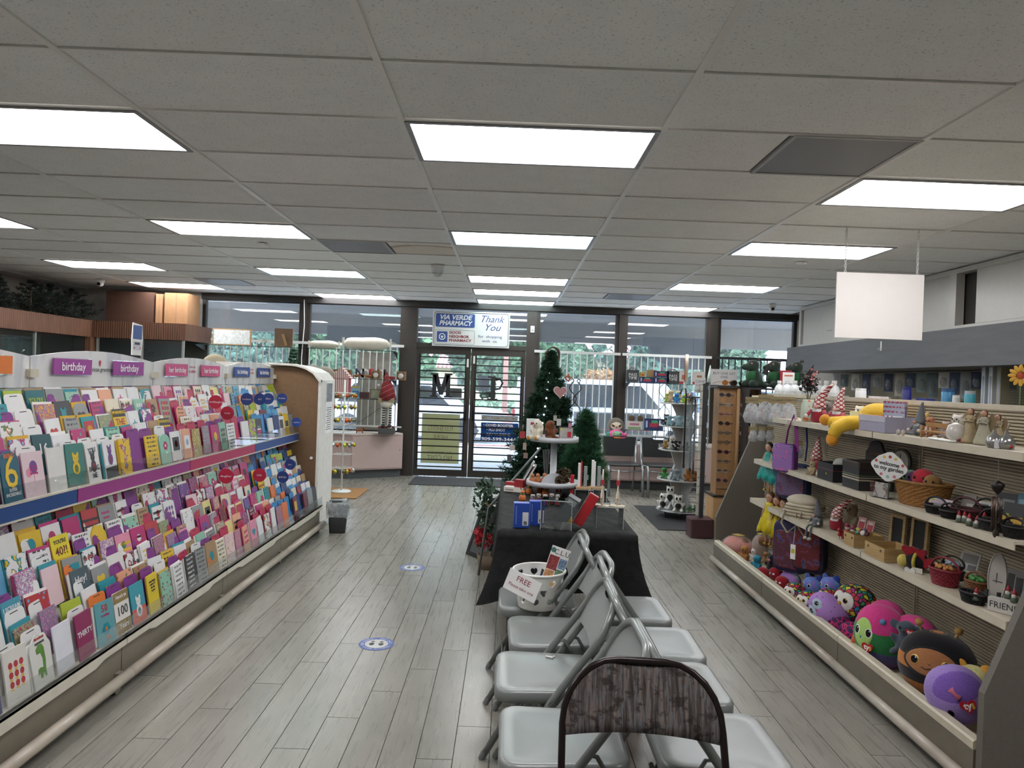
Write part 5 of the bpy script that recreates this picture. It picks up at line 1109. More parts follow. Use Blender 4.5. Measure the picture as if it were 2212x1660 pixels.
# ================================================================ TOY SHELVES (right)
GX0, GB = 1.86, 2.29; GY0, GY1 = 2.77, 6.28
gd = thing('display_shelves', 'long beige gondola shelving with ribbed back filled with toys and gifts', 'shelving', (2.1, 4.5, 0))
def GP(b, name, mat, smooth=None): o = b.obj(name, mat, gd, smooth); o.location = (-2.1, -4.5, 0); return o
m_bei = M('#c3baa6', .4); m_tau = M('#6f685b', .5); m_dark = M('#67625a', .7, var=.05, scale=60); m_rib = M('#b1a68f', .5)
GP(B().box(1.90, GB + .05, GY0, GY1, .06, .13), 'base_deck', m_bei)
JY = [GY0, 3.92, 5.10, GY1]
for y0, y1 in zip(JY[:-1], JY[1:]):
 GP(B().box(1.865, 1.885, y0 + .003, y1 - .003, .05, .185), 'kick_panel', m_tau)
 GP(B().prism([(1.862, .185), (1.862, .215), (1.87, .222), (1.905, .222), (1.905, .185)], y0 + .003, y1 - .003), 'ledge', m_bei)
 GP(B().cyl((1.848, y0 - .03 if y0 == GY0 else y0 + .004, .062), (1.848, y1 - .004, .062), .025, n=14), 'bumper', M('#b3aa9c', .25), True)
EPF = [(1.87, .05), (1.87, .42), (2.19, 1.22), (2.24, 1.53), (2.34, 1.53), (2.34, .05)]
GP(B().prism(EPF, GY1, GY1 + .03), 'end_panel', m_dark); GP(B().prism(EPF, GY0 - .04, GY0 - .005), 'end_panel', m_dark)
GP(B().box(GB + .004, GB + .03, GY0, GY1, .13, 1.52), 'back_board', M('#8f8570', .7))
y = GY0 + .01
for y0, y1 in ((GY0 + .01, 3.90), (3.94, 5.08), (5.12, GY1 - .01)):
 rb = B(); z = .135
 while z < 1.50: rb.box(GB - .006, GB + .004, y0, y1, z, z + .0085); z += .0155
 GP(rb, 'ribbed_back', m_rib)
for yy in (3.92, 5.10): GP(B().box(GB - .008, GB + .004, yy - .018, yy - .004, .2, 1.5).box(GB - .008, GB + .004, yy + .004, yy + .018, .2, 1.5), 'upright', M('#9c927d', .5))
GP(B().box(GB - .012, GB + .035, GY0, GY1, 1.505, 1.53), 'top_rail', m_bei)
SH = [(1.97, .69, 5.72), (1.99, 1.003, 5.72), (2.01, 1.35, 5.72)]
for X, z, ye in SH:
 for y0, y1 in ((GY0 + .002, 3.915), (3.925, 5.095), (5.105, ye)):
  GP(B().prism([(X, z - .035), (X, z), (GB - .01, z), (GB - .01, z - .012), (X + .006, z - .012), (X + .006, z - .035)], y0, y1), 'shelf', m_bei)
  for yy in (y0 + .01, y1 - .014): GP(B().prism([(X + .03, z - .013), (GB - .01, z - .013), (GB - .01, z - .07)], yy, yy + .004), 'bracket', m_bei)
# reverse side shelf
GP(B().box(GB + .055, 2.72, GY0, 6.85, 1.425, 1.44), 'rear_shelf', m_bei)
GP(B().box(GB + .055, 2.80, GY0, 6.85, .05, .2).box(GB + .055, 2.75, 6.85, 6.87, .05, 1.5), 'rear_deck', m_bei)
def shp(px, z, X):
 Y = 4.0
 for _ in range(6): r = (px - VX) + ROLL * ((HC - z) * F / Y); Y = X * F / r
 return Y
S3, S2, S1, DK = .691, 1.004, 1.351, .132
RZ = -1.15
# ---- printed fabrics
def scalemat(name, stops, edge, sc=38, ew=.10):
 k = ('SC', name)
 if k in MATS: return MATS[k]
 n = NT(name); v = n.coord('Object'); vo = n.n('TexVoronoi', feature='DISTANCE_TO_EDGE'); n.l(v, vo.inputs['Vector']); vo.inputs['Scale'].default_value = sc
 vc = n.n('TexVoronoi'); n.l(v, vc.inputs['Vector']); vc.inputs['Scale'].default_value = sc; s_ = n.n('SeparateColor'); n.l(vc.outputs['Color'], s_.inputs[0])
 base = n.ramp(s_.outputs[0], [((i + .5) / len(stops), c) for i, c in enumerate(stops)], 'CONSTANT'); f = n.ramp(vo.outputs['Distance'], [(ew * .7, 1.0), (ew, 0.0)])
 n.base(n.mix(f, base, edge)); MATS[k] = n.fin(.7, 0, .3); return n.m
m_rainb = scalemat('rainbow_scales', ['#b8324a', '#c9b83a', '#3f8a52', '#357a9e', '#a03a80', '#c9c23a', '#2f8a74', '#c2424c'], '#1c1c20', 40)
m_mag = scalemat('purple_spots', ['#3c2150'], '#c22a62', 30, .09)
m_blup = scalemat('blue_speckles', ['#5a7fc0', '#7a8fd0', '#8a6ab8', '#5aa0c8'], '#6a78c0', 60)
n = NT('lilac_ticks'); vo = n.n('TexVoronoi'); n.l(n.coord('Object', (1, 1, 1.3)), vo.inputs['Vector']); vo.inputs['Scale'].default_value = 34; vo.inputs['Randomness'].default_value = .25
n.base(n.ramp(vo.outputs['Distance'], [(0.14, '#5e5080'), (0.20, '#a77fc0')])); m_tick = n.fin(.8, 0, .2)
CAPPW = .85
def cap(b, R, az, el, au, av, lift=1.012, roll=0, n=18, m=5):
 if max(au, av) > .35: n, m = 28, 11
 rings = []; vs = []
 for i in range(m + 1):
  f = i / m
  for k in range(n):
   t = 2 * PI * k / n; u = au * f * math.cos(t); v = av * f * math.sin(t); u, v = u * math.cos(roll) - v * math.sin(roll), u * math.sin(roll) + v * math.cos(roll)
   d = Vector((math.sin(u) , -math.cos(u) * math.cos(v), math.sin(v) * math.cos(u) )); d.normalize(); d = Euler((-el, 0, az)).to_matrix() @ d
   lf = lift if i < m else 1.0; hx = math.hypot(d.x, d.y) + 1e-6; st = hx ** CAPPW / hx; vs.append((d.x * st * R[0] * lf, d.y * st * R[1] * lf, d.z * R[2] * lf))
 b._add(vs, [(i * n + k, i * n + (k + 1) % n, (i + 1) * n + (k + 1) % n, (i + 1) * n + k) for i in range(m) for k in range(n)]); return b
m_eye = M('#141014', .08); m_gold = M('#b89a4a', .3, .5)
def eyes(t, R, sep=.32, el=.12, s=.13, az=0, ring=m_gold):
 for q in (-1, 1):
  o = cap(B(), R, az + q * sep, el, s * 1.18, s * 1.3, 1.02).obj('eye_ring', ring, t, True); cap(B(), R, az + q * sep, el, s, s * 1.15, 1.028).obj('eye', m_eye, t, True)
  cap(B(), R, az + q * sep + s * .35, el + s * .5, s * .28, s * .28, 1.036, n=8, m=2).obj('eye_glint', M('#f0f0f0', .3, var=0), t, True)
HRT = heart_poly(.030)
ty_me = B().prism(HRT, -.003, .0).mesh('heart_tag', M('#b3202c', .35))
def hearttag(t, loc, rz=0, s=1.0, rx=0):
 o = link('heart_tag', ty_me, t, loc, (rx, 0, rz)); o.scale = (s, s, s); x = text('ty', .036, M('#efe6e6', .5, var=0), o, (-.003, -.004, .002), (PI / 2, 0, 0), depth=.0005, bold=.0012); B().box(.012, .020, -.0045, -.003, -.012, .01).obj('yellow_mark', M('#d0b040', .5), o); return o
def squish(lab, px, py, X, wpx, hpx, base, rz=RZ, rot=None, name='plush_toy', dz=0, sx_=1.0):
 """rounded stuffed toy: returns root and radii; the front faces local -Y"""
 p = at(px, py, X=X); Y = p.y; ry = wpx * Y / F / 2 / .93; rz_ = hpx * Y / F / 2
 zc = max(p.z, DK + rz_ * .85) + dz; t = thing(name, lab, 'plush toy', (X, Y, zc), rz, rot=rot); R = (ry, ry * .82, rz_)
 mt = base if not isinstance(base, str) else plushmat(base)
 b = B(); n_, m_ = 30, 20; rings = []
 for i in range(m_ + 1):
  a = PI * i / m_; st = max(math.sin(a), .02) ** .85; ct_ = -math.cos(a); rings.append([(math.cos(2 * PI * k / n_) * st * R[0], math.sin(2 * PI * k / n_) * st * R[1], ct_ * R[2]) for k in range(n_)])
 b.loft(rings); b.obj('body', mt, t, True); return t, R
def band(t, R, z0, z1, mat, lift=1.012, name='stripe'):
 b = B(); rings = []
 for i in range(15):
  a0, a1 = math.asin(z0), math.asin(z1); z = math.sin(a0 + (a1 - a0) * i / 14); st = max(1 - z * z, 0.0004) ** .425; lf = lift if 0 < i < 14 else 1.0; rings.append([(math.cos(2 * PI * k / 30) * st * R[0] * lf, math.sin(2 * PI * k / 30) * st * R[1] * lf, z * R[2]) for k in range(30)])
 b.loft(rings, caps=False); return b.obj(name, mat, t, True)
# bee
t, R = squish('large round black and orange striped bee plush with tan face', 2028, 1440, 2.06, 142, 144, '#c07628', rz=-.75)
band(t, R, -.99, -.74, plushmat('#17161a')); band(t, R, -.42, -.06, plushmat('#17161a')); band(t, R, .30, .995, plushmat('#17161a'), name='hood')
cap(B(), R, -.02, .28, .80, .50, 1.025).obj('face_outline', plushmat('#17161a'), t, True); cap(B(), R, -.02, .28, .72, .43, 1.035).obj('face', plushmat('#a9744a'), t, True)
R2 = tuple(x * 1.03 for x in R); eyes(t, R2, .40, .26, .11, -.02); cap(B(), R2, -.02, .22, .03, .02, 1.02, n=8, m=2).obj('nose', M('#3a2016', .4), t)
B().tube([(.018 * q, -R[1] * 1.045, R[2] * (.10 + (.02 if abs(q) in (0, 2) else -.02))) for q in (-2, -1, 0, 1, 2)], .002, 5).obj('mouth', M('#2a1812', .6), t)
for q in (-1, 1): B().tube([(q * R[0] * .4, 0, R[2] * .86), (q * R[0] * .48, 0, R[2] * 1.08)], .006, 6).ball((q * R[0] * .5, 0, R[2] * 1.16), .018, 10, 8).obj('antenna', [plushmat('#b08a4a')], t, True)
b = B(); [b.ball((R[0] * .62 + .022 * math.cos(k * 1.25), -R[1] * .86, -R[2] * .10 + .022 * math.sin(k * 1.25)), (.020, .010, .020), 10, 6) for k in range(5)]; b.obj('flower', plushmat('#c9c8c2'), t, True); B().ball((R[0] * .62, -R[1] * .86 - .010, -R[2] * .10), .010, 8, 6).obj('flower_heart', plushmat('#b5b83c'), t, True)
# yellow plush behind
t, R = squish('pale yellow round plush with smiling face and orange ears behind the bee', 2106, 1486, 2.12, 74, 88, '#cfc98a', rz=-.8)
eyes(t, R, .55, .20, .14, 0, M('#6aa0b0', .3)); B().tube([(.012 * q, -R[1] * 1.02, R[2] * (-.05 + .012 * q * q)) for q in (-2, -1, 0, 1, 2)], .002, 5).obj('mouth', m_blk, t)
for q in (-1, 1): B().ball((q * R[0] * .6, 0, R[2] * .86), (.026, .012, .03)).obj('ear', plushmat('#d39a3c'), t, True); cap(B(), R, q * .75, -.1, .16, .12, 1.015).obj('cheek', plushmat('#d8a890'), t, True)
# lilac
t, R = squish('lilac fluffy plush lying face down with pink ribbon and heart tag', 2068, 1538, 1.98, 112, 122, '#9a7fc4', rz=-.6, rot=(.0, -.35, -.5), dz=.04)
cap(B(), R, .2, .55, .9, .6, 1.01).obj('darker_patch', plushmat('#7c5cb0'), t, True)
for q in (-.9, -.35): cap(B(), R, q, -.38, .10, .14, 1.02).obj('eye', m_eye, t, True)
B().tube([(-.01, -R[1] * .92, R[2] * .45), (.0, -R[1] * .99, R[2] * .30), (.012, -R[1] * 1.04, R[2] * .14)], [.014, .006, .014], 8).obj('ribbon', plushmat('#d0708a'), t, True); hearttag(t, (.035, -R[1] * 1.10, -R[2] * .12), .15, 1.05)
# parrot coloured big one
def hooded(lab, px, py, X, w_, h_, rz, tagloc=True, small=False):
 t, R = squish(lab, px, py, X, w_, h_, '#2f7a44', rz=rz)
 band(t, R, -.995, -.35, plushmat('#6a4a80'), 1.006, 'lower_band'); band(t, R, -.62, -.35, plushmat('#55527e'), 1.008, 'middle_band')
 cap(B(), R, .30, .95, 1.05, .72, 1.02).obj('pink_hood', plushmat('#cf3f86'), t, True); cap(B(), R, -.35, .18, .42, .50, 1.03).obj('face', plushmat('#a9cf72'), t, True)
 R2 = tuple(x * 1.02 for x in R); eyes(t, R2, .26, .20, .12, -.33, M('#e8e8e8', .5)); cap(B(), R2, -.38, .02, .04, .06, 1.03, n=8, m=2).obj('beak', plushmat('#3a7aa8'), t, True)
 B().ball((R[0] * .35, -R[1] * .75, R[2] * .62), .016, 10, 8).obj('pompom', plushmat('#5a88b0'), t, True); B().ball((-R[0] * .80, -R[1] * .45, -R[2] * .35), (.018, .03, .05)).obj('wing', plushmat('#d3663a'), t, True)
 if tagloc: hearttag(t, (-R[0] * .05, -R[1] * 1.08, -R[2] * .22), 0, 1.0)
 return t, R
hooded('large pink-hooded green and purple plush with green face leaning on the ledge', 1905, 1405, 2.02, 106, 138, -.95)
hooded('pink-hooded plush with green face behind the leaning one, against the ribbed back', 1918, 1342, 2.14, 76, 84, -.95)
hooded('pink-hooded plush behind the small grey elephant plush', 1980, 1382, 2.14, 92, 98, -.95)
def softie(lab, px, py, X, hpx, cb, rz=RZ, **kw):
 p = at(px, py, X=X); s = hpx * p.y / F / .225; return plush_sit(lab, (X, p.y, max(p.z - .11 * s, DK + .004)), s, cb, None, rz, **kw)
el_ = softie('small dark grey-blue elephant plush with purple inner ears', 1962, 1378, 2.02, 84, '#46525e', -.9, ears='big'); hearttag(el_, (.04, -.06, .155), 0, .8)
# rainbow owls
def owl(lab, px, py, X, w_, h_, rz, mt=m_rainb, face='#dcd9d2', beak='#c09a3c'):
 t, R = squish(lab, px, py, X, w_, h_, mt, rz=rz)
 for q in (-1, 1): cap(B(), R, -.35 + q * .25, .22, .42, .48, 1.02).obj('face_disc', plushmat(face), t, True)
 R2 = tuple(x * 1.015 for x in R); eyes(t, R2, .28, .24, .12, -.35); B().lathe([(.0, -.03), (.011, -.012), (.011, .0), (.0, .01)], (-R[0] * .34, -R[1] * .99, R[2] * .10), n=8).obj('beak', plushmat(beak), t, True)
 return t, R
owl('large rainbow scaled owl plush with white face against the ribbed back', 1850, 1306, 2.12, 84, 82, -.95)
t, R = owl('small rainbow scaled owl plush nearest the red plush balls', 1720, 1283, 1.97, 46, 44, -.9); hearttag(t, (-R[0] * .5, -R[1] * .9, -R[2] * .6), 0, .5)
t, R = owl('small rainbow scaled owl plush beside the lying lilac owl', 1748, 1302, 1.97, 48, 46, -.8); hearttag(t, (R[0] * .1, -R[1], -R[2] * .6), 0, .5)
owl('tiny rainbow plush peeking between the blue plush toys and lilac owl', 1790, 1290, 2.06, 38, 34, -1.0)
t, R = squish('lilac owl plush lying sideways with tick pattern', 1793, 1322, 1.98, 86, 64, m_tick, rz=-.9, rot=(0, .5, -.9))
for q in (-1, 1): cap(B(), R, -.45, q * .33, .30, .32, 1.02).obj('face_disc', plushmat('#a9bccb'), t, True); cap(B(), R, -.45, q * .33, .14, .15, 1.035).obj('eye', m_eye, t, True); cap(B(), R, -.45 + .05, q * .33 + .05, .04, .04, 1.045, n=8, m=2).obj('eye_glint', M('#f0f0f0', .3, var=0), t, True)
cap(B(), R, -.22, 0, .06, .05, 1.05, n=8, m=2).obj('beak', plushmat('#c9566a'), t, True)
squish('lilac patterned plush behind the first small rainbow owl', 1708, 1268, 2.08, 46, 40, m_tick)
for px, X, w_, h_, py, lab in ((1812, 2.0, 62, 46, 1366, 'magenta and purple giraffe-spotted cushion plush under the lilac owl'), (1846, 2.0, 62, 54, 1378, 'magenta and purple spotted plush beside the leaning pink-hooded plush')): squish(lab, px, py, X, w_, h_, m_mag)
for px, lab in ((1758, 'blue and purple speckled plush with blue ear behind the small owls'), (1796, 'blue and purple speckled plush closest to the large rainbow owl')):
 t, R = squish(lab, px, 1268, 2.10, 42, 38, m_blup, rz=-1.0); eyes(t, R, .4, .15, .16, -.3, M('#e0e0e0', .5)); B().ball((R[0] * .6, 0, R[2] * .9), (.024, .012, .026)).obj('ear', plushmat('#2a3f90'), t, True); B().ball((-R[0] * .6, 0, R[2] * .9), (.020, .010, .022)).obj('ear', plushmat('#4a60b0'), t, True)
for px, py, X, lab in ((1650, 1242, 1.96, 'round red plush ball by the ledge with white emblem'), (1677, 1242, 2.03, 'round red plush ball with white eye patch, furthest from the ledge'), (1691, 1261, 1.97, 'round red plush ball in front of the other two, touching the ledge')):
 t, R = squish(lab, px, py, X, 31, 29, '#9c1f2a'); cap(B(), R, -.3, .15, .2, .14, 1.03).obj('white_patch', M('#d8d8d8', .4), t, True); cap(B(), R, .35, .15, .16, .14, 1.03).obj('white_patch', M('#d8d8d8', .4), t, True)
for px, py, X, h_, c, e, lab in ((1702, 1238, 2.12, 34, '#8396a2', 'big', 'pale grey elephant plush lying behind the red balls'), (1720, 1246, 2.10, 34, '#8fa0aa', 'big', 'second pale grey elephant plush beside the first, near the backpacks'), (1669, 1218, 2.02, 44, '#1c1b1e', 'round', 'black plush with pink snout in the toy bin'),
  (1637, 1222, 1.99, 40, '#2f88a4', 'round', 'bright blue plush between brown cub and black plush'), (1609, 1211, 1.98, 42, '#a56f38', 'round', 'tan cub plush beside the wrapped toys at the bin end'), (1630, 1200, 2.07, 32, '#d8d0c4', 'point', 'white plush behind the tan cub'),
  (1674, 1194, 2.14, 34, '#8a8a86', 'point', 'grey dog plush under the yellow dress dolls'), (1656, 1206, 2.12, 28, '#8c6440', 'round', 'small brown plush between the black plush and white plush'), (1756, 1250, 2.17, 30, '#5c3820', 'round', 'dark brown bear plush against the ribbed back'), (1668, 1266, 1.93, 22, '#2f8a40', 'round', 'small green plush at the ledge below the red balls')):
 softie(lab, px, py, X, h_, c, RZ, ears=e, snout='#c98a8a' if 'black' in lab[:6] else None)
m_wrap = plasticfilm('clear_bag', (.95, .95, .95), .30, '#e4e6e8', .08)
for px, py, X, w_, h_, c, lab in ((1595, 1183, 2.02, 66, 44, '#c8552c', 'orange and brown toy in a shiny clear bag at the bin end'), (1643, 1183, 2.12, 34, 50, '#8a5c3a', 'brown teddy sealed in a clear bag beside the dolls')):
 t, R = squish(lab, px, py, X, w_, h_, c, name='wrapped_toy'); B().ball((0, 0, 0), tuple(x * 1.12 for x in R), 18, 12).obj('clear_bag', m_wrap, t, True); B().ball((R[0] * .5, 0, R[2] * .5), R[2] * .55, 12, 8).obj('toy_head', plushmat('#7a5236'), t, True); B().box(-R[0] * .3, R[0] * .3, -R[1] * .3, R[1] * .3, R[2] * 1.1, R[2] * 1.16).obj('bag_header', M('#c0a85c', .5), t)
# ---- hanging dolls
def doll(lab, px, pytop, X, hpx, dress, hair, n_, grp):
 p = at(px, pytop, X=X); s = hpx * p.y / F / .40; t = thing('doll', lab, 'doll', (X, p.y, p.z - .40 * s), -1.0, grp, scale=s); sk = M('#c79a80', .6)
 b = B(); rings = []
 for z, r, k in ((.10, .085, 1), (.13, .082, 1), (.20, .060, .8), (.25, .035, .3), (.30, .030, 0), (.315, .026, 0)):
  rings.append([(math.cos(2 * PI * q / 28) * r * (1 + .12 * k * math.sin(7 * 2 * PI * q / 28)), math.sin(2 * PI * q / 28) * r * .7 * (1 + .12 * k * math.cos(5 * 2 * PI * q / 28)), z + .010 * k * math.sin(q * 1.7)) for q in range(28)])
 b.loft(rings); b.obj('dress', M(dress, .3, var=.2, scale=30), t, True)
 b = B(); b.ball((0, 0, .355), (.028, .026, .032), 14, 10).cyl((0, 0, .31), (0, 0, .34), .010, n=8)
 for q in (-1, 1): b.tube([(q * .026, 0, .305), (q * .045, -.01, .25), (q * .04, -.03, .20)], [.009, .007, .006], 6).tube([(q * .02, 0, .12), (q * .02, -.004, .02)], [.011, .009], 6)
 o = b.obj('body', sk, t, True)
 for q in (-1, 1): B().ball((q * .02, -.008, .012), (.011, .018, .010), 8, 6).obj('shoe', M('#b09040', .4, .3), t, True); B().ball((q * .010, -.0255, .358), (.003, .002, .003), 6, 4).obj('eye', m_blk, t)
 B().ball((0, .008, .365), (.033, .028, .032), 14, 10).ball((0, .018, .32), (.030, .018, .05), 12, 8).obj('hair', M(hair, .5, var=.2), t, True); B().cyl((0, .02, .36), (0, .05, .42), .002, n=5).obj('hanger', M('#999', .4, .8), t)
for i, (px, py, X) in enumerate(((1664, 1062, 1.99), (1679, 1070, 2.03), (1693, 1076, 2.07))): doll(['doll in yellow satin dress, hanging closest to the end panel', 'doll in yellow satin dress, middle of the three', 'doll in yellow satin dress, beside the canvas totes'][i], px, py, X, 118, '#d0bb1c', '#4a2c1c', i, 'dolls in yellow dresses')
for i, (px, py, X) in enumerate(((1662, 955, 2.06), (1676, 962, 2.09), (1688, 968, 2.12))): doll(['doll in teal dress, hanging closest to the end panel', 'doll in teal dress, middle of the three', 'doll in teal dress, behind the purple lunch bag'][i], px, py, X, 108, '#1f9a92', '#18151a', i, 'dolls in teal dresses')
# ---- coloring kits
for i, (px, py, s, X) in enumerate([(1625, 862, 1, 2.03), (1655, 858, 1.05, 2.0), (1682, 862, 1.0, 2.05), (1705, 862, .9, 2.10), (1628, 925, .55, 2.0), (1647, 925, .52, 2.05), (1664, 925, .5, 2.1), (1725, 955, .6, 2.15)]):
 p = at(px, py, X=X); big = s > .8; t = thing('colouring_kit', ['clear bag colouring kit hung nearest the eyewear rack', 'clear bag colouring kit in front with rainbow sticks', 'clear bag colouring kit second from the vase', 'clear bag colouring kit right before the vase', 'small clear bag kit hanging low, beside the end panel', 'small clear bag kit hanging low, middle of three', 'small clear bag kit hanging low, above the teal dolls', 'small kit bag behind the purple lunch bag strap'][i], 'craft kit', p, -.7, 'clear bag kits on hooks', scale=s)
 B().box(-.055, .055, -.003, .003, -.040 - .008 * (i % 2), .014).obj('header_card', M('#8f7f5c', .7), t); B().lathe([(.012, -.035), (.045, -.05), (.062, -.10), (.075, -.15), (.055, -.20), (.01, -.205)], (.0, 0, 0), 14, 1, .45).obj('clear_bag', plasticfilm('kit_bag', (.95, .95, .95), .6, '#c9ccd0', .15), t, True)
 if big: text('COLORING KIT', .020, m_blk, t, (0, -.0035, -.014), (PI / 2, 0, 0), depth=.0004, res=1)
 for k in range(4): B().tube([(-.04 + .02 * k, -.012, -.16), (-.02 + .02 * k, -.014, -.10)], .005, 5).obj('stick', M(['#c03a3a', '#d0a030', '#3a8a50', '#3a60b0'][k], .4), t)
 B().ball((0, .0, -.14), (.050, .02, .05), 10, 8).obj('white_filling', M('#c8c6c4', .7, var=.2), t, True); B().cyl((0, 0, .0), (0, .14, .004), .0022, n=5).obj('hook', M('#aaa', .3, .8), t)
# ---- bags
p = at(1697, 990, X=1.99); t = thing('lunch_bag', 'purple lunch bag with pink and lilac picture front and long strap', 'bag', (p.x, p.y, p.z), -.85)
B().rbox((0, 0, 0), (.16, .075, .20), .02, (PI / 2, 0, 0)) if False else None
o = B().rbox((0, 0, 0), (.165, .20, .075), .03, (PI / 2, 0, 0)).obj('bag_body', M('#6c2f86', .6), t); o = B().rbox((0, -.040, 0), (.145, .18, .004), .03, (PI / 2, 0, 0)).obj('picture_front', cardmat('#8f6aa8', 'blob', '#c86a90', '#5a6ab8', 1), t); B().tube([(-.07 + 0, -.038, -.09), (-.07, -.038, .09), (.07, -.038, .09), (.07, -.038, -.09)], .004, 6, True).obj('piping', M('#7fa0b8', .5), t, True)
B().tube([(.0, .0, .09), (.02, -.01, .20), (.055, 0, .31), (.075, 0, .20), (.085, 0, .05)], .014, 8, flat=.2).obj('strap', M('#8a2f84', .6), t)
def backpack(lab, px, py, X, w_, h_, c1, c2, seed, rz=-.8):
 p = at(px, py, X=X); t = thing('backpack', lab, 'backpack', p, rz)
 B().rbox((0, 0, 0), (w_, h_, .10), .05, (PI / 2, 0, 0)).obj('bag_body', M(c1, .6), t); B().rbox((0, -.052, -h_ * .05), (w_ * .85, h_ * .75, .02), .04, (PI / 2, 0, 0)).obj('printed_front', cardmat(c2, 'blob', '#7a3a48', '#3f5a88', seed), t)
 B().tube([(-.03, -.02, h_ / 2 - .005), (-.02, -.02, h_ / 2 + .04), (.02, -.02, h_ / 2 + .04), (.03, -.02, h_ / 2 - .005)], .006, 6).obj('loop_handle', M('#2a2a30', .6), t, True)
 for q in (-1, 1): B().tube([(q * w_ * .3, .052, h_ * .42), (q * w_ * .34, .08, 0), (q * w_ * .3, .055, -h_ * .42)], .012, 6, flat=.3).obj('strap', M('#3a2c50', .6), t)
backpack('blue and purple printed backpack under the purple lunch bag', 1715, 1040, 2.12, .24, .26, '#35406e', '#6a5a78', 2)
p_ = at(1712, 1180, X=2.06); backpack('dark blue and red printed backpack hanging under the canvas totes', 1712, 1182, 2.08, .25, .36, '#2c2c52', '#5a3440', 0)
backpack('navy backpack with red piping beside the totes, against the back', 1752, 1182, 2.13, .22, .36, '#23223c', '#6a2c30', 1)
t = thing('price_tag', 'white price tag dangling on string before the dark backpack', 'tag', at(1714, 1194, X=1.98), -.9); B().box(-.018, .018, -.001, .001, -.05, .05).obj('card', m_white, t); B().box(-.012, .012, -.002, -.001, -.01, .02).obj('yellow_sticker', M('#c8c040', .5), t); B().tube([(0, 0, .05), (.01, .0, .17)], .0015, 4).obj('string', m_white, t)
for i, (px, pyt, pyb, c, lab) in enumerate([(1722, 905, 985, '#9c2436', 'red strap hanging under the top shelf'), (1743, 925, 1000, '#2a4f94', 'blue strap hanging under the top shelf')]):
 a, b_ = at(px, pyt, X=2.12), at(px + 6, pyb, X=2.12); t = thing('lanyard', lab, 'strap', a, -.8); B().tube([(0, 0, 0), (.01, 0, (b_.z - a.z) * .5), (.0, 0, b_.z - a.z)], .014, 6, flat=.15).obj('ribbon', M(c, .6), t)
# totes folded on shelf 3
Y = shp(1738, S3, 2.08); t = thing('tote_bag', 'stack of natural canvas tote bags folded on the lowest shelf end', 'tote bag', (2.08, Y, S3 + .002), -.9)
for k in range(4): B().rbox((.004 * k, 0, .012 + .022 * k), (.24 - .01 * k, .20, .021), .03).obj('folded_tote', M(['#b5aa94', '#bdb3a0', '#b0a58e', '#c2b9a6'][k], .9, var=.08), t)
o = B().ball((.0, -.01, .105), (.115, .085, .045), 20, 12).obj('top_tote', M('#c0b7a4', .9, var=.08), t, True)
for q in (0, 1): B().tube([(-.08 + .12 * q, -.10, .04), (-.09 + .12 * q, -.13, -.05), (-.04 + .12 * q, -.135, -.11), (.02 + .10 * q, -.13, -.05), (.0 + .12 * q, -.10, .03)], .012, 6, flat=.25).obj('handle', M('#b8ad98', .9), t)
# ---- gnomes
def gnome(lab, px, z, X, hpx, hat, body='#b0a8a0', beard='#c9c8c6', rz=-.9, legs=None, lean=.12, limb=None, legpx=0):
 Y = shp(px, z, X); s = hpx * Y / F / .30; t = thing('gnome', lab, 'gnome', (X, Y, z + .004 - .002), rz, scale=s)
 B().lathe([(.045, 0), (.058, .02), (.056, .07), (.04, .12), (.02, .14)], n=18).obj('body', plushmat(body), t, True)
 b = B(); P = []
 for i in range(9): f = i / 8; P.append((lean * .5 * f * f, 0, .11 + .19 * f))
 b.tube(P, [.052 * (1 - f / 8 * .86) + .001 for f in range(9)], 16); b.obj('hat', hat, t, True)
 B().lathe([(.004, -.07), (.035, -.04), (.038, 0), (.02, .02)], (0, -.030, .10), n=14, sx=1, sy=.6).obj('beard', M(beard, .95, var=.15, scale=80), t, True); B().ball((0, -.058, .118), .015, 10, 8).obj('nose', plushmat('#c99a88'), t, True)
 if limb:
  for q in (-1, 1): B().tube([(q * .05, -.02, .09), (q * .07, -.05, .05)], [.014, .012], 8).obj('arm', plushmat(limb), t, True); B().ball((q * .072, -.06, .045), .016, 8, 6).obj('mitten', plushmat('#c8bfb4'), t, True)
 if legs is not None:
  for q in (-1, 1):
   L = [(q * .025, -.045, .015), (q * .028, -.10, .012)] + ([(q * .03, -.125, -.02), (q * .03, -.13, -legs)] if legs > 0 else [(q * .035, -.17, .02)])
   B().tube(L, .011, 8).obj('leg', plushmat(limb or body), t, True); e = L[-1]; B().ball((e[0], e[1] - .012, e[2]), (.018, .03, .018) if legs > 0 else (.018, .018, .028), 10, 8).obj('boot', plushmat('#b5aea4'), t, True)
 return t
def latticemat():
 n = NT('lattice_knit'); s_ = n.n('SeparateXYZ'); n.l(n.coord('Object'), s_.inputs[0]); at_ = n.math('ARCTAN2', s_.outputs[1], s_.outputs[0])
 a = n.math('MULTIPLY_ADD', s_.outputs[2], 190.0, n.math('MULTIPLY', at_, 5.0)); c = n.math('SUBTRACT', n.math('MULTIPLY', s_.outputs[2], 190.0), n.math('MULTIPLY', at_, 5.0))
 f = n.math('MAXIMUM', n.math('SINE', a), n.math('SINE', c)); n.base(n.ramp(f, [(0.62, '#cfc4bc'), (0.72, '#8c1c2c')])); return n.fin(.9, 0, .2)
m_lat = latticemat()
gnome('gnome with red and white lattice hat bent over, beside the flowered vase', 1770, S1, 2.10, 84, m_lat, '#8c2030', lean=.22, limb='#a0404a'); gnome('gnome with tall upright red and white lattice hat on the top shelf', 1812, S1, 2.14, 80, m_lat, '#b04a52', lean=.08, limb='#b04a52')
gnome('gnome with red lattice hat standing on the middle shelf end', 1765, S2, 2.14, 76, m_lat, '#9c3844', beard='#b05a60', lean=.03)
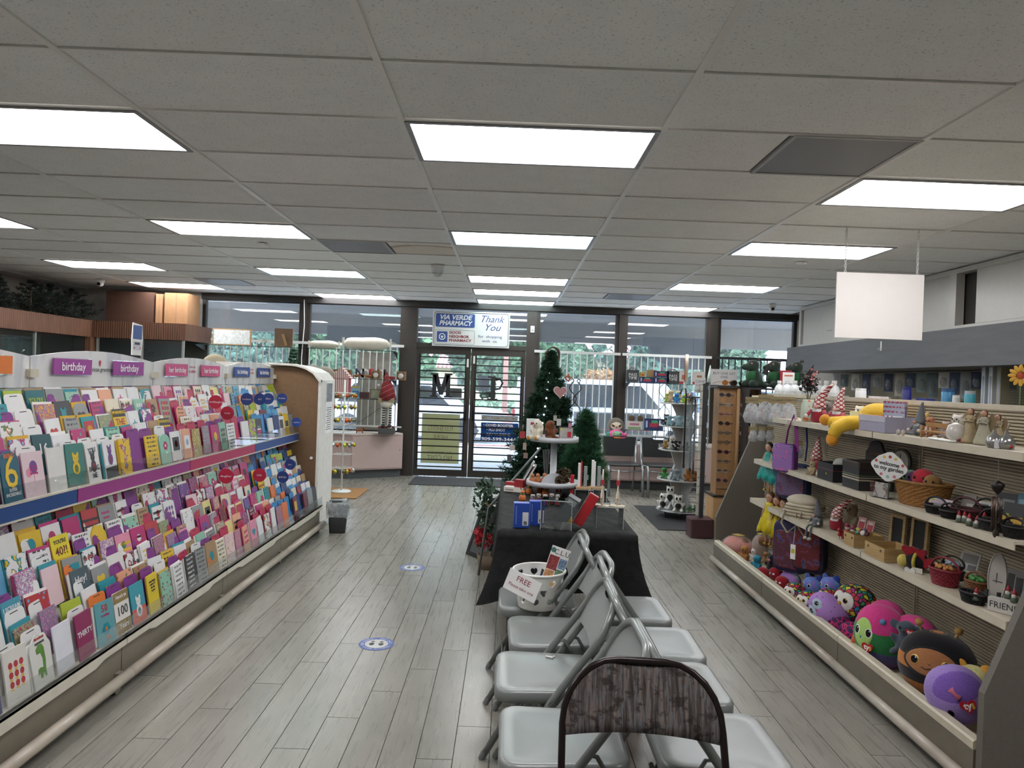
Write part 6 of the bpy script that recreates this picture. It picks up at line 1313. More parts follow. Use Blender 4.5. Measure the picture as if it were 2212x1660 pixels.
gnome('gnome with drooping red lattice hat and white beard on the lowest shelf', 1808, S3, 2.10, 72, m_lat, '#8c2030', lean=.30)
gnome('grey felt gnome sitting on the lowest shelf edge with dangling boots', 1768, S3, 2.02, 58, plushmat('#65686c'), '#65686c', '#8a8d90', rz=-1.2, legs=.13, limb='#606468', lean=-.05)
gnome('grey felt gnome sitting on the top shelf with stretched legs', 1990, S1, 2.13, 72, plushmat('#6f7376'), '#6b6f72', '#a5a8a8', rz=-1.5, legs=-1, limb='#6b6f72', lean=.05)
# ---- shelf 1 others
def on(px, z, X): return (X, shp(px, z, X), z + .001)
t = thing('flower_vase', 'pale vase painted with oranges holding dark dried flowers', 'vase', on(1746, S1, 2.08))
n = NT('orange_print'); vo = n.n('TexVoronoi'); n.l(n.coord('Object'), vo.inputs['Vector']); vo.inputs['Scale'].default_value = 26; n.base(n.ramp(vo.outputs['Distance'], [(0.30, '#c9683a'), (0.36, '#b9c4b4')])); m_or = n.fin(.4)
B().lathe([(.038, 0), (.046, .02), (.046, .10), (.036, .14), (.036, .15)], n=20).obj('vase_body', m_or, t, True); foliage('dark_flowers', t, (0, 0, .26), (.07, .07, .10), 300, .014, M('#2c2a2c', .8, var=.3), 61); foliage('pink_tips', t, (.02, -.02, .30), (.07, .07, .07), 50, .012, M('#a8605a', .7), 62)
for k in range(5): B().tube([(0, 0, .12), (.03 * math.cos(k * 1.3), .03 * math.sin(k * 1.3), .24)], .002, 4).obj('stem', M('#3a3a2c', .8), t)
def shelfplush(lab, px, z, X, hpx, c, rz=RZ, **kw):
 q = on(px, z, X); s = hpx * q[1] / F / .225; return plush_sit(lab, q, s, c, None, rz, **kw)
shelfplush('grey fluffy plush behind the lattice gnomes', 1792, S1, 2.20, 50, '#7d7670'); shelfplush('cream dog plush with black nose beside the yellow plush', 1858, S1, 2.16, 50, '#cfc6b0', snout='#d8d0bc')
q = on(1888, S1, 2.12); t = thing('plush_toy', 'big yellow plush slumped over with legs hanging off the top shelf', 'plush toy', q, -1.15)
b = B(); b.ball((.02, .02, .075), (.13, .08, .080)).ball((.09, .03, .07), (.09, .07, .07)).tube([(-.06, -.03, .035), (-.13, -.10, .03), (-.19, -.15, .025)], [.045, .040, .036], 12).tube([(-.02, -.04, .03), (-.07, -.12, .028), (-.11, -.165, -.005), (-.125, -.175, -.05)], [.045, .042, .040, .038], 12); o = b.obj('body', plushmat('#d3ac34'), t, True); remesh(o, .010)
B().ball((-.20, -.16, .04), (.034, .03, .034)).ball((-.125, -.18, -.07), (.036, .034, .040)).obj('orange_feet', plushmat('#d0902c'), t, True); B().ball((-.09, .0, .045), (.035, .02, .035)).obj('green_scarf', plushmat('#4c7a34'), t, True); B().box(-.12, -.06, -.05, -.048, .06, .10).obj('hang_tag', M('#d5d8b0', .5), t)
q = on(1920, S1, 2.10); t = thing('gift_box', 'open lavender patterned box with cards on the top shelf', 'box', q, -PI / 2 - .0)
n = NT('lavender_weave'); g_ = n.n('TexChecker'); n.l(n.coord('Object'), g_.inputs[0]); g_.inputs['Scale'].default_value = 160; n.base(n.mix(.5, '#9a97ab', n.mix(g_.outputs[1], '#8c899e', '#a9a6b8'))); m_lav = n.fin(.7)
B().box(-.14, .14, -.09, .09, 0, .006).box(-.14, .14, -.09, -.086, .006, .085).box(-.14, .14, .086, .09, .006, .085).box(-.14, -.136, -.086, .086, .006, .085).box(.136, .14, -.086, .086, .006, .085).obj('box_body', m_lav, t); B().box(-.142, .142, -.093, -.09, .055, .088).obj('rim_band', M('#b5b2c0', .7), t)
for k in range(5): q2 = (q[0] + .02 * (k % 2), q[1] - .10 + .018 * k, q[2] + .02); tt = thing('card_pack', ['pale card pack with red stripes standing in the lavender box, front one', 'second striped card pack in the lavender box', 'third striped card pack in the lavender box', 'fourth striped card pack in the lavender box', 'rearmost striped card pack in the lavender box'][k], 'card pack', q2, -1.2 + .1 * k, 'card packs in the lavender box'); B().box(-.04, .04, -.002, .002, 0, .15).obj('sleeve', cardmat('#a9b0c0', 'script', '#a84458', '#a84458', 1), tt); B().box(-.03, .03, -.004, -.002, .02, .07).obj('white_panel', m_white, tt)
tag(B().rbox((q[0] - .03, q[1] + .05, q[2] + .08), (.05, .12, .012), .01, (0, 0, .3)).obj('bandage_roll', M('#a83a50', .6, var=.2)), 'crimson striped packet lying across the lavender box', 'packet')
q = on(1890, S1, 2.17); t = thing('candle_box', 'small red patterned box behind the lavender box', 'box', (q[0], q[1], q[2]), -1.3); B().box(-.03, .03, -.03, .03, 0, .14).obj('box_body', cardmat('#9a3a3c', 'dots', '#d8c8b8', '#6d2026', 1), t)
# bench with animals
q = on(2028, S1, 2.08); t = thing('miniature_bench', 'miniature wooden bench on the top shelf', 'bench', q, -1.35); m_bw = M('#a07a4a', .6, var=.15)
B().box(-.09, .09, -.02, .02, .03, .036).box(-.095, .095, .02, .026, .055, .075).obj('planks', m_bw, t)
for x in (-.08, .08):
 for y in (-.018, .02): B().cyl((x, y, 0), (x, y, .06), .005, n=8).obj('leg', m_bw, t, True)
shelfplush('small brown and white squirrel plush sitting behind the miniature bench', 2012, S1, 2.15, 46, '#a06a48', belly='#d0c8c0', ears='point'); shelfplush('small pinkish white mouse plush behind the bench end', 2046, S1, 2.15, 40, '#b0a09a', ears='round'); shelfplush('white lamb plush with black nose behind the mouse plush', 2072, S1, 2.22, 58, '#cfcac2'); shelfplush('yellow and brown plush head behind the bench', 1998, S1, 2.23, 52, '#c7a85a', ears='round')
m_ang = M('#a89878', .7, var=.15, scale=60)
def angel(lab, px, X, hpx, c):
 q = on(px, S1, X); s = hpx * q[1] / F / .16; t = thing('angel_figurine', lab, 'figurine', q, -1.0, 'cream angel figurines', scale=s)
 B().lathe([(.040, 0), (.042, .01), (.030, .05), (.018, .09), (.016, .11), (.019, .122), (.008, .132)], n=16).obj('gown', c, t, True); B().ball((0, -.004, .145), (.012, .012, .015), 12, 8).obj('head', M('#b58c70', .6), t, True); B().ball((0, .004, .148), (.014, .013, .016), 12, 8).ball((0, .012, .13), (.010, .006, .02), 8, 6).obj('hair', M('#5a3220', .6), t, True)
 for q_ in (-1, 1): B().prism([(q_ * .004, .05), (q_ * .012, .04), (q_ * .034, .08), (q_ * .040, .125), (q_ * .026, .148), (q_ * .010, .125)], .018, .022).obj('wing', M('#8f7e60', .7, var=.2), t); B().tube([(q_ * .018, 0, .118), (q_ * .020, -.018, .10), (0, -.026, .105)], .005, 6).obj('arm', c, t, True)
angel('cream angel figurine with pierced gown, first from the bench', 2098, 2.10, 74, m_ang); angel('pale angel figurine in the middle of the three', 2128, 2.10, 74, M('#a09c88', .7, var=.1)); angel('cream angel figurine furthest along the shelf, behind silver bells', 2158, 2.16, 66, m_ang)
for i, (px, X, lab) in enumerate([(2068, 2.06, 'silver and white pierced ornament ball beside the bench'), (2152, 2.05, 'silver bell ornament with white card in front of the angels'), (2178, 2.07, 'silver bell ornament with red charm at the shelf end')]):
 t = thing('silver_ornament', lab, 'ornament', on(px, S1, X), 0, 'silver ornaments'); B().lathe([(.028, 0), (.033, .02), (.026, .045), (.008, .06), (.006, .075)] if i else [(.012, 0), (.036, .02), (.042, .045), (.032, .075), (.01, .088)], n=16).obj('bell' if i else 'ball', M('#c8c4bc' if i == 0 else '#9a9a98', .2, .7 if i else 0), t, True)
 B().tube([(.0, 0, .07), (.012, 0, .10), (0, 0, .115), (-.012, 0, .10), (0, 0, .07)], .002, 5).obj('loop', M('#aaa', .2, .9), t, True); B().box(-.03, .03, -.045, -.043, .0, .035).obj('card', M('#c8c8cc', .5), t) if i == 1 else B().ball((0, -.03, .01), .007, 8, 6).obj('charm', M('#982830', .3, .5), t)
for i, px in enumerate((2025, 2050)): tag(B().rbox((2.03, shp(px, S1, 2.03), S1 + .005), (.035, .09, .009), .008).obj('white_pad', m_white), ['flat white pad in front of the bench by the gnome boots', 'flat white pad in front of the bench by the ornament ball'][i], 'card pad')
# ---- shelf 2
def openbox(lab, px, z, X, w_, d_, h_, c, rz=-PI / 2, stripe=None, lid=None, name='storage_box'):
 t = thing(name, lab, 'box', on(px, z, X), rz); e = .005
 B().box(-w_ / 2, w_ / 2, -d_ / 2, d_ / 2, 0, e).box(-w_ / 2, w_ / 2, -d_ / 2, -d_ / 2 + e, e, h_).box(-w_ / 2, w_ / 2, d_ / 2 - e, d_ / 2, e, h_).box(-w_ / 2, -w_ / 2 + e, -d_ / 2 + e, d_ / 2 - e, e, h_).box(w_ / 2 - e, w_ / 2, -d_ / 2 + e, d_ / 2 - e, e, h_).obj('box_body', M(c, .5), t)
 if stripe: [B().box(-w_ / 2 - .001, w_ / 2 + .001, -d_ / 2 - .001, d_ / 2 + .001, h_ * z0, h_ * z1).obj('stripe', M(cc, .5), t) for z0, z1, cc in stripe]
 if lid: B().rbox((0, 0, h_ + .02), (w_ + .01, d_ + .01, .04), .01).obj('lid', M(lid, .5), t)
 return t
openbox('black open box with a fluffy white toy on the middle shelf', 1818, S2, 2.11, .22, .20, .11, '#1c1b1d', stripe=[(.62, .65, '#7a3040')])
tt, R = squish('white fluffy toy heaped in the black open box', 1822, 1000, 2.12, 40, 30, '#a8a6a0'); tt.location.z = S2 + .10
openbox('dark box with cream stripes and dark lid on the middle shelf', 1876, S2, 2.11, .20, .20, .12, '#242224', stripe=[(.45, .52, '#a89e8c'), (.58, .62, '#a89e8c'), (.68, .71, '#5f7050')], lid='#2c211c')
q = on(1893, S2, 2.22); t = thing('plaque', 'dark brown arched plaque with small orange lettering at the back', 'plaque', q, -1.35)
B().prism([(-.085, 0), (.085, 0), (.08, .20)] + [(.055 * math.cos(a), .23 + .045 * math.sin(a)) for a in [PI * k / 8 for k in range(9)]] + [(-.08, .20)], -.008, .008).obj('board', M('#2c2523', .6, var=.2), t); text('VINTAGE', .022, M('#8c5a2c', .6, var=0), t, (0, -.009, .19), (PI / 2, 0, 0), depth=.0005); B().box(-.05, .05, -.0095, -.008, .14, .144).obj('printed_line', M('#8c8478', .6), t)
q = on(1946, S2, 2.22); t = thing('wall_clock', 'oval clock with pale face leaning at the back of the middle shelf', 'clock', q, -1.35); B().cyl((0, 0, .18), (0, .015, .18), .07, n=30).obj('case', M('#3a332e', .5), t); B().cyl((0, -.002, .18), (0, 0, .18), .058, n=30).obj('clock_face', M('#8f8a80', .5), t); B().box(-.0015, .0015, -.004, -.002, .18, .22).box(0, .03, -.004, -.002, .179, .182).obj('hands', m_blk, t); B().box(-.04, .04, 0, .02, 0, .115).obj('stand', M('#4a443c', .6), t)
q = on(1924, 1.19, 1.985); t = thing('garden_sign', 'white scalloped sign reading welcome to my garden', 'sign', (1.985, q[1], S2 + .18), rot=(0, .10, -1.0)); P = []
for k in range(48): a = 2 * PI * k / 48; r_ = 1 + .07 * math.cos(4 * a) + .03 * math.cos(8 * a); P.append((.088 * r_ * math.cos(a), .070 * r_ * math.sin(a)))
B().prism(P, -.004, .004).obj('sign_board', M('#d3d4d0', .4, var=.01), t); text('welcome\nto my garden', .029, m_blk, t, (0, -.0048, .002), (PI / 2, 0, 0), depth=.0004, spacing=.85, bold=.0006)
for k, (x, z, c) in enumerate([(-.0, .052, '#a83a40'), (-.03, .046, '#c9b04a'), (.03, .046, '#c9b04a'), (-.035, -.045, '#c07078'), (.035, -.045, '#c07078'), (0, -.052, '#7fb0aa'), (-.07, .02, '#b04a50'), (.07, .02, '#b04a50')]): B().cyl((x, -.004, z), (x, -.005, z), .008, n=10).obj('painted_flower', M(c, .5), t)
B().cyl((0, .03, -.177), (0, .006, -.01), .004, n=6).obj('stake', M('#555', .5), t)
q = on(1909, S2, 2.02); t = thing('card_box', 'clear box with cream flower card beside the wicker basket', 'box', q, -1.2); B().box(-.055, .055, -.03, .03, 0, .085).obj('clear_case', m_acr2, t); B().obox((0, -.008, .042), (.09, .003, .08), (-.2, 0, 0)).obj('flower_card', cardmat('#a8a6a0', 'blob', '#66655f', '#8a8880', 2), t)
def basket(lab, px, z, X, wpx, hpx, c, rz=-1.2, handle=True, name='wicker_basket', asp=.7, grp=None, taper=.78):
 q = on(px, z, X); rw = wpx * q[1] / F / 2; h_ = hpx * q[1] / F; t = thing(name, lab, 'basket', q, rz, grp)
 b = B(); N = 40; rings = []; K = max(6, int(h_ / .009))
 for i in range(K * 2 + 1):
  f = i / (K * 2); r = rw * (taper + (1 - taper) * f); rings.append([(math.cos(2 * PI * k / N) * (r + .0022 * (1 if (k + i // 2) % 2 else -1) + (.002 if i % 2 else 0)), math.sin(2 * PI * k / N) * (r * asp + .0022 * (1 if (k + i // 2) % 2 else -1) + (.002 if i % 2 else 0)), h_ * f) for k in range(N)])
 inner = [[(x * .93, y * .93, z_) for x, y, z_ in rings[-1]], [(x * .93, y * .93, .006) for x, y, z_ in rings[0]]]; b.loft(rings + inner); b.obj('woven_wall', M(c, .6, var=.3, scale=120), t)
 B().tube([(math.cos(2 * PI * k / 32) * rw, math.sin(2 * PI * k / 32) * rw * asp, h_) for k in range(32)], .0045 + rw * .02, 6, True).obj('rim', M(c, .6, var=.2, scale=80), t, True)
 if handle: B().tube([(rw * math.cos(a), 0, h_ + rw * .75 * math.sin(a)) for a in [PI * k / 12 for k in range(13)]], .005, 6).obj('handle', M(c, .6), t, True)
 return t, rw, h_, q
t, rw, h_, q = basket('large golden wicker basket of plush toys on the middle shelf', 1996, S2, 2.11, 128, 50, '#8c6230', handle=False, asp=.62);
for k, (dx, c, lab) in enumerate([(.0, '#b8323f', 'round coral red plush peeking out of the wicker basket'), (-.07, '#8a5a90', 'purple plush low in the wicker basket'), (.08, '#8c6a3a', 'brown tortoise-shell plush at the near end of the wicker basket'), (-.11, '#7aa89a', 'mint green plush behind the purple one in the wicker basket')]):
 tt = thing('plush_toy', lab, 'plush toy', (q[0] + .0, q[1] - dx * 1.0, S2 + h_ + (.012 if k else .02)), -1.0); r_ = .055 if k == 0 else .042; B().ball((0, 0, 0), (r_, r_ * .85, r_ * .9), 18, 12).obj('body', plushmat(c), tt, True)
 for q_ in (-1, 1): B().ball((q_ * r_ * .4, -r_ * .75, r_ * .1), r_ * .14, 8, 6).obj('eye', m_eye, tt, True)
bas = [(2026, S2, 2.04, 50, 17, '#191718', 'small black basket in front of the pink notice'), (2055, S2, 2.03, 42, 16, '#1b1819', 'small black basket beside the gnome trio'), (2092, S2, 2.10, 66, 22, '#4c1c22', 'burgundy basket behind the gnome trio'), (2152, S2, 2.05, 66, 22, '#171516', 'black basket with gnomes at its back, nearer the camera'), (2196, S2, 2.04, 50, 24, '#151314', 'black basket at the near end of the middle shelf'), (2138, S2, 2.19, 56, 26, '#1c191a', 'raised black basket under the hanging chimes'),
  (2045, S3, 2.04, 66, 34, '#7c1f2c', 'red basket of tan shells on the lowest shelf'), (2063, S3, 2.15, 50, 30, '#1a1718', 'black basket of wrapped sweets behind the red basket'), (2115, S3, 2.08, 50, 32, '#6d4526', 'brown basket of green frogs beside the oval plate'), (2107, S3, 1.995, 56, 22, '#151313', 'black boat-shaped basket with a gnome at the lowest shelf edge')]
for px, z, X, w_, h2, c, lab in bas:
 t, rw, h_, q = basket(lab, px, z, X, w_, h2, c, name='small_basket', grp='small shelf baskets', handle='boat' not in lab)
 if 'tan shells' in lab or 'green frogs' in lab or 'sweets' in lab:
  cc = '#a8733a' if 'tan' in lab else ('#3f7a38' if 'green' in lab else '#8c9aa4'); b = B(); [b.ball((rw * .6 * math.cos(k * 2.4) * math.sqrt(k / 18), rw * .4 * math.sin(k * 2.4) * math.sqrt(k / 18), h_ + .004 + .006 * (k % 2)), (.013, .010, .008), 8, 6, (k, k, 0)) for k in range(18)]; o = b.obj('filling', M(cc, .6, var=.3, scale=40), t, True); o['kind'] = 'stuff'
m_rhat = M('#9c2028', .5)
for i, (px, z, X, lab) in enumerate([(2076, S2, 2.015, 'tiny red-hatted gnome first of the trio by the black baskets'), (2088, S2, 2.03, 'tiny red-hatted gnome in the middle of the trio'), (2098, S2, 2.01, 'tiny red-hatted gnome last of the trio'), (2115, S2, 2.01, 'tiny red-hatted gnome lying against the black basket'), (2131, S2, 2.12, 'tiny red-hatted gnome behind the black basket'), (2113, S3, 1.985, 'tiny red-hatted gnome in the boat-shaped basket'), (2182, S3, 2.06, 'red-hatted gnome standing above the FRIENDS block'), (2196, S3, 2.05, 'red-hatted gnome beside another above the FRIENDS block')]):
 q = on(px, z, X); t = thing('gnome_figurine', lab, 'figurine', (q[0], q[1], q[2] + (.02 if i == 5 else (.055 if i > 5 else 0))), -.9, 'tiny gnome figurines'); B().lathe([(.013, 0), (.014, .01), (.010, .024)], n=10).obj('body', M('#4a5548', .6, var=.3), t, True); B().ball((0, -.004, .024), (.010, .009, .011), 8, 6).obj('beard', M('#b8b4ac', .7), t, True); B().lathe([(.010, .030), (.006, .042), (.001, .054)], n=10).obj('hat', m_rhat, t, True)
def cardst(name, lab, px, z, X, wpx, hpx, c, parts=(), lift=0, rz=-1.2, tilt=-.2, cat='card', th=.002):
 q = on(px, z, X); k_ = q[1] / F; w_, h_ = wpx * k_, hpx * k_; t = thing(name, lab, cat, (q[0], q[1], q[2] + lift), rot=(tilt, 0, rz)); B().box(-w_ / 2, w_ / 2, -th, th, 0, h_).obj('sheet', M(c, .5), t)
 for nm, cc, x0, x1, z0, z1 in parts: B().box(x0 * w_, x1 * w_, -th - .0012, -th, z0 * h_, z1 * h_).obj(nm, M(cc, .5, var=.1, scale=60), t)
 return t
cardst('notice_card', 'white and pink notice standing before the wicker basket', 2034, S2, 2.06, 58, 32, '#c8b8c0', [('text_block', '#98929a', -.42, .0, .25, .65), ('yellow_mark', '#b0b840', -.45, -.3, .8, .95), ('picture', '#8f7880', .1, .4, .15, .5)])
cardst('notice_card', 'white storybook card with black text by the raised basket', 2124, S2, 2.20, 34, 36, '#b5b5b0', [('text_block', '#55565a', -.35, .35, .2, .85)], .0)
cardst('notice_card', 'grey card with a small gnome picture behind the burgundy basket', 2093, S2, 2.22, 32, 40, '#77736e', [('gnome_picture', '#a8a49c', -.1, .4, .1, .5)])
cardst('framed_print', 'black framed print at the back near the hanging chimes', 2175, S2, 2.24, 44, 50, '#242427', [('mat_board', '#6d7276', -.42, .42, .05, .72), ('photo', '#2b3038', -.05, .35, .12, .5)], .03, cat='picture frame', th=.006)
cardst('notice_card', 'yellow card with black header at the near end of the middle shelf', 2188, S2, 2.12, 44, 62, '#26272a', [('yellow_panel', '#b8902c', -.48, .48, .05, .52), ('lime_sticker', '#98a838', -.4, -.2, .48, .6)])
cardst('notice_card', 'teal blue card at the edge of the middle shelf back', 2207, S2, 2.25, 22, 60, '#3f7080', [('text_block', '#7aa0aa', -.3, .3, .3, .8)], .02)
t = thing('wind_chime', 'dark metal wind chime hanging from the top shelf edge', 'wind chime', (1.995, shp(2160, 1.2, 1.995), 1.31), -1.0); B().cyl((0, 0, 0), (0, 0, -.10), .001, n=4).obj('cord', M('#777', .5), t); B().lathe([(.004, -.14), (.02, -.12), (.026, -.10), (.006, -.085)], n=10).obj('cap', M('#2a2522', .4, .6), t, True)
for k in range(5): B().cyl((.016 * math.cos(k * 1.26), .016 * math.sin(k * 1.26), -.15), (.016 * math.cos(k * 1.26), .016 * math.sin(k * 1.26), -.25 - .012 * k), .004, n=8).obj('chime_tube', M('#5a4c44', .25, .8), t, True)
B().ball((0, 0, -.30), (.012, .012, .018), 10, 8).obj('clapper', M('#3a302a', .4), t, True)
# ---- shelf 3
for i, (px, w_, lab) in enumerate([(1868, .12, 'smaller open pine box holding trinkets on the lowest shelf'), (1926, .20, 'larger open pine box on the lowest shelf')]):
 t = openbox(lab, px, S3, 2.05, w_ * (1.0), .17, .07, '#a98c5c', rz=-PI / 2, name='wooden_box')
 for ch in t.children: ch.data.materials[0] = woodmat('#9a7c4c', '#bb9e6e', (2, 2, 30), .5, 3)
 for k in (-1, 1): B().prism([(x * .2 + k * w_ * .32, z * .2 + .05) for x, z in heart_poly(.04)], -.0865, -.085).obj('heart_inlay', M('#4a3422', .5), t)
for k in range(9):
 px = 1856 + 4 * (k % 5) * 1.2; q = on(px, S3, 2.02 + .02 * (k // 3)); t = tag(B().ball((q[0], q[1], S3 + .075 + .004 * (k % 3)), (.016, .016, .010), 10, 6, (k, 0, k)).obj('trinket', M(['#3a9a80', '#a82a34', '#c8c8c8', '#2a2a2c', '#5a2a34', '#b0b048', '#c8c8cc', '#8c2a3a', '#3a3a50'][k], .3), None, True), ['teal', 'red', 'white', 'black', 'maroon', 'lime', 'silver', 'crimson', 'slate'][k] + ' shiny trinket piled in the smaller pine box', 'trinket')
for i, (px, h2, lab) in enumerate([(1940, 70, 'black chalkboard in pine frame, first at the back of the lowest shelf'), (1987, 84, 'black chalkboard in pine frame, larger, beside the bee plush')]):
 q = on(px, S3, 2.22); h_ = h2 * q[1] / F * 1.05; t = thing('chalkboard', lab, 'chalkboard', q, rot=(-.06, 0, -1.45)); mw = woodmat('#a08658', '#b59c70', (2, 2, 30), .5, 3)
 B().box(-.065, -.045, -.008, .008, 0, h_).box(.045, .065, -.008, .008, 0, h_).box(-.045, .045, -.008, .008, 0, .02).box(-.045, .045, -.008, .008, h_ - .02, h_).obj('frame', mw, t); B().box(-.045, .045, -.002, .004, .02, h_ - .02).obj('slate', M('#17181b', .6), t)
q = on(1982, S3, 2.05); t = thing('plush_toy', 'ladybug and bee plush with red heart wings and white tag', 'plush toy', q, -1.0, scale=.9)
b = B(); b.ball((0, 0, .05), (.075, .05, .05)); b.obj('body', plushmat('#17161a'), t, True); B().ball((-.055, -.03, .045), (.030, .030, .035)).obj('yellow_head', plushmat('#c2b15a'), t, True); B().tube([(.012 + .052 * 0 + .0, .053 * math.cos(a), .05 + .052 * math.sin(a)) for a in [2 * PI * k / 16 for k in range(16)]], .010, 6, True).obj('yellow_stripe', plushmat('#b8a845'), t, True)
for x, z, r_ in ((-.03, .105, -.4), (.03, .10, .4), (.065, .06, .9)): B().prism([(px_ * .8 + x, pz_ * .8 + z) for px_, pz_ in heart_poly(.045)], -.03, -.015).obj('heart_wing', plushmat('#8c1624'), t)
B().prism(heart_poly(.030), -.062, -.060).obj('hang_tag', M('#c8c8c4', .5), t); bpy.data.objects[-1] if False else None
B().box(.01, .065, -.058, -.056, -.0 + .0, .028).obj('price_label', M('#c4bfb4', .5), t)
cardst('notice_card', 'pale card with small print on a stand behind the red basket', 2092, S3, 2.17, 44, 44, '#9a9890', [('text_block', '#5f5d58', -.38, .38, .45, .9), ('picture', '#4a484c', .0, .4, .08, .38)], .05, tilt=-.35)
q = on(2156, S3, 2.10); t = thing('oval_plate', 'tall narrow white oval plate with small dark sketch standing on edge', 'plate', q, rot=(-.08, 0, -1.1)); h_ = 106 * q[1] / F / 2
B().prism([(.036 * math.cos(a), h_ + h_ * math.sin(a)) for a in [2 * PI * k / 40 for k in range(40)]], -.004, .004).obj('plate_body', M('#a9a49c', .15), t); B().tube([(.036 * math.cos(a), -.005, h_ + h_ * math.sin(a)) for a in [2 * PI * k / 40 for k in range(40)]], .003, 5, True).obj('rim', M('#b5b0a8', .2), t, True); B().box(-.015, .022, -.006, -.004, h_ * .85, h_ * .88).box(-.002, .0, -.006, -.004, h_ * .8, h_ * 1.2).obj('sketch_print', m_blk, t); B().box(-.04, .04, -.03, .04, 0, .02).box(-.03, -.02, -.035, -.02, 0, .05).box(.02, .03, -.035, -.02, 0, .05).obj('stand', m_blk, t)
cardst('photo_print', 'black and white photo of two women behind the gnomes', 2194, S3, 2.20, 40, 52, '#9a9a98', [('portrait', '#3c3b3d', -.4, -.05, .1, .8), ('portrait', '#444346', .05, .42, .0, .7)], .03, cat='photo')
q = on(2184, S3, 2.045); t = thing('word_block', 'white block sign reading FRIENDS at the near end of the lowest shelf', 'sign', q, -1.0); B().box(-.07, .07, -.015, .015, 0, .055).obj('block', M('#b8b5ae', .6), t); text('FRIENDS', .036, m_blk, t, (0, -.0156, .028), (PI / 2, 0, 0), depth=.0004, width=.125)
# red things near the gnome
q = on(1818, S3, 1.995); t = thing('cardinal_figurine', 'small red cardinal bird figurine at the shelf edge', 'figurine', q, -.9); B().ball((0, 0, .035), (.014, .026, .016), 12, 8, (.5, 0, 0)).ball((0, -.018, .055), (.011, .012, .012), 10, 8).obj('body', M('#9c1c20', .4), t, True); B().lathe([(.005, 0), (.001, .016)], (0, -.016, .064), n=6).obj('crest', M('#9c1c20', .4), t, True); B().prism([(-.006, .02), (.006, .02), (.004, -.002), (-.004, -.002)], .028, .034).obj('tail', M('#8a181c', .4), t)
for q_ in (-.006, .006): B().cyl((q_, 0, 0), (q_, 0, .022), .0015, n=5).obj('leg', m_blk, t)
for k, (px, lab) in enumerate([(1832, 'red and white candy-shaped figure beside the cardinal'), (1845, 'pink-hatted white figurine before the pine boxes'), (1853, 'black figurine with white scarf behind the pine boxes')]):
 t = thing('small_figurine', lab, 'figurine', on(px, S3, 2.06), -1.0); c = ['#a02a34', '#c2b8b4', '#1d1b1e'][k]; B().lathe([(.02, 0), (.024, .015), (.018, .04), (.01, .05)], n=12).obj('body', M(c, .5), t, True); B().ball((0, 0, .06), .015, 10, 8).obj('head', M('#c8beb8', .5), t, True); B().lathe([(.018, .066), (.01, .08), (.004, .088)], n=10).obj('hat', M('#8c2c48' if k != 2 else '#222', .4), t, True)
for k, (px, lab) in enumerate([(1860, 'red and pink gift card on a stand, first of two'), (1878, 'red and pink gift card on a stand, second of two')]): cardst('gift_card', lab, px, S3, 2.18, 20, 32, '#b88a88', [('red_picture', '#98202c', -.35, .35, .25, .7), ('white_label', '#c8c4c0', -.2, .3, .72, .85)], .02, tilt=-.3)
shelfplush('fluffy beige plush behind the drooping gnome hat', 1842, S3, 2.21, 62, '#8c7d68'); shelfplush('small tiger cub plush figure at the middle shelf end', 1757, S2, 2.04, 32, '#a89878', ears='round')
for k, (px, z, c, lab) in enumerate([(1795, S2, '#c9b448', 'small yellow toy touching the black open box'), (1803, S2, '#1f1e20', 'small black toy perched beside the black open box'), (1775, S2, '#c8bfb4', 'cream plush paw-like toy at the middle shelf edge')]):
 t = thing('plush_toy', lab, 'plush toy', on(px, z, 2.04 + .05 * (k % 2)), -.9); B().ball((0, 0, .022), (.034, .024, .022), 14, 10).ball((0, -.02, .045), (.018, .016, .016), 12, 8).obj('body', plushmat(c), t, True); [B().ball((s_ * .007, -.034, .05), .003, 6, 4).obj('eye', m_eye, t) for s_ in (-1, 1)]
# ---- reverse shelf stock
RS = 1.442
def bottle(lab, px, X, r, h, c, capc, label=None, rough=.4, grp='bottles on the rear shelf', shape='jug'):
 t = thing('bottle', lab, 'bottle', (X, shp(px, 1.5, X), RS), 0, grp)
 prof = [(r * .95, 0), (r, .01), (r, h * .62), (r * .75, h * .76), (r * .38, h * .84), (r * .38, h * .88)] if shape == 'jug' else [(r * .95, 0), (r, .01), (r, h * .86), (r * .9, h * .9)]
 B().lathe(prof, n=18).obj('bottle_body', M(c, rough), t, True); cr_ = r * .45 if shape == 'jug' else r * .95; B().cyl((0, 0, h * .88), (0, 0, h), cr_, n=16).obj('cap', M(capc, .4), t)
 if label: B().lathe([(r * 1.02, h * .2), (r * 1.02, h * .55)], n=18, caps=False).obj('label', M(label, .5, var=.2, scale=60), t, True)
for k in range(8): bottle(['white jug bottle first in the row, by the baby poster', 'white jug bottle second in the row', 'white jug bottle third in the row', 'white jug bottle fourth in the row, behind the vase', 'white jug bottle fifth in the row, behind the dried flowers', 'white jug bottle sixth in the row', 'white jug bottle seventh in the row', 'white jug bottle last in the row, by the lattice gnome'][k], 1684 + 17 * k, 2.50, .042, .205, '#d2d5d6', '#e4e6e6', '#c2c6c8')
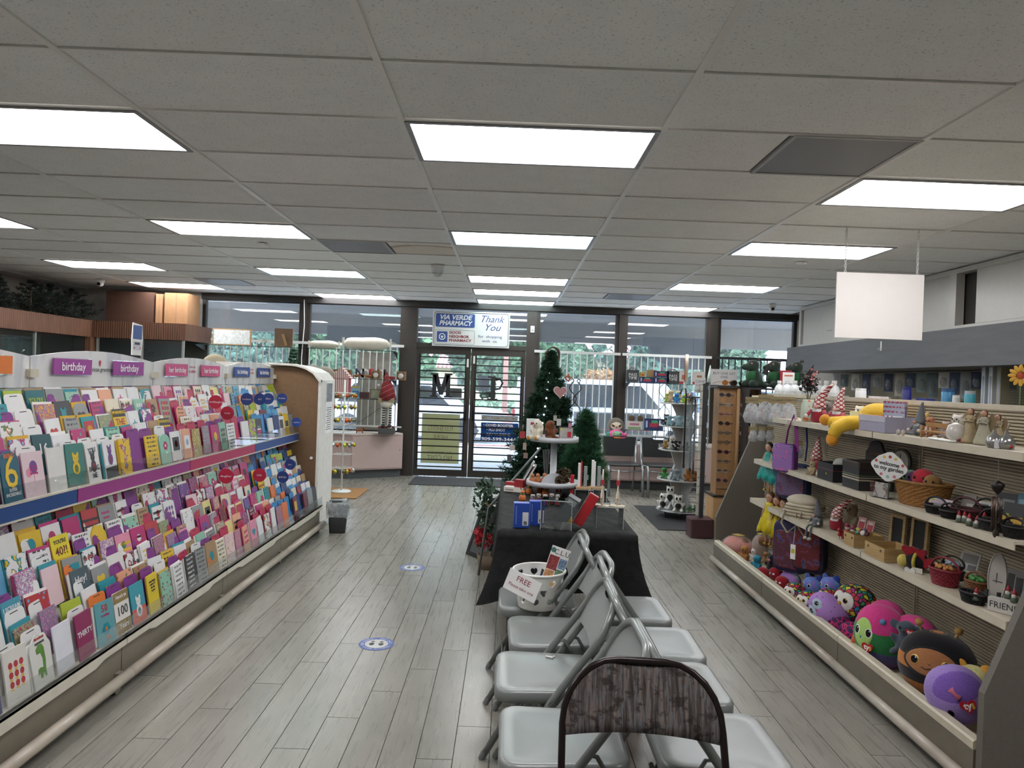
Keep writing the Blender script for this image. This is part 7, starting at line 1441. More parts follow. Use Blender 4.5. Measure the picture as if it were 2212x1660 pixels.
for k, (px, r, h, c, cc, lb, lab, s_) in enumerate([(1861, .035, .15, '#dadcdc', '#e0e2e2', '#4a5a9a', 'white tub with blue lettering, topmost stack by the tall gnome hat', 'tub'), (1887, .026, .10, '#c06a78', '#e0e0e0', '#b0444c', 'pink bottle with white cap, first of three', 'tub'), (1900, .026, .10, '#c06a78', '#e0e0e0', '#b0444c', 'pink bottle with white cap, middle of three', 'tub'), (1912, .026, .10, '#c06a78', '#e0e0e0', '#b0444c', 'pink bottle with white cap, last of three', 'tub'),
  (1961, .026, .165, '#2a2f78', '#2a2f78', None, 'navy blue canister on the rear shelf', 'tub'), (2050, .032, .16, '#3a86b4', '#2f5a8a', '#7ab0cc', 'blue gradient canister on the rear shelf', 'tub'), (2068, .018, .125, '#d8d8d4', '#e0e0dc', '#c8c060', 'white tube with yellow mark beside the blue canister', 'tub'), (2074, .018, .07, '#d0d0cc', '#ccc', None, 'small white jar in front of the tube', 'tub'), (2098, .026, .15, '#3fa0b4', '#a8b4bc', '#8fb8c4', 'teal liquid bottle with clear cap on the rear shelf', 'tub'),
  (2127, .028, .07, '#1d1a20', '#2a2830', '#4a4858', 'small dark jar first of the three dark jars', 'tub'), (2168, .028, .07, '#1d1a20', '#2a2830', '#4a4858', 'small dark jar second of the three dark jars', 'tub'), (2197, .034, .075, '#1d1a20', '#2a2830', '#5a3848', 'small dark jar last of the three dark jars', 'tub')]): bottle(lab, px, 2.42, r, h, c, cc, lb, .3, shape=s_)
for px, w_, h_, c, lab in ((1994, .11, .08, '#2c3a86', 'blue carton lying on the rear shelf'), (1982, .06, .055, '#a8a8a0', 'pale small carton before the blue carton'), (2027, .07, .055, '#b8bcb8', 'white and grey small carton beside the blue canister')):
 t = thing('carton', lab, 'box', (2.40 if 'before' in lab or 'grey' in lab else 2.47, shp(px, 1.5, 2.45), RS), -PI / 2); B().box(-w_ / 2, w_ / 2, -.025, .025, 0, h_ + .02).obj('box_body', M(c, .5), t); B().box(-w_ * .4, w_ * .4, -.0265, -.025, h_ * .4, h_ * .7).obj('printed_label', M('#8a90b0', .5, var=.3, scale=80), t)
p = at(2208, 812, X=2.36); t = thing('toy_flower', 'yellow daisy head on a stem at the top of the shelving', 'artificial flower', (p.x, p.y, RS), -.9);
for k in range(12): a = 2 * PI * k / 12; B().ball((.034 * math.cos(a), 0, p.z - RS + .034 * math.sin(a)), (.018, .004, .009), 10, 6, (0, -a, 0)).obj('petal', M('#d8a83c', .6), t, True)
B().ball((0, -.004, p.z - RS), (.016, .006, .016), 12, 8).obj('flower_centre', M('#b0502c', .7), t, True); B().cyl((0, 0, 0), (0, 0, p.z - RS - .02), .003, n=6).obj('stem', M('#5a7a4a', .6), t)
# ================================================================ RIGHT WALL: cabinets, fascia, pegboard
wc = thing('wall_cabinet', 'long run of white sliding-door wall cabinets under the ceiling', 'cabinet', (4.4, 7.5, 2.18)); m_cab = M('#bdbbb4', .3, var=.02)
def WP(b, name, mat, parent=wc): o = b.obj(name, mat, parent); o.location = (-4.4, -7.5, -2.18); return o
WP(B().box(4.22, 4.69, 3.0, 10.2, 2.19, 2.74), 'carcass', M('#3a3835', .7)); WP(B().box(4.12, 4.22, 3.0, 10.2, 2.18, 2.215).box(4.12, 4.22, 3.0, 10.2, 2.70, 2.745).box(4.12, 4.22, 10.14, 10.2, 2.215, 2.70), 'frame', m_cab)
for i, (y0, y1, x) in enumerate([(8.42, 10.12, 4.15), (6.78, 8.50, 4.17), (4.9, 6.36, 4.14), (3.05, 4.85, 4.16)]):
 o = WP(B().box(x, x + .018, y0, y1, 2.22, 2.70), 'sliding_door', m_cab); B().box(x - .004, x, (y0 + y1) / 2 - .07, (y0 + y1) / 2 + .07, 2.35, 2.365).obj('finger_pull', M('#9a988f', .3, .4), o)
WP(B().box(4.12, 4.20, 6.62, 6.72, 2.215, 2.70), 'divider', m_cab)
fa = struct(B().box(4.02, 4.69, 3.0, 10.35, 1.83, 2.175).obj('trim_8', woodmat('#4a4b4d', '#565759', (1, .3, 3), .5, 8)))
t = thing('wall_hook', 'small white hook stuck on the dark fascia under the blank sign', 'hook', at(1905, 750, X=4.02)); B().box(-.006, 0, -.012, .012, -.04, .06).obj('plate', m_white, t); B().tube([(-.004, 0, -.02), (-.025, 0, -.035), (-.035, 0, -.015)], .004, 6).obj('hook_arm', m_white, t, True)
n = NT('pegboard'); v = n.coord('Object', (40, 40, 40)); s_ = n.n('SeparateXYZ'); n.l(v, s_.inputs[0]); fy = n.math('SUBTRACT', n.math('FRACT', s_.outputs[1]), .5); fz = n.math('SUBTRACT', n.math('FRACT', s_.outputs[2]), .5)
d_ = n.math('SQRT', n.math('ADD', n.math('MULTIPLY', fy, fy), n.math('MULTIPLY', fz, fz))); n.base(n.ramp(d_, [(0.15, '#3f3a30'), (0.2, '#8f866f')])); n.fin(.7)
pg = thing('pegboard', 'beige pegboard along the wall under the dark fascia', 'pegboard', (4.66, 6.5, 1.35))
for k in range(5): B().box(-.02, .0, -3.4 + 1.35 * k, -3.4 + 1.35 * k + 1.34, -.5, .47).obj('board', n.m, pg)
struct(B().box(4.10, 4.69, 3.0, 10.2, 0, .85).obj('trim_9', M('#8f8877', .6)))
for k in range(16):
 px = 1825 + 24 * k; X = 4.45; Y = X * F / (px - VX); c = ['#5a6a70', '#c8c8c4', '#3a4a6a', '#8a8f92', '#2a3858', '#a8a49a', '#38506a', '#7a8a8c'][k % 8]
 t = thing('hanging_package', '%s blister package on the pegboard, %s from the window end' % (['grey-blue', 'white', 'navy', 'silver grey', 'dark blue', 'beige', 'steel blue', 'pale teal'][k % 8], ordi(k + 1)), 'package', (X, Y, 1.80), -.9, 'packages on the pegboard'); h_ = .16 + .05 * (k % 3)
 B().box(-.05, .05, -.004, .004, -h_, 0).obj('card', M(c, .5, var=.1), t); B().ball((0, -.01, -h_ * .6), (.035, .018, h_ * .3), 12, 8).obj('blister', plasticfilm('blister', (.9, .9, .9), .5, '#b0b4b8', .1), t, True); B().cyl((0, 0, -.01), (.16, .14, -.01), .003, n=5).obj('hook', M('#888', .3, .8), t)
for k in range(12):
 px = 1830 + 30 * k; X = 4.50; Y = X * F / (px - VX); t = thing('hanging_package', 'lower %s package on the pegboard, %s from the window end' % (['white', 'grey', 'pale'][k % 3], ordi(k + 1)), 'package', (X, Y, 1.52), -.9, 'packages on the pegboard'); B().box(-.04, .04, -.004, .004, -.14, 0).obj('card', M(['#b5b5b0', '#7a7c7c', '#a39c8c'][k % 3], .5, var=.2, scale=40), t); B().cyl((0, 0, -.01), (.12, .10, -.01), .003, n=5).obj('hook', M('#888', .3, .8), t)
for k, (px, c) in enumerate([(2136, '#b5bcc0'), (2152, '#c0c6c8'), (2170, '#8a8570')]):
 Y = 4.3 * F / (px - VX); t = thing('long_carton', ['tall pale narrow carton leaning on the pegboard, first', 'tall pale narrow carton leaning on the pegboard, second', 'tall olive narrow carton leaning on the pegboard'][k], 'box', (4.30, Y, .851), 0); B().box(-.04, .04, -.025, .025, 0, 1.0).obj('box_body', M(c, .5), t); B().box(-.041, -.04, -.012, .012, .2, .9).obj('printed_strip', M('#88909a', .5), t)
# ================================================================ STORE FRONT DISPLAYS
m_mauve = M('#b7a29d', .5, var=.02); m_kick = M('#44484a', .6)
def deck(name, lab, pts, front):
 t = thing(name, lab, 'cabinet', (pts[0][0], pts[0][1], 0)); ox, oy = pts[0]
 P = [(x - ox, y - oy) for x, y in pts]
 B().prism(P, .13, .655, 'Z').obj('carcass', m_mauve, t)
 cx = sum(p[0] for p in P) / len(P); B().prism([(x + (.03 if x < cx else -.03), y + .04) for x, y in P], 0, .13, 'Z').obj('toe_kick', m_kick, t); B().prism([(x, y - .015) for x, y in P], .655, .68, 'Z').obj('deck_top', M('#c9bcb6', .35), t)
 for (x0, y0, x1, y1) in front:
  L = math.hypot(x1 - x0, y1 - y0); a = math.atan2(y1 - y0, x1 - x0); n_ = max(1, round(L / .8))
  for k in range(n_):
   o = B().box(.01, L / n_ - .01, -.012, 0, .15, .64).obj('door_panel', m_mauve, t); o.location = (x0 - ox + math.cos(a) * L * k / n_, y0 - oy + math.sin(a) * L * k / n_, 0); o.rotation_euler = (0, 0, a)
   B().cyl((L / n_ - .05, -.02, .42), (L / n_ - .05, -.012, .42), .008, n=8).obj('lock', M('#7d756f', .3, .7), o)
 return t
deck('window_cabinet', 'mauve display cabinet under the window beside the left door post', [(-4.8, 10.65), (-2.30, 10.65), (-1.60, 11.08), (-1.70, 11.22), (-4.8, 11.22)], [(-4.8, 10.65, -2.30, 10.65), (-2.30, 10.65, -1.60, 11.08)])
deck('window_cabinet', 'mauve display cabinet under the windows behind the black chairs', [(.50, 10.95), (1.0, 10.62), (4.4, 10.62), (4.4, 11.22), (.50, 11.22)], [(.50, 10.95, 1.0, 10.62), (1.0, 10.62, 4.4, 10.62)])
def gshelf(lab, x0, x1, Y, z):
 t = thing('glass_shelf', lab, 'shelf', (x0, Y, z)); B().box(0, x1 - x0, -.12, .12, 0, .008).obj('glass_plate', glassmat('shelf_glass', (.85, .95, .92), 1.5), t); B().box(0, x1 - x0, -.122, -.12, 0, .008).obj('front_edge', M('#2f4a48', .2), t)
 for x in (0.02, x1 - x0 - .04): B().prism([(-.12, 0), (.34, 0), (.34, -.10)], x, x + .012, 'X').obj('bracket', m_bbar, t)
SL1, SL2, SL3, SR1, SR2 = 1.935, 1.50, 1.20, 1.595, .885
gshelf('long glass shelf holding pillows and frames across the left windows', -4.75, -1.72, 10.86, SL1 - .008); gshelf('glass shelf of baseball boxes and letters', -3.0, -1.72, 10.86, SL2 - .008); gshelf('glass shelf of paper bag and small frames', -3.0, -1.72, 10.86, SL3 - .008)
gshelf('glass shelf of toy boxes over the right display window', 1.80, 3.12, 10.86, SR1 - .008); gshelf('low glass shelf behind the black chairs', 1.78, 2.6, 10.86, SR2 - .008)
WF = F / 10.86
def W(px, z): return ((px - VX + ROLL * (HC - z) * WF) / WF)
def wbox(name, lab, px0, px1, z, h, c, cat='box', d=.06, parts=(), Y=10.86, lift=.001, rz=0):
 x0, x1 = W(px0, z), W(px1, z); t = thing(name, lab, cat, ((x0 + x1) / 2, Y, z + lift), rz); w_ = (x1 - x0) / 2
 B().box(-w_, w_, -d / 2, d / 2, 0, h).obj('body', M(c, .6) if isinstance(c, str) else c, t)
 for nm, cc, a, b_, z0, z1 in parts: B().box(a * w_, b_ * w_, -d / 2 - .003, -d / 2, z0 * h, z1 * h).obj(nm, M(cc, .6, var=.2, scale=40), t)
 return t
wbox('framed_chart', 'white chart in thin wooden frame on the top window shelf', 460, 543, SL1, .25, '#a8865c', 'picture frame', .02, [('white_sheet', '#d5d8d6', -.93, .93, .07, .93)])
t = wbox('framed_picture', 'back of a brown picture frame with angled easel leg', 593, 632, SL1, .28, '#6d543c', 'picture frame', .02); B().obox((.02, -.03, .11), (.035, .01, .18), (.1, -.3, 0)).obj('easel_leg', M('#a8865c', .7), t)
t = thing('artificial_flower', 'small white flower sprig on the top window shelf', 'flower', (W(573, SL1), 10.86, SL1)); foliage('blossoms', t, (0, 0, .09), (.06, .04, .04), 60, .016, M('#c9c8b8', .8), 71); B().cyl((0, 0, 0), (0, 0, .09), .004, n=5).obj('stem', M('#556045', .8), t)
def pillow(lab, px0, px1, z, h, c, Y=10.84, name='pillow', heart=False):
 x0, x1 = W(px0, z), W(px1, z); t = thing(name, lab, 'pillow', ((x0 + x1) / 2, Y, z + .002)); w_ = (x1 - x0) / 2; b = B(); rings = []
 for i in range(13):
  f = -1 + 2 * i / 12; s_ = (1 - abs(f) ** 4) ** .5 * .9 + .1; rings.append([(f * w_, math.cos(a) * .09 * s_, h / 2 + math.sin(a) * h / 2 * s_ * (1 + .06 * math.sin(5 * f))) for a in [2 * PI * k / 16 for k in range(16)]])
 b.loft(rings); b.obj('cushion', M(c, .95, var=.05), t, True)
 B().box(-w_ * 1.05, -w_ * .97, -.01, .01, h * .05, h * .95).box(w_ * .97, w_ * 1.05, -.01, .01, h * .05, h * .95).obj('flange', M(c, .95), t); return t
pillow('short cream pillow on the top window shelf beside the long one', 668, 732, SL1, .12, '#cfcabb'); pillow('long cream bolster pillow on the top window shelf', 742, 843, SL1, .19, '#d5cfc0')
# things standing on a hidden table between rack and window
tag(B().box(-4.7, -2.2, 9.9, 10.35, 1.25, 1.28).box(-4.65, -4.6, 9.95, 10.3, 0, 1.25).box(-2.75, -2.70, 9.95, 10.3, 0, 1.25).obj('side_table', M('#8c8072', .6)), 'tall narrow table behind the card rack carrying cushions and boxes', 'table')
def bk_(px, z=1.281, Y=10.1): return ((px - VX + ROLL * (HC - z) * F / Y) * Y / F, Y, z)
for px, w_, h, lab, c in ((463, .22, .50, 'large beige cushion behind the pink birthday header', '#a89c84'), (672, .20, .40, 'grey-beige cushion with rounded lobes behind the end unit', '#8f887c'), (700, .17, .38, 'second lobe-topped beige cushion by the striped fabric house', '#968d80')):
 x, y, z = bk_(px); t = thing('cushion', lab, 'cushion', (x, y, z)); B().ball((0, 0, h / 2), (w_, .10, h / 2), 20, 14).obj('cover', M(c, .95, var=.06), t, True); B().tube([(-w_ * .8, -.08, h * .35), (0, -.105, h * .5), (w_ * .8, -.08, h * .62)], .004, 5).obj('seam', M('#80776a', .9), t)
x, y, z = bk_(600); t = thing('cardboard_box', 'open cardboard box behind the blue birthday header', 'box', (x, y, z)); B().box(-.2, .22, -.12, .12, 0, .34).obj('box_body', M('#8c7050', .9), t); B().box(.0, .20, -.125, -.12, .2, .32).obj('white_sleeve', M('#bab5a8', .8), t)
x, y, z = bk_(627, 1.281, 9.85); t = thing('pine_tree', 'tiny artificial pine tree behind the rack end unit', 'artificial tree', (x, y + .1, z)); conifer(t, .58, .17, 10, 10, 12, m_ndl2, 24, .05, .003, .15, .05)
x, y, z = bk_(515); t = thing('bird_figurine', 'small grey bird figurine before the barred window', 'figurine', (x, y, z)); B().cyl((0, 0, 0), (0, 0, .33), .01, n=6).ball((0, 0, .37), (.05, .03, .04)).lathe([(.02, 0), (.004, .07)], (.04, 0, .39), n=6).prism([(-.04, .36), (-.11, .43), (-.05, .40)], -.01, .01).obj('body', M('#77756f', .7), t, True)
x, y, z = bk_(735); t = thing('fabric_house', 'red striped fabric house behind the ornament stand', 'decoration', (x + .02, y, z)); n = NT('red_stripes'); s_ = n.n('SeparateXYZ'); n.l(n.coord('Object'), s_.inputs[0]); n.base(n.ramp(n.math('FRACT', n.math('MULTIPLY', s_.outputs[0], 38.0)), [(0.0, '#9a4a50'), (0.5, '#d0c4bc')], 'CONSTANT')); B().box(-.11, .11, -.08, .08, 0, .24).prism([(-.14, .22), (0, .38), (.14, .22)], -.09, .09).obj('house_body', n.fin(.9), t)
x, y, z = bk_(690, 1.281, 9.8); t = wbox('blue_carton', 'blue carton strip in front of the lobed cushions', 683, 716, 1.5, .055, '#2f3f98', Y=9.99, d=.1); t.location.z = 1.50; B().box(-.1, .1, -.04, .04, -.22, 0).obj('carton_base', M('#a8a49c', .7), t)
# shelf SL2
for k, (px, lab) in enumerate([(728, 'baseball in open kraft box, first on the shelf'), (749, 'baseball in open kraft box, beside the first'), (812, 'baseball in open kraft box, right of the letters'), (866, 'baseball in open kraft box, at the shelf end by the door post')]):
 t = wbox('baseball_box', lab, px - 10, px + 10, SL2, .13, '#8c6c48', parts=[('dark_opening', '#5a4632', -.75, .75, .12, .88)]); B().ball((0, -.045, .06), .042, 14, 10).obj('baseball', M('#c9c4bc', .6), t, True); B().tube([(.03 * math.cos(a), -.088, .06 + .03 * math.sin(a)) for a in (.2, .8, 1.4, 2, 2.6)], .002, 4).obj('stitching', M('#a83a3a', .6), t)
for k, (px, ch, c) in enumerate([(775, 'N', '#3a4560'), (786, 'O', '#d5d5d0'), (797, 'I', '#c02838'), (809, 'V', '#c02838'), (820, 'O', '#d0d0cc'), (829, 'I', '#2a2a2e')]):
 t = thing('letter_block', ['dark blue letter N standing on the window shelf', 'white letter O between dark blue N and red I', 'red letter I beside the white O', 'red letter V on the window shelf', 'white letter O beside the red V', 'black upright letter by the plaid gnome hat'][k], 'letter', (W(px, SL2), 10.92, SL2 + .002), group='standing letters'); text(ch, .19, M(c, .5), t, (0, 0, .075), (PI / 2, 0, 0), depth=.012, bold=.006)
def dachs(lab, px, z, grp='dachshund figurines'):
 t = thing('dachshund_figurine', lab, 'figurine', (W(px, z), 10.80, z + .002), .3, grp); b = B(); b.tube([(-.05, 0, .04), (0, 0, .042), (.05, 0, .045)], [.018, .020, .020], 10).ball((.065, 0, .068), (.020, .015, .016)).tube([(.075, 0, .064), (.10, 0, .058)], [.010, .006], 8).tube([(-.06, 0, .045), (-.085, 0, .065)], .005, 6)
 for x in (-.045, .045):
  for y_ in (-.012, .012): b.cyl((x, y_, .035), (x, y_, 0), .007, .008, n=8)
 b.obj('body', M('#8f5530', .6), t, True); B().ball((.055, -.016, .062), (.008, .004, .016), 8, 6).ball((.055, .016, .062), (.008, .004, .016), 8, 6).obj('ear', M('#5a3018', .7), t, True); B().tube([(.045, 0, .065), (.05, -.02, .05), (.05, .02, .05), (.045, 0, .065)], .005, 6).obj('green_scarf', M('#3f7350', .8), t, True)
dachs('brown dachshund figurine in front of the standing letters N and O', 771, SL2); dachs('brown dachshund figurine in front of the red letters', 797, SL2); dachs('brown dachshund figurine on the mauve cabinet top', 778, .68)
t = wbox('wooden_train', 'small red block toy at the end of the letters shelf', 832, 852, SL2, .05, '#9c2430'); [B().cyl((x, -.035, .012), (x, -.03, .012), .012, n=10).obj('wheel', m_blk, t) for x in (-.04, .04)]
wbox('paper_bag', 'brown paper bag on the lowest left window shelf', 726, 748, SL3, .21, '#85704f', 'bag', parts=[('fold', '#77634a', -.9, .9, .85, 1.0)]); wbox('bottle_card', 'blue and white card with yellow top on the window shelf', 759, 777, SL3, .19, '#8fa8b8', 'card', .02, [('blue_swirl', '#2f6f9c', -.8, .8, .15, .6), ('yellow_band', '#c0a040', -.9, .9, .85, .98)])
wbox('framed_print', 'small dark red horizontal frame on the window shelf', 776, 797, SL3, .10, '#5a2a28', 'picture frame', .02, [('print', '#3a2a2c', -.8, .8, .15, .85)]); wbox('framed_print', 'square frame with a leafy wreath print beside the plaid gnome', 799, 826, SL3, .15, '#6d5a50', 'picture frame', .02, [('wreath_print', '#8a9078', -.85, .85, .1, .9)])
# plaid gnome
n = NT('plaid'); s_ = n.n('SeparateXYZ'); n.l(n.coord('Object', rot=(0, .5, 0)), s_.inputs[0]); fx = n.math('FRACT', n.math('MULTIPLY', s_.outputs[0], 14.0)); fz = n.math('FRACT', n.math('MULTIPLY', s_.outputs[2], 14.0)); mk = lambda q: n.ramp(q, [(0.0, 0.0), (0.80, 1.0), (0.86, 0.0)], 'CONSTANT')
n.base(n.mix(n.math('MULTIPLY', mk(fz), .6), n.mix(n.math('MULTIPLY', mk(fx), .7), '#7d1f28', '#2c3a34'), '#b5a88c')); mpl = n.fin(.9)
t = thing('gnome', 'tall gnome with red plaid hat and striped legs beside the left door post', 'gnome', (W(836, .78), 10.80, .775)); B().tube([(0, 0, .42), (-.01, 0, .62), (-.03, 0, .84)], [.14, .09, .012], 18).obj('hat', mpl, t, True)
B().ball((0, 0, .42), (.12, .08, .08)).obj('body', M('#8a8478', .9), t, True); B().ball((0, -.07, .36), (.10, .04, .06)).obj('beard', M('#c9c4b8', .95, var=.1), t, True); B().prism([(-.12, .46), (-.02, .42), (-.12, .37)], -.12, -.10).prism([(.12, .46), (.02, .42), (.12, .37)], -.12, -.10).obj('burlap_bow', M('#9a8a6a', .9), t); B().ball((-.14, 0, .64), .022, 10, 8).obj('pompom', M('#d8d4cc', .9), t, True)
n = NT('leg_stripes'); s_ = n.n('SeparateXYZ'); n.l(n.coord('Object'), s_.inputs[0]); n.base(n.ramp(n.math('FRACT', n.math('MULTIPLY', s_.outputs[2], 28.0)), [(0.0, '#26262a'), (0.5, '#c9c6c0')], 'CONSTANT'))
for q in (-.05, .05): B().cyl((q, 0, .06), (q, 0, .36), .022, n=12).obj('leg', n.fin(.9), t, True); B().ball((q, -.03, .03), (.03, .06, .03)).obj('boot', M('#2a2a2c', .6), t, True)
t = wbox('sock_bin', 'grey bin of rolled red and cream socks under the plaid gnome', 820, 852, .68, .09, '#4a4c4c', 'bin', .2, Y=10.82)
for k in range(6): B().ball((-.09 + .035 * k, -.05 + .05 * (k % 2), .10), (.04, .03, .022), 10, 6, (0, 0, k)).obj('rolled_sock', M(['#8c3a3c', '#b8aa94', '#6d2a30'][k % 3], .9), t, True)
tag(B().tube([(-2.6, 10.84, .72), (-2.2, 10.82, .86), (-1.95, 10.80, 1.05), (-1.75, 10.84, 1.15)], .003, 5).obj('light_wire', M('#1f3526', .6)), 'dark light cord draped across the left window behind the gnome', 'cord')
wbox('window_panel', 'grey textured board standing behind the white bars', 757, 832, .70, 1.22, M('#8f8c84', .9, var=.15, scale=12), 'board', .01, Y=11.26)
tag(B().tube([(-3.235, 11.2, 2.7), (-3.22, 11.2, 2.3), (-3.245, 11.2, 1.8), (-3.23, 11.2, 1.2)], .006, 6).obj('white_cable', m_white), 'white cable running down the post between the left windows', 'cable')
# ---- right window shelves
for k, (px, lab) in enumerate([(1367, 'dark grey PASS TIME game box beside the window post'), (1454, 'dark grey PASS TIME game box right of the blue car boxes')]):
 t = wbox('game_box', lab, px - 14, px + 12, SR1, .19, '#3d4243'); text('PASS\nTIME', .062, m_white, t, (0, -.033, .09), (PI / 2, 0, 0), depth=.001, spacing=.8); B().tube([(-.06, 0, .19), (-.03, 0, .22), (.03, 0, .22), (.06, 0, .19)], .006, 6).obj('handle', M('#8c2a30', .6), t, True)
for k, (a, b_, z, lab) in enumerate([(1381, 1412, SR1, 'blue toy car box beside the first game box'), (1413, 1444, SR1, 'blue toy car box under another one'), (1413, 1444, SR1 + .095, 'blue toy car box stacked on top of another'), (1392, 1432, SR2, 'blue toy car box on the low shelf behind the chairs')]):
 wbox('toy_car_box', lab, a, b_, z, .09 if k < 3 else .17, '#26305c', 'toy box', parts=[('red_car_print', '#a8324a', -.5, .6, .25, .6), ('green_print', '#4a9a6a', -.3, .4, .6, .85), ('white_print', '#a8b0c8', -.9, -.7, .2, .8)])
wbox('carton', 'kraft carton behind the stacked blue toy boxes', 1399, 1420, SR1, .20, '#9a7a52', Y=10.95); wbox('toy_box', 'tiny yellow and red toy box on the blue box', 1383, 1392, SR1 + .092, .07, '#c0962c', 'toy box', parts=[('red_print', '#a02a2c', -.6, .6, .2, .5)])
for k, (a, b_, lab) in enumerate([(1465, 1482, 'white and red biscuit box beside the second game box'), (1494, 1520, 'white cookie-print box by the round board')]): wbox('biscuit_box', lab, a, b_, SR1, .20, '#cfc9c4', parts=[('cookie_print', '#b06a4c', -.2, .6, .35, .7), ('red_band', '#a8303c', -.9, .2, .02, .2)])
t = thing('cone_ornament', 'pale patterned cone ornament in front of the window post', 'ornament', (W(1530, SR1) - .02, 10.7, SR1 + .0)); B().lathe([(.05, .04), (.035, .14), (.004, .30)], n=16).obj('cone', M('#b5c4bc', .7, var=.15, scale=30), t, True); B().cyl((0, 0, -.9), (0, 0, .04), .012, n=8).obj('stand', M('#8a8a84', .6), t)
t = wbox('heart_sign', 'white sign with round brown ears and flowers on the low shelf', 1353, 1387, SR2, .12, '#c4bcb8', 'sign', .03, [('pink_script', '#a8687c', -.6, .6, .5, .75), ('flowers', '#5c8a4c', -.8, .8, .05, .25)]); [B().ball((x, .01, .16), (.05, .012, .05), 14, 10).obj('ear', plushmat('#5e4c3c'), t, True) for x in (-.04, .09)]
# sloth and crab plush on the deck
CAPPW = 1.0; xs = W(1329, .7); t = thing('plush_toy', 'round grey sloth plush with big golden eyes on the window deck', 'plush toy', (xs, 10.86, .93)); R = (.125, .10, .12); B().ball((0, 0, 0), R, 24, 16).obj('body', plushmat('#6b6258'), t, True); cap(B(), R, 0, -.05, .75, .55, 1.03).obj('face', plushmat('#cfc5b4'), t, True); R2 = tuple(x * 1.02 for x in R)
for q in (-1, 1): cap(B(), R2, q * .42, .02, .26, .18, 1.02, roll=q * .5).obj('eye_patch', plushmat('#3c342c'), t, True)
eyes(t, tuple(x * 1.035 for x in R), .42, .03, .13); cap(B(), R2, 0, -.18, .10, .07, 1.03).obj('nose', m_eye, t, True); B().lathe([(.09, -.24), (.10, -.20), (.06, -.10)], n=16).obj('lower_body', plushmat('#6b6258'), t, True)
t = thing('plush_toy', 'round green and pink crab plush with orange claws below the sloth', 'plush toy', (xs - .01, 10.70, .78)); R = (.125, .09, .10); B().ball((0, 0, 0), R, 24, 16).obj('body', plushmat('#c8508a'), t, True); cap(B(), R, 0, .45, .65, .50, 1.03).obj('green_face', plushmat('#7ab08a'), t, True); cap(B(), R, 0, -.35, .60, .35, 1.03).obj('orange_belly', plushmat('#d5803c'), t, True); eyes(t, tuple(x * 1.03 for x in R), .42, .42, .13)
for q in (-1, 1):
 B().ball((q * .13, -.03, .01), (.035, .025, .05)).obj('claw', plushmat('#c9608c' if q > 0 else '#3f8a70'), t, True)
 for k in range(3): B().ball((q * .13, -.02, -.03 - .02 * k), (.03, .012, .010), 8, 6).obj('leg', plushmat('#d0704c'), t, True)
# black chairs
def guest_chair(lab, x, y, rz):
 t = thing('guest_chair', lab, 'chair', (x, y, 0), rz, 'black guest chairs'); mk_ = M('#2a2c2e', .45); mf = M('#8d9194', .3, .6)
 B().rbox((0, 0, .43), (.46, .42, .03), .06).obj('seat', mk_, t)
 g = B(); g.prism([(-.22, .52), (.22, .52), (.24, .80), (.10, .80), (.07, .775), (-.07, .775), (-.10, .80), (-.24, .80)], .20, .215); g.box(-.10, .10, .20, .215, .80, .815); g.obj('backrest', mk_, t)
 for q in (-1, 1):
  B().tube([(q * .24, -.24, 0), (q * .24, -.22, .38), (q * .24, -.16, .42), (q * .24, .14, .40), (q * .25, .20, .50), (q * .25, .22, .80)], .014, 8, flat=1.4).obj('side_frame', mf, t, True); B().tube([(q * .22, .12, .40), (q * .23, .26, 0)], .012, 8).obj('leg', mf, t, True)
 B().tube([(-.24, -.20, .36), (0, -.20, .345), (.24, -.20, .36)], .010, 8).obj('stretcher', mf, t, True)
guest_chair('black guest chair with grey frame directly under the sloth plush', 1.66, 10.15, .10); guest_chair('black guest chair with grey frame behind the plush spinner', 2.22, 10.15, .05)
# ---- plush spinner
SX, SY = 2.10, 8.5; t = thing('plush_spinner', 'tall white tiered spinner rack loaded with small plush toys', 'display rack', (SX, SY, .012)); mg = M('#b9bcbe', .4)
TZS = [.09, .45, .80, 1.08, 1.35]
for i, z in enumerate(TZS):
 B().lathe([(.02, z - .012), (.28, z - .012), (.285, z - .008), (.285, z + .0), (.02, z)], n=30).obj('tray', mg, t, True); B().lathe([(.284, z), (.284, z + .055)], n=30, caps=False).obj('clear_rim', m_acr2, t, True)
for i in range(4):
 z0, z1 = TZS[i], TZS[i + 1] - .013
 for a in (0, PI / 2): o = B().prism([(-.20, z0), (.20, z0), (.12, (z0 + z1) / 2), (.20, z1), (-.20, z1), (-.12, (z0 + z1) / 2)], -.004, .004).obj('core_panel', mg, t); o.rotation_euler = (0, 0, a + .6)
B().cyl((0, 0, .02), (0, 0, 1.6), .015, n=10).obj('pole', mg, t, True); [B().cyl((.22 * math.cos(a), .22 * math.sin(a), .03), (.22 * math.cos(a) + .02, .22 * math.sin(a), .03), .028, n=10).obj('caster', m_blk, t) for a in (.3, 1.9, 3.5, 5.1)]
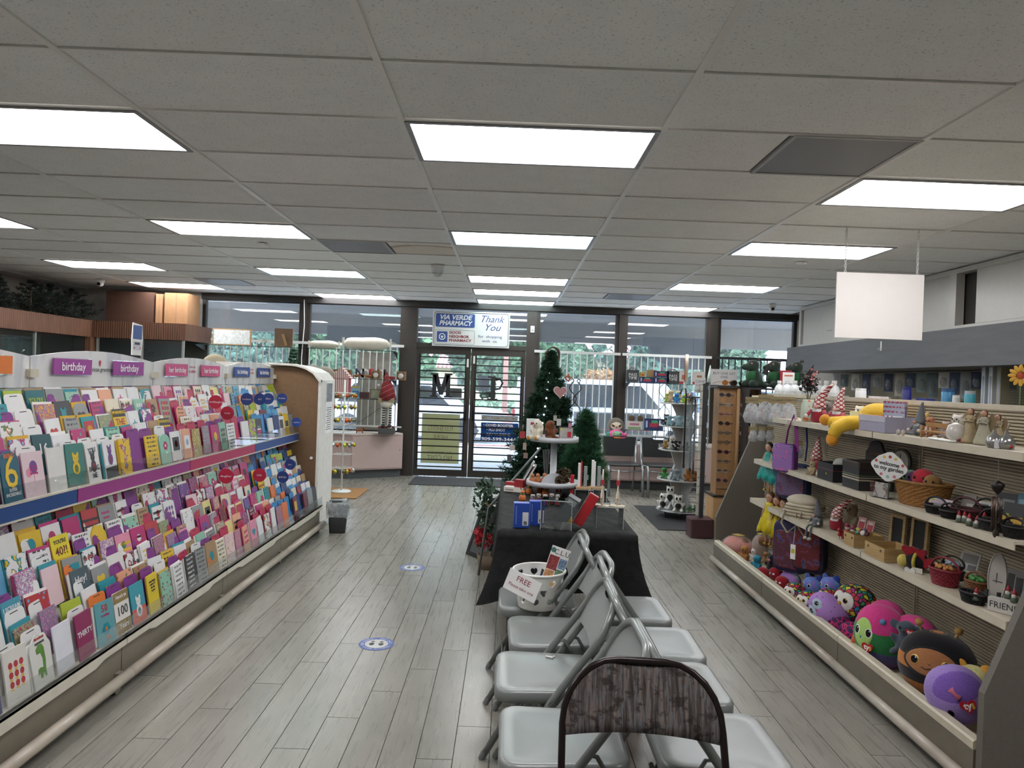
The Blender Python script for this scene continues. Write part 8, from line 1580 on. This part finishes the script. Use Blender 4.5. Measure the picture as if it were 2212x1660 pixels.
SPN = [(0, [(1430, '#d8d8d4', 'point', 1.35, 'white and black panda plush, first on the bottom tray'), (1452, '#dcdcd8', 'round', 1.4, 'white and black panda plush raised behind, bottom tray'), (1467, '#d8d8d4', 'round', 1.4, 'white and black panda plush facing out, bottom tray'), (1420, '#4f8fb8', 'point', 1.0, 'blue fish plush at the bottom tray edge'), (1478, '#2f6d3c', 'round', .6, 'green frog plush, first on the bottom tray'), (1492, '#2f6d3c', 'round', .6, 'green frog plush, second on the bottom tray'), (1505, '#35743f', 'round', .6, 'green frog plush, last on the bottom tray')]),
 (1, [(1432, '#3a8a44', 'point', .95, 'green lizard plush on the second tray'), (1440, '#a8303c', 'round', .9, 'red plush beside the green lizard'), (1460, '#85919a', 'big', 1.0, 'grey elephant plush on the second tray'), (1486, '#98602c', 'round', 1.05, 'sitting brown lion plush on the second tray'), (1504, '#98602c', 'round', .85, 'crouching brown lion plush at the tray edge')]),
 (2, [(1429, '#9aa09a', 'round', .85, 'grey and white plush on the middle tray edge'), (1441, '#a8804c', 'point', .8, 'tan spotted leopard plush on the middle tray'), (1458, '#1d1c1e', 'big', .85, 'black cow plush with white spots on the middle tray'), (1454, '#c4c2bc', 'point', 1.1, 'white tiger plush behind the black cow plush'), (1478, '#2a282a', 'round', .75, 'small black plush with white nose, middle tray'), (1492, '#c9c5bf', 'round', .6, 'small white plush at the middle tray end')]),
 (3, [(1428, '#2b221f', 'round', .95, 'dark brown monkey plush on the fourth tray'), (1445, '#8fb0ba', 'big', .9, 'pale blue elephant plush, first on the fourth tray'), (1462, '#8fb0ba', 'big', .95, 'pale blue elephant plush, second on the fourth tray'), (1478, '#a8bcc0', 'round', .8, 'pale grey plush at the fourth tray end')]),
 (4, [(1440, '#8fb83a', 'round', .8, 'lime green plush, first on the top tray'), (1456, '#2f7fb8', 'round', .85, 'bright blue plush in the middle of the top tray'), (1472, '#93bc40', 'round', .8, 'lime green plush, second on the top tray'), (1447, '#c9b48c', 'round', 1.05, 'beige plush behind the blue one on the top tray'), (1464, '#cdb890', 'round', 1.05, 'beige plush behind the second lime green one'), (1482, '#c9a8a0', 'round', .9, 'pinkish plush at the top tray end')])]
for ti, its in SPN:
 for k, (px, c, e, s, lab) in enumerate(its):
  x = (px - VX) * 8.35 / F; x = SX + max(-.22, min(.22, x - SX + .03)); d_ = math.sqrt(max(.0, .23 ** 2 - (x - SX) ** 2)); back = 'behind' in lab; y = SY - (d_ if not back else .10)
  if 'raised' in lab: y = SY - .14
  pt_ = plush_sit(lab, (x, y, TZS[ti] + .014 + (.09 if 'raised' in lab else 0)), s * .68, c, None, -.3, e, belly='#1c1b1d' if 'panda' in lab else None)
  if 'panda' in lab: [B().ball((q * .02, -.045, .165), (.014, .010, .018), 10, 6).obj('eye_patch', plushmat('#1c1b1d'), pt_, True) for q in (-1, 1)]
  if 'cow' in lab: [B().ball((.04 * math.cos(q * 1.9), -.045, .06 + .03 * q), (.018, .008, .016), 8, 6).obj('white_spot', plushmat('#cfccc6'), pt_, True) for q in range(4)]
p = at(1483, 852, Y=8.45); t = thing('round_board', 'round red and cream wooden board seen edge-on above the plush spinner', 'board', (p.x, 8.5, 1.615), -.25); B().cyl((-.02, 0, .165), (-.012, 0, .165), .16, n=36).obj('red_face', M('#a8404a', .5), t); B().cyl((-.012, 0, .165), (.02, 0, .165), .165, n=36).obj('wooden_disc', M('#c8b49a', .6), t)
# cane rack
t = thing('cane_display', 'black metal floor rack with walking canes and clear sleeves on a maroon base', 'display rack', (2.05, 7.45, 0)); B().rbox((0, 0, .10), (.24, .22, .20), .02).obj('base', M('#43262a', .5), t); B().box(-.01, .03, -.01, .03, .20, 1.60).obj('post', m_blk, t); B().box(-.045, -.018, .0, .012, .22, 1.58).obj('price_strip', M('#b8b4a8', .6), t)
for k in range(14): B().tube([(0, 0, .35 + .09 * k), (-.10, -.02, .35 + .09 * k), (-.115, -.02, .37 + .09 * k)], .0025, 4).obj('hook', M('#77797a', .3, .8), t)
B().box(-.17, .03, .10, .24, 1.44, 1.455).box(-.01, .03, .03, .10, 1.44, 1.455).obj('top_arm', m_blk, t)
for k in range(6): B().cyl((-.11, .05, .25 + .05 * k), (-.02, .05, .25 + .05 * k), .004, n=5).obj('rung', M('#77797a', .4, .6), t)
for k, (dx, lab) in enumerate([(-.20, 'black walking cane hanging beside the plush spinner'), (-.12, 'blue-grey cane in a clear sleeve by the plush spinner'), (-.07, 'dark cane hooked on the black rack')]):
 p = (2.10 + dx, 7.62 + .05 * k, 0); t = thing('walking_cane', lab, 'cane', p); z = 1.53 - .04 * k; B().tube([(-.06, 0, z - .05), (-.05, 0, z), (-.01, 0, z + .01), (0, 0, z - .05), (0, 0, z - .80)], .009, 8).obj('shaft', M(['#1c1b1d', '#7a8c94', '#2c2626'][k], .4), t, True); B().cyl((0, 0, z - .84), (0, 0, z - .80), .013, n=8).obj('rubber_tip', m_blk, t)
 if k == 1: B().ball((0, 0, z - .40), (.07, .03, .42), 14, 12).obj('clear_sleeve', plasticfilm('cane_sleeve', (.94, .95, .96), .35, '#b5bcc0', .1), t, True)
# eyewear rack
EY = 7.55; t = thing('eyewear_rack', 'tan wooden rotating eyewear rack with two columns of glasses', 'display rack', (2.41, EY, 0)); mw = woodmat('#8f6a44', '#a57e54', (6, 6, 1), .5, 3); ml = woodmat('#b08a5e', '#c29c70', (6, 6, .5), .4, 2)
B().box(-.23, .27, -.12, .18, .03, .42).obj('base_cabinet', ml, t); B().box(-.24, .28, -.13, .19, .42, .44).obj('base_top', M('#2c241e', .5), t); B().box(-.20, .24, -.08, .12, .44, 1.56).obj('backing_board', mw, t); B().box(-.23, .27, -.12, .17, 1.56, 1.585).obj('top_board', M('#2c241e', .5), t)
for x in (-.0, .20): B().cyl((x, -.10, .44), (x, -.10, 1.56), .022, n=14).obj('post', ml, t, True)
for c_i, x0 in enumerate((-.13, .09)):
 for k in range(11): B().box(x0 - .06, x0 + .075, -.085, -.08, .50 + .098 * k, .506 + .098 * k).obj('slot', M('#33261c', .6), t)
GN = ['first', 'second', 'third', 'fourth', 'fifth', 'sixth', 'seventh', 'eighth', 'ninth', 'tenth']
def glasses(lab, loc, rz, c, lens, grp, s=1.0, rot=None):
 t = thing('eyeglasses', lab, 'glasses', loc, rz, grp, rot=rot, scale=s); mf = M(c, .3)
 for q in (-1, 1): B().tube([(q * .034 + .026 * math.cos(a), 0, .020 * math.sin(a)) for a in [2 * PI * k / 14 for k in range(14)]], .0025, 5, True).tube([(q * .060, 0, .008), (q * .064, .06, .008), (q * .062, .13, -.006)], .0022, 5).obj('frame_side', mf, t, True); B().cyl((q * .034, -.0006, 0), (q * .034, .0006, 0), .024, n=14).obj('lens', lens, t)
 B().tube([(-.010, 0, .006), (0, -.003, .010), (.010, 0, .006)], .0025, 5).obj('bridge', mf, t, True); return t
for c_i, x0 in enumerate((-.13, .09)):
 for k in range(10): glasses('pair of glasses in the %s column of the eyewear rack, %s from top' % (('window-side', 'shelf-side')[c_i], GN[k]), (2.41 + x0 - .045, EY - .20, 1.49 - .098 * k), -.5, ['#5a5a60', '#2a2628', '#6d4a3a', '#77797e', '#8c3a4a', '#3a4a5a', '#a05a6a'][(k * 3 + c_i) % 7], m_acr2 if k % 3 else M('#2a2624', .1), 'glasses on the wooden rack')
for k, (px, c, lab) in enumerate([(1572, '#a86a3a', 'orange-brown sunglasses lying on the eyewear rack top'), (1592, '#2a2422', 'large dark sunglasses on the eyewear rack top'), (1612, '#3a302c', 'dark sunglasses at the shelf side of the rack top')]): glasses(lab, ((px - VX) * 7.5 / F, 7.46, 1.615), .3, c, M(c, .1), 'sunglasses on the rack top', 1.3)
for px0, px1, zt, h_, Y, body, lab in ((1536, 1592, 1.76, .17, 7.66, 'BUY ONE GET\nONE', 'white sign reading BUY ONE GET ONE above the glasses'), (1501, 1524, 1.66, .16, 7.50, 'CANE\nCAPS', 'small pale sign reading CANE CAPS on the black rack')):
 x0, x1 = (px0 - VX) * Y / F, (px1 - VX) * Y / F; t = thing('paper_sign', lab, 'sign', ((x0 + x1) / 2, Y, zt - h_), -.05); B().box(-(x1 - x0) / 2, (x1 - x0) / 2, -.002, .002, 0, h_).obj('sheet', M('#c4c4c2', .6, var=.02), t); text(body, .036, M('#4a4c50', .6, var=0), t, (0, -.003, h_ * .62), (PI / 2, 0, 0), depth=.0004, spacing=1.1, width=(x1 - x0) * .85)
# dragons
sh_ = thing('dark_shelf_unit', 'dark narrow shelving under the green dragon plush toys', 'shelving', (2.72, 7.35, 0)); B().box(-.30, .42, -.14, .14, 1.555, 1.575).box(-.30, .42, -.14, .14, .6, .62).obj('shelf_board', m_blk, sh_); [B().box(x, x + .02, -.14, .14, 0, 1.555).obj('side_board', m_blk, sh_) for x in (-.30, .40)]
def dragon(lab, x, c2=None):
 t = thing('plush_toy', lab, 'plush toy', (x, 7.32, 1.576), -1.25, 'green dragon plush toys', scale=1.25); b = B(); b.ball((0, 0, .07), (.07, .06, .08)).ball((0, -.02, .18), (.05, .055, .05)).ball((0, -.085, .165), (.032, .05, .028)).tube([(.03, .04, .03), (.10, .06, .02), (.15, .02, .03)], [.028, .018, .006], 8)
 for q in (-1, 1): b.ball((q * .05, -.05, .03), (.03, .045, .028)); b.ball((q * .06, -.02, .10), (.02, .025, .045))
 o = b.obj('body', plushmat('#27382e'), t, True); remesh(o, .011); B().ball((0, -.015, .09), (.066, .056, .055)).obj('green_vest', plushmat('#245c34'), t, True)
 for k in range(5): B().lathe([(.012, 0), (.001, .028)], (0, .03 - .02 * k + .01, .215 - .004 * k * k + .004), n=6).obj('spike', plushmat('#3a2c2c'), t)
 for q in (-1, 1): B().ball((q * .03, -.055, .195), (.010, .008, .009), 8, 6).obj('eye', M('#b0606a', .4), t, True); B().prism([(q * .05, .12), (q * .13, .20), (q * .12, .10)], .03, .036).obj('wing', plushmat('#2c2428'), t)
dragon('dark green dragon plush at the window end of the dark shelf', 2.52); dragon('dark green dragon plush in the middle of the dark shelf', 2.74); dragon('dark green dragon plush half hidden behind the baby poster', 2.97)
p = at(1706, 812, Y=7.1); t = thing('poster', 'small white poster reading BABY in front of a red backing', 'poster', (p.x + .01, 7.15, 1.57), -.35); B().box(-.055, .055, -.002, .002, 0, .17).obj('sheet', m_white, t); text('BABY', .03, M('#5a7fb0', .6, var=0), t, (0, -.003, .05), (PI / 2, 0, 0), depth=.0004); B().box(-.04, .04, -.003, -.002, .13, .145).obj('orange_line', M('#c06a4c', .6), t); B().box(-.08, .03, .004, .01, 0, .19).obj('red_backing', M('#9a2430', .6), t)
# ---- door decorations
DY = WY - .06
def dpx(px, py): return at(px, py, Y=DY)
for ch, px, py, lab in (('M', 953, 833, 'large black serif letter M on the left door bars'), ('P', 1071, 840, 'large black serif letter P on the right door bars')):
 p = dpx(px, py); t = thing('letter_sign', lab, 'letter', (p.x, DY, p.z), group='black door letters'); h_ = .19; o = B(); w1 = .035
 if ch == 'M': o.box(-.14, -.075, -.01, .01, -h_, h_).box(.075, .14, -.01, .01, -h_, h_).prism([(-.14, h_), (-.06, h_), (.0, -.02), (.06, h_), (.14, h_), (.03, -.15), (-.03, -.15)], -.01, .01); [o.box(x - .06, x + .06, -.011, .011, z, z + .028) for x in (-.11, .11) for z in (-h_, h_ - .028)]
 else: o.box(-.08, -.01, -.01, .01, -h_, h_).box(-.13, .03, -.011, .011, -h_, -h_ + .03).box(-.13, -.01, -.011, .011, h_ - .03, h_); o.tube([(-.01, 0, h_ - .03), (.06, 0, h_ - .035), (.10, 0, h_ - .10), (.06, 0, -.0), (-.01, 0, -.01)], .032, 8, flat=.6)
 o.obj('letter_body', M('#191a1c', .5), t)
def dsheet(name, lab, x0, y0, x1, y1, c, Y=WY + .03, cat='poster', parts=()):
 a, b_ = at(x0, y0, Y=Y), at(x1, y1, Y=Y); t = thing(name, lab, cat, ((a.x + b_.x) / 2, Y, b_.z)); w_, h_ = (b_.x - a.x) / 2, a.z - b_.z; B().box(-w_, w_, -.001, .001, 0, h_).obj('sheet', papermat(c), t); return t, w_, h_
t, w_, h_ = dsheet('poster', 'yellowish flu shot poster seen from behind on the left door', 912, 893, 990, 1003, '#cfc9a2');
for s_, z, sz in (('FLU SHOTS', .70, .10), ('HERE', .52, .10), ('ALWAYS', .22, .05), ('NO COST', .11, .10)): text(s_, sz, M('#8a7468' if s_ != 'NO COST' else '#5c5c54', .7, var=0), t, (0, -.0015, h_ * z), (PI / 2, 0, 0), depth=.0004, width=-w_ * (1.3 if s_ != 'HERE' else .75))
t, w_, h_ = dsheet('poster', 'blue vaccine sign with phone number on the right door', 1039, 913, 1118, 957, '#1f5a94', Y=WY - .016)
for s_, z, al in (('• COVID BOOSTER', .86, .8), ('• FLU SHOT', .62, .5), ('• RSV VACCINE', .38, .7), ('909-599-3444', .13, .92)): text(s_, .055 if al < .9 else .075, m_white, t, (-w_ * (1 - al) * .4, -.0015, h_ * z), (PI / 2, 0, 0), depth=.0004, bold=.001, width=w_ * 2 * al)
t, w_, h_ = dsheet('poster', 'white strip with gold pharmacy lettering above the blue sign', 1040, 897, 1118, 912, '#b9bfc0', Y=WY - .016); text('MERCY PHARMACY SAN DIMAS', .06, M('#8a6a3a', .6, var=0), t, (0, -.0015, h_ * .5), (PI / 2, 0, 0), depth=.0004, bold=.001, width=w_ * 1.9)
dsheet('notice', 'small dark notice beside the letter M', 971, 839, 997, 861, '#77736a'); dsheet('notice', 'pale notice on the glass left of the letter M', 906, 838, 932, 862, '#9aa0a0'); dsheet('notice', 'pale notice sheet above the arrow sign', 1033, 812, 1056, 846, '#a8a6ae'); dsheet('notice', 'dark green label strip over the notice by the door edge', 1049, 847, 1070, 860, '#2f3f3a')
a = dpx(1045, 856); t = thing('arrow_sign', 'dark green arrow sign pointing at the door handle', 'sign', (a.x, DY, a.z)); B().prism([(-.075, 0), (-.01, .08), (-.01, .035), (.075, .035), (.075, -.035), (-.01, -.035), (-.01, -.08)], -.004, .004).obj('arrow', M('#27463e', .5), t); B().box(-.03, .03, -.005, -.004, -.015, .015).obj('printed_label', M('#8a9a92', .6), t)
# big sign over the door
a, b_ = at(935, 673, Y=11.16), at(1100, 752, Y=11.16); t = thing('pharmacy_sign', 'white Via Verde Pharmacy thank you sign hanging above the doors', 'sign', ((a.x + b_.x) / 2, 11.16, (a.z + b_.z) / 2)); w_, h_ = .60, .275
B().box(-w_, w_, -.006, .006, -h_, h_).obj('sign_panel', M('#d3d5d3', .5, var=.01), t); mb = M('#33508f', .5, var=.02); mt2 = M('#2c3f7c', .5, var=0); mr = M('#7d2430', .5, var=0); mwh = M('#dfe2e6', .5, var=0)
def rr(x0, x1, z0, z1, r): return [(x1 - r + r * math.cos(a), z1 - r + r * math.sin(a)) for a in (0, .5, 1, PI / 2)] + [(x0 + r + r * math.cos(a), z1 - r + r * math.sin(a)) for a in (PI / 2, 2, 2.6, PI)] + [(x0 + r + r * math.cos(a), z0 + r + r * math.sin(a)) for a in (PI, 3.7, 4.2, 1.5 * PI)] + [(x1 - r + r * math.cos(a), z0 + r + r * math.sin(a)) for a in (1.5 * PI, 5.2, 5.8, 2 * PI)]
B().tube([(x, -.008, z) for x, z in rr(-w_ + .02, w_ - .02, -h_ + .02, h_ - .02, .04)], .004, 5, True).obj('border', M('#3a4048', .5), t); B().prism(rr(-.555, .055, .025, .235, .02), -.009, -.006).obj('blue_field', mb, t); B().tube([(x, -.008, z) for x, z in rr(-.555, .055, -.235, -.02, .02)], .002, 4, True).obj('inner_border', M('#6a7078', .5), t)
text('VIA VERDE', .10, mwh, t, (-.25, -.011, .175), (PI / 2, 0, 0), depth=.001, shear=.25, bold=.003, width=.50); text('PHARMACY', .10, mwh, t, (-.25, -.011, .085), (PI / 2, 0, 0), depth=.001, shear=.25, bold=.003, width=.52)
B().prism(rr(-.53, -.365, -.21, -.045, .012), -.009, -.006).obj('emblem_field', mb, t); o = B(); o.tube([(-.4475 + .045 * math.cos(a), -.011, -.1275 + .045 * math.sin(a)) for a in [2 * PI * k / 20 for k in range(20)]], .007, 5, True); o.obj('emblem_ring', mwh, t); B().prism([(-.47, -.115), (-.425, -.115), (-.433, -.14), (-.462, -.14)], -.011, -.009).box(-.455, -.44, -.011, -.009, -.155, -.14).obj('mortar_emblem', mwh, t)
for s_, z, w2 in (('GOOD', -.06, .19), ('NEIGHBOR', -.122, .31), ('PHARMACY', -.182, .35)): text(s_, .058, mr, t, (-.34 + w2 / 2, -.0075, z), (PI / 2, 0, 0), depth=.001, bold=.002, width=w2)
text('Thank', .15, mt2, t, (.31, -.0075, .165), (PI / 2, 0, 0), depth=.001, shear=.4, width=.36); text('You', .15, mt2, t, (.32, -.0075, .035), (PI / 2, 0, 0), depth=.001, shear=.4, width=.24); text('for  shopping', .06, mt2, t, (.30, -.0075, -.105), (PI / 2, 0, 0), depth=.001, width=.37); text('with  us.', .06, mt2, t, (.30, -.0075, -.175), (PI / 2, 0, 0), depth=.001, width=.24)
for x in (-.3, .3): B().cyl((x, 0, h_), (x, 0, h_ + .12), .003, n=5).obj('hanger_wire', m_blk, t)
t = thing('wall_switch', 'white switch plate on the post right of the doors', 'switch', at(1150, 712, Y=WY - .08)); B().box(-.03, .03, -.01, .01, -.05, .05).obj('plate', m_white, t); B().box(-.02, .02, -.014, -.01, -.03, .0).obj('rocker', M('#9a9c9c', .5), t)
# ---- ceiling fittings
for px, py, lab in ((220, 619, 'white dome camera near the wooden cabinets'), (1667, 672, 'white dome camera near the white wall cabinets')):
 Y = F * 1.10 / (-(py - VY) + ROLL * (px - VX)); p = at(px, py, Y=Y); t = thing('dome_camera', lab, 'security camera', (p.x, p.y, 2.75), group='white dome cameras'); B().lathe([(.055, 0), (.055, -.03), (.045, -.05)], n=18).obj('base', m_white, t, True); B().ball((0, 0, -.06), .042, 14, 10).obj('housing', m_white, t, True); B().cyl((0, -.038, -.065), (0, -.046, -.07), .022, n=12).obj('lens', M('#17181a', .1), t)
t = thing('dome_camera', 'clear dome camera hanging beside the water-stained ceiling tile', 'security camera', (-.79, 7.6, 2.75)); B().cyl((0, 0, 0), (0, 0, -.02), .07, n=20).obj('base', m_white, t); B().ball((0, 0, -.05), (.062, .062, .075), 18, 12).obj('clear_dome', plasticfilm('dome', (.9, .9, .9), .35, '#b8b8b6', .1), t, True)
for x, y, lab in ((-2.34, 6.68, 'white ceiling sensor beside the lit panel over the card rack'), (2.66, 6.63, 'white ceiling sensor beside the blank sign')): t = thing('ceiling_sensor', lab, 'sensor', (x, y, 2.75), group='small ceiling sensors'); B().lathe([(.04, 0), (.03, -.02), (.0, -.022)], n=14).obj('housing', m_white, t); B().box(-.0, .06, -.02, .02, -.018, 0).obj('side_box', m_white, t)
# ---- wooden cabinets on the far side
n = NT('reeded_wood'); s_ = n.n('SeparateXYZ'); n.l(n.coord('Object'), s_.inputs[0]); wv = n.math('SINE', n.math('MULTIPLY', n.math('ADD', s_.outputs[0], s_.outputs[1]), 190.0)); g_ = n.noise(n.coord('Object', (6, 6, .8)), 4, 3); n.base(n.mix(.35, n.ramp(g_, [(0.3, '#553424'), (0.7, '#6f4a32')]), n.ramp(wv, [(0.0, '#4a2e20'), (0.7, '#7a523a')]))); n.bump(wv, .4, .004); m_reed = n.fin(.55)
t = thing('wooden_cabinet', 'brown reeded wood canopy over glass display cases along the far wall', 'display case', (-6.0, 10.3, 0))
B().box(-.03, 0, -8, 0, 1.96, 2.20).box(-.03, 1.34, -.0, .03, 1.96, 2.20).box(1.31, 1.34, .03, .9, 1.96, 2.20).obj('canopy_fascia', m_reed, t); B().box(-.85, -.03, -8, .9, 2.16, 2.19).box(-.03, 1.31, .03, .9, 2.16, 2.19).obj('canopy_top', m_reed, t)
B().box(-.80, -.05, -8, -.05, 0, .80).box(-.05, 1.31, .08, .9, 0, .80).obj('base_cabinet', m_reed, t); B().box(-.84, -.78, -8, .9, .80, 2.16).box(-.78, 1.31, .84, .9, .80, 2.16).obj('case_back', M('#4c504a', .3), t); B().box(-.06, .03, -.08, .05, .8, 1.96).obj('corner_post', m_reed, t)
for k in range(7): B().box(-.045, -.035, -.08 - 1.1 * (k + 1) + .02, -.08 - 1.1 * k - .02, .82, 1.95).obj('glass_pane', m_glass, t); B().box(-.05, -.02, -.08 - 1.1 * (k + 1) - .015, -.08 - 1.1 * (k + 1) + .015, .8, 1.96).obj('mullion', M('#8a8d88', .4, .5), t)
for a, b_ in ((.10, .68), (.72, 1.28)): B().box(a, b_, .05, .056, .82, 1.95).obj('glass_pane', m_glass, t)
for x in (.06, .70, 1.29): B().box(x - .015, x + .015, .04, .07, .8, 1.96).obj('mullion', M('#b0b2ac', .4, .5), t)
for k in range(7): B().box(-.76, -.12, -7.9, -.12, 1.16, 1.168).obj('glass_shelf', m_glass, t) if k == 0 else None
for k, (x, y, lab) in enumerate([(-6.4, 9.7, 'pale christmas figurine in the far glass case beside the corner post'), (-6.4, 8.7, 'pale christmas figurine in the far glass case, further from the corner post'), (-5.5, 10.75, 'white frosted toy tree in the corner glass case'), (-5.2, 10.7, 'smaller white frosted toy tree in the corner glass case')]):
 t2 = thing('toy_tree', lab, 'ornament', (x, y, .801)); B().lathe([(.02, 0), (.02, .3), (.14, .3), (.05, .52), (.10, .52), (.03, .72), (.06, .72), (.002, .88)], n=14).obj('frosted_tree', M('#9a9c98', .8, var=.3, scale=30), t2); B().cyl((0, 0, 0), (0, 0, .02), .07, n=14).obj('base', M('#8a6a4a', .8), t2)
t = thing('wall_lettering', 'dark script lettering reading Eat Think inside the corner glass case', 'lettering', (-5.62, 11.13, 1.72)); text('Eat', .16, m_blk, t, (0, 0, .05), (PI / 2, 0, 0), depth=.002, shear=.4); text('Think', .14, m_blk, t, (-.12, 0, -.10), (PI / 2, 0, 0), depth=.002, shear=.4)
for k, (x0, x1, d, h, c, lab) in enumerate([(-5.95, -5.25, .35, .46, '#4a2f22', 'dark brown wood-grain carton on the corner canopy'), (-5.22, -5.12, .35, .44, '#8c6848', 'narrow tan panel between the cartons on the canopy'), (-5.08, -4.74, .40, .46, '#8f6a48', 'tan cardboard carton at the canopy corner')]):
 t = thing('carton', lab, 'box', ((x0 + x1) / 2, 10.72, 2.20)); B().box(-(x1 - x0) / 2, (x1 - x0) / 2, -d / 2, d / 2, 0, h).obj('box_body', M(c, .8), t); B().box(-.001, .001, -d / 2 - .001, -d / 2, 0, h).obj('edge_line', M('#3a2a20', .8), t)
for k, (px, Y, r, lab) in enumerate([(-2, 7.9, .16, 'dark artificial tree on the canopy, cut by the frame'), (72, 8.8, .34, 'large dark artificial tree on the canopy'), (112, 9.4, .36, 'second dark artificial tree on the canopy, touching the first'), (160, 9.9, .34, 'dark artificial tree on the canopy nearest the cartons')]):
 x = -6.35; t = thing('artificial_tree', lab, 'artificial tree', (x, -6.35 * F / (px - VX - 7), 2.192)); B().cyl((0, 0, 0), (0, 0, .40), .012, n=6).obj('trunk', m_bark, t); conifer(t, .43, r, 9, 10, 20 + k, M('#25302a', .9), 22, .05, .004, .06, .0, pw=.6)
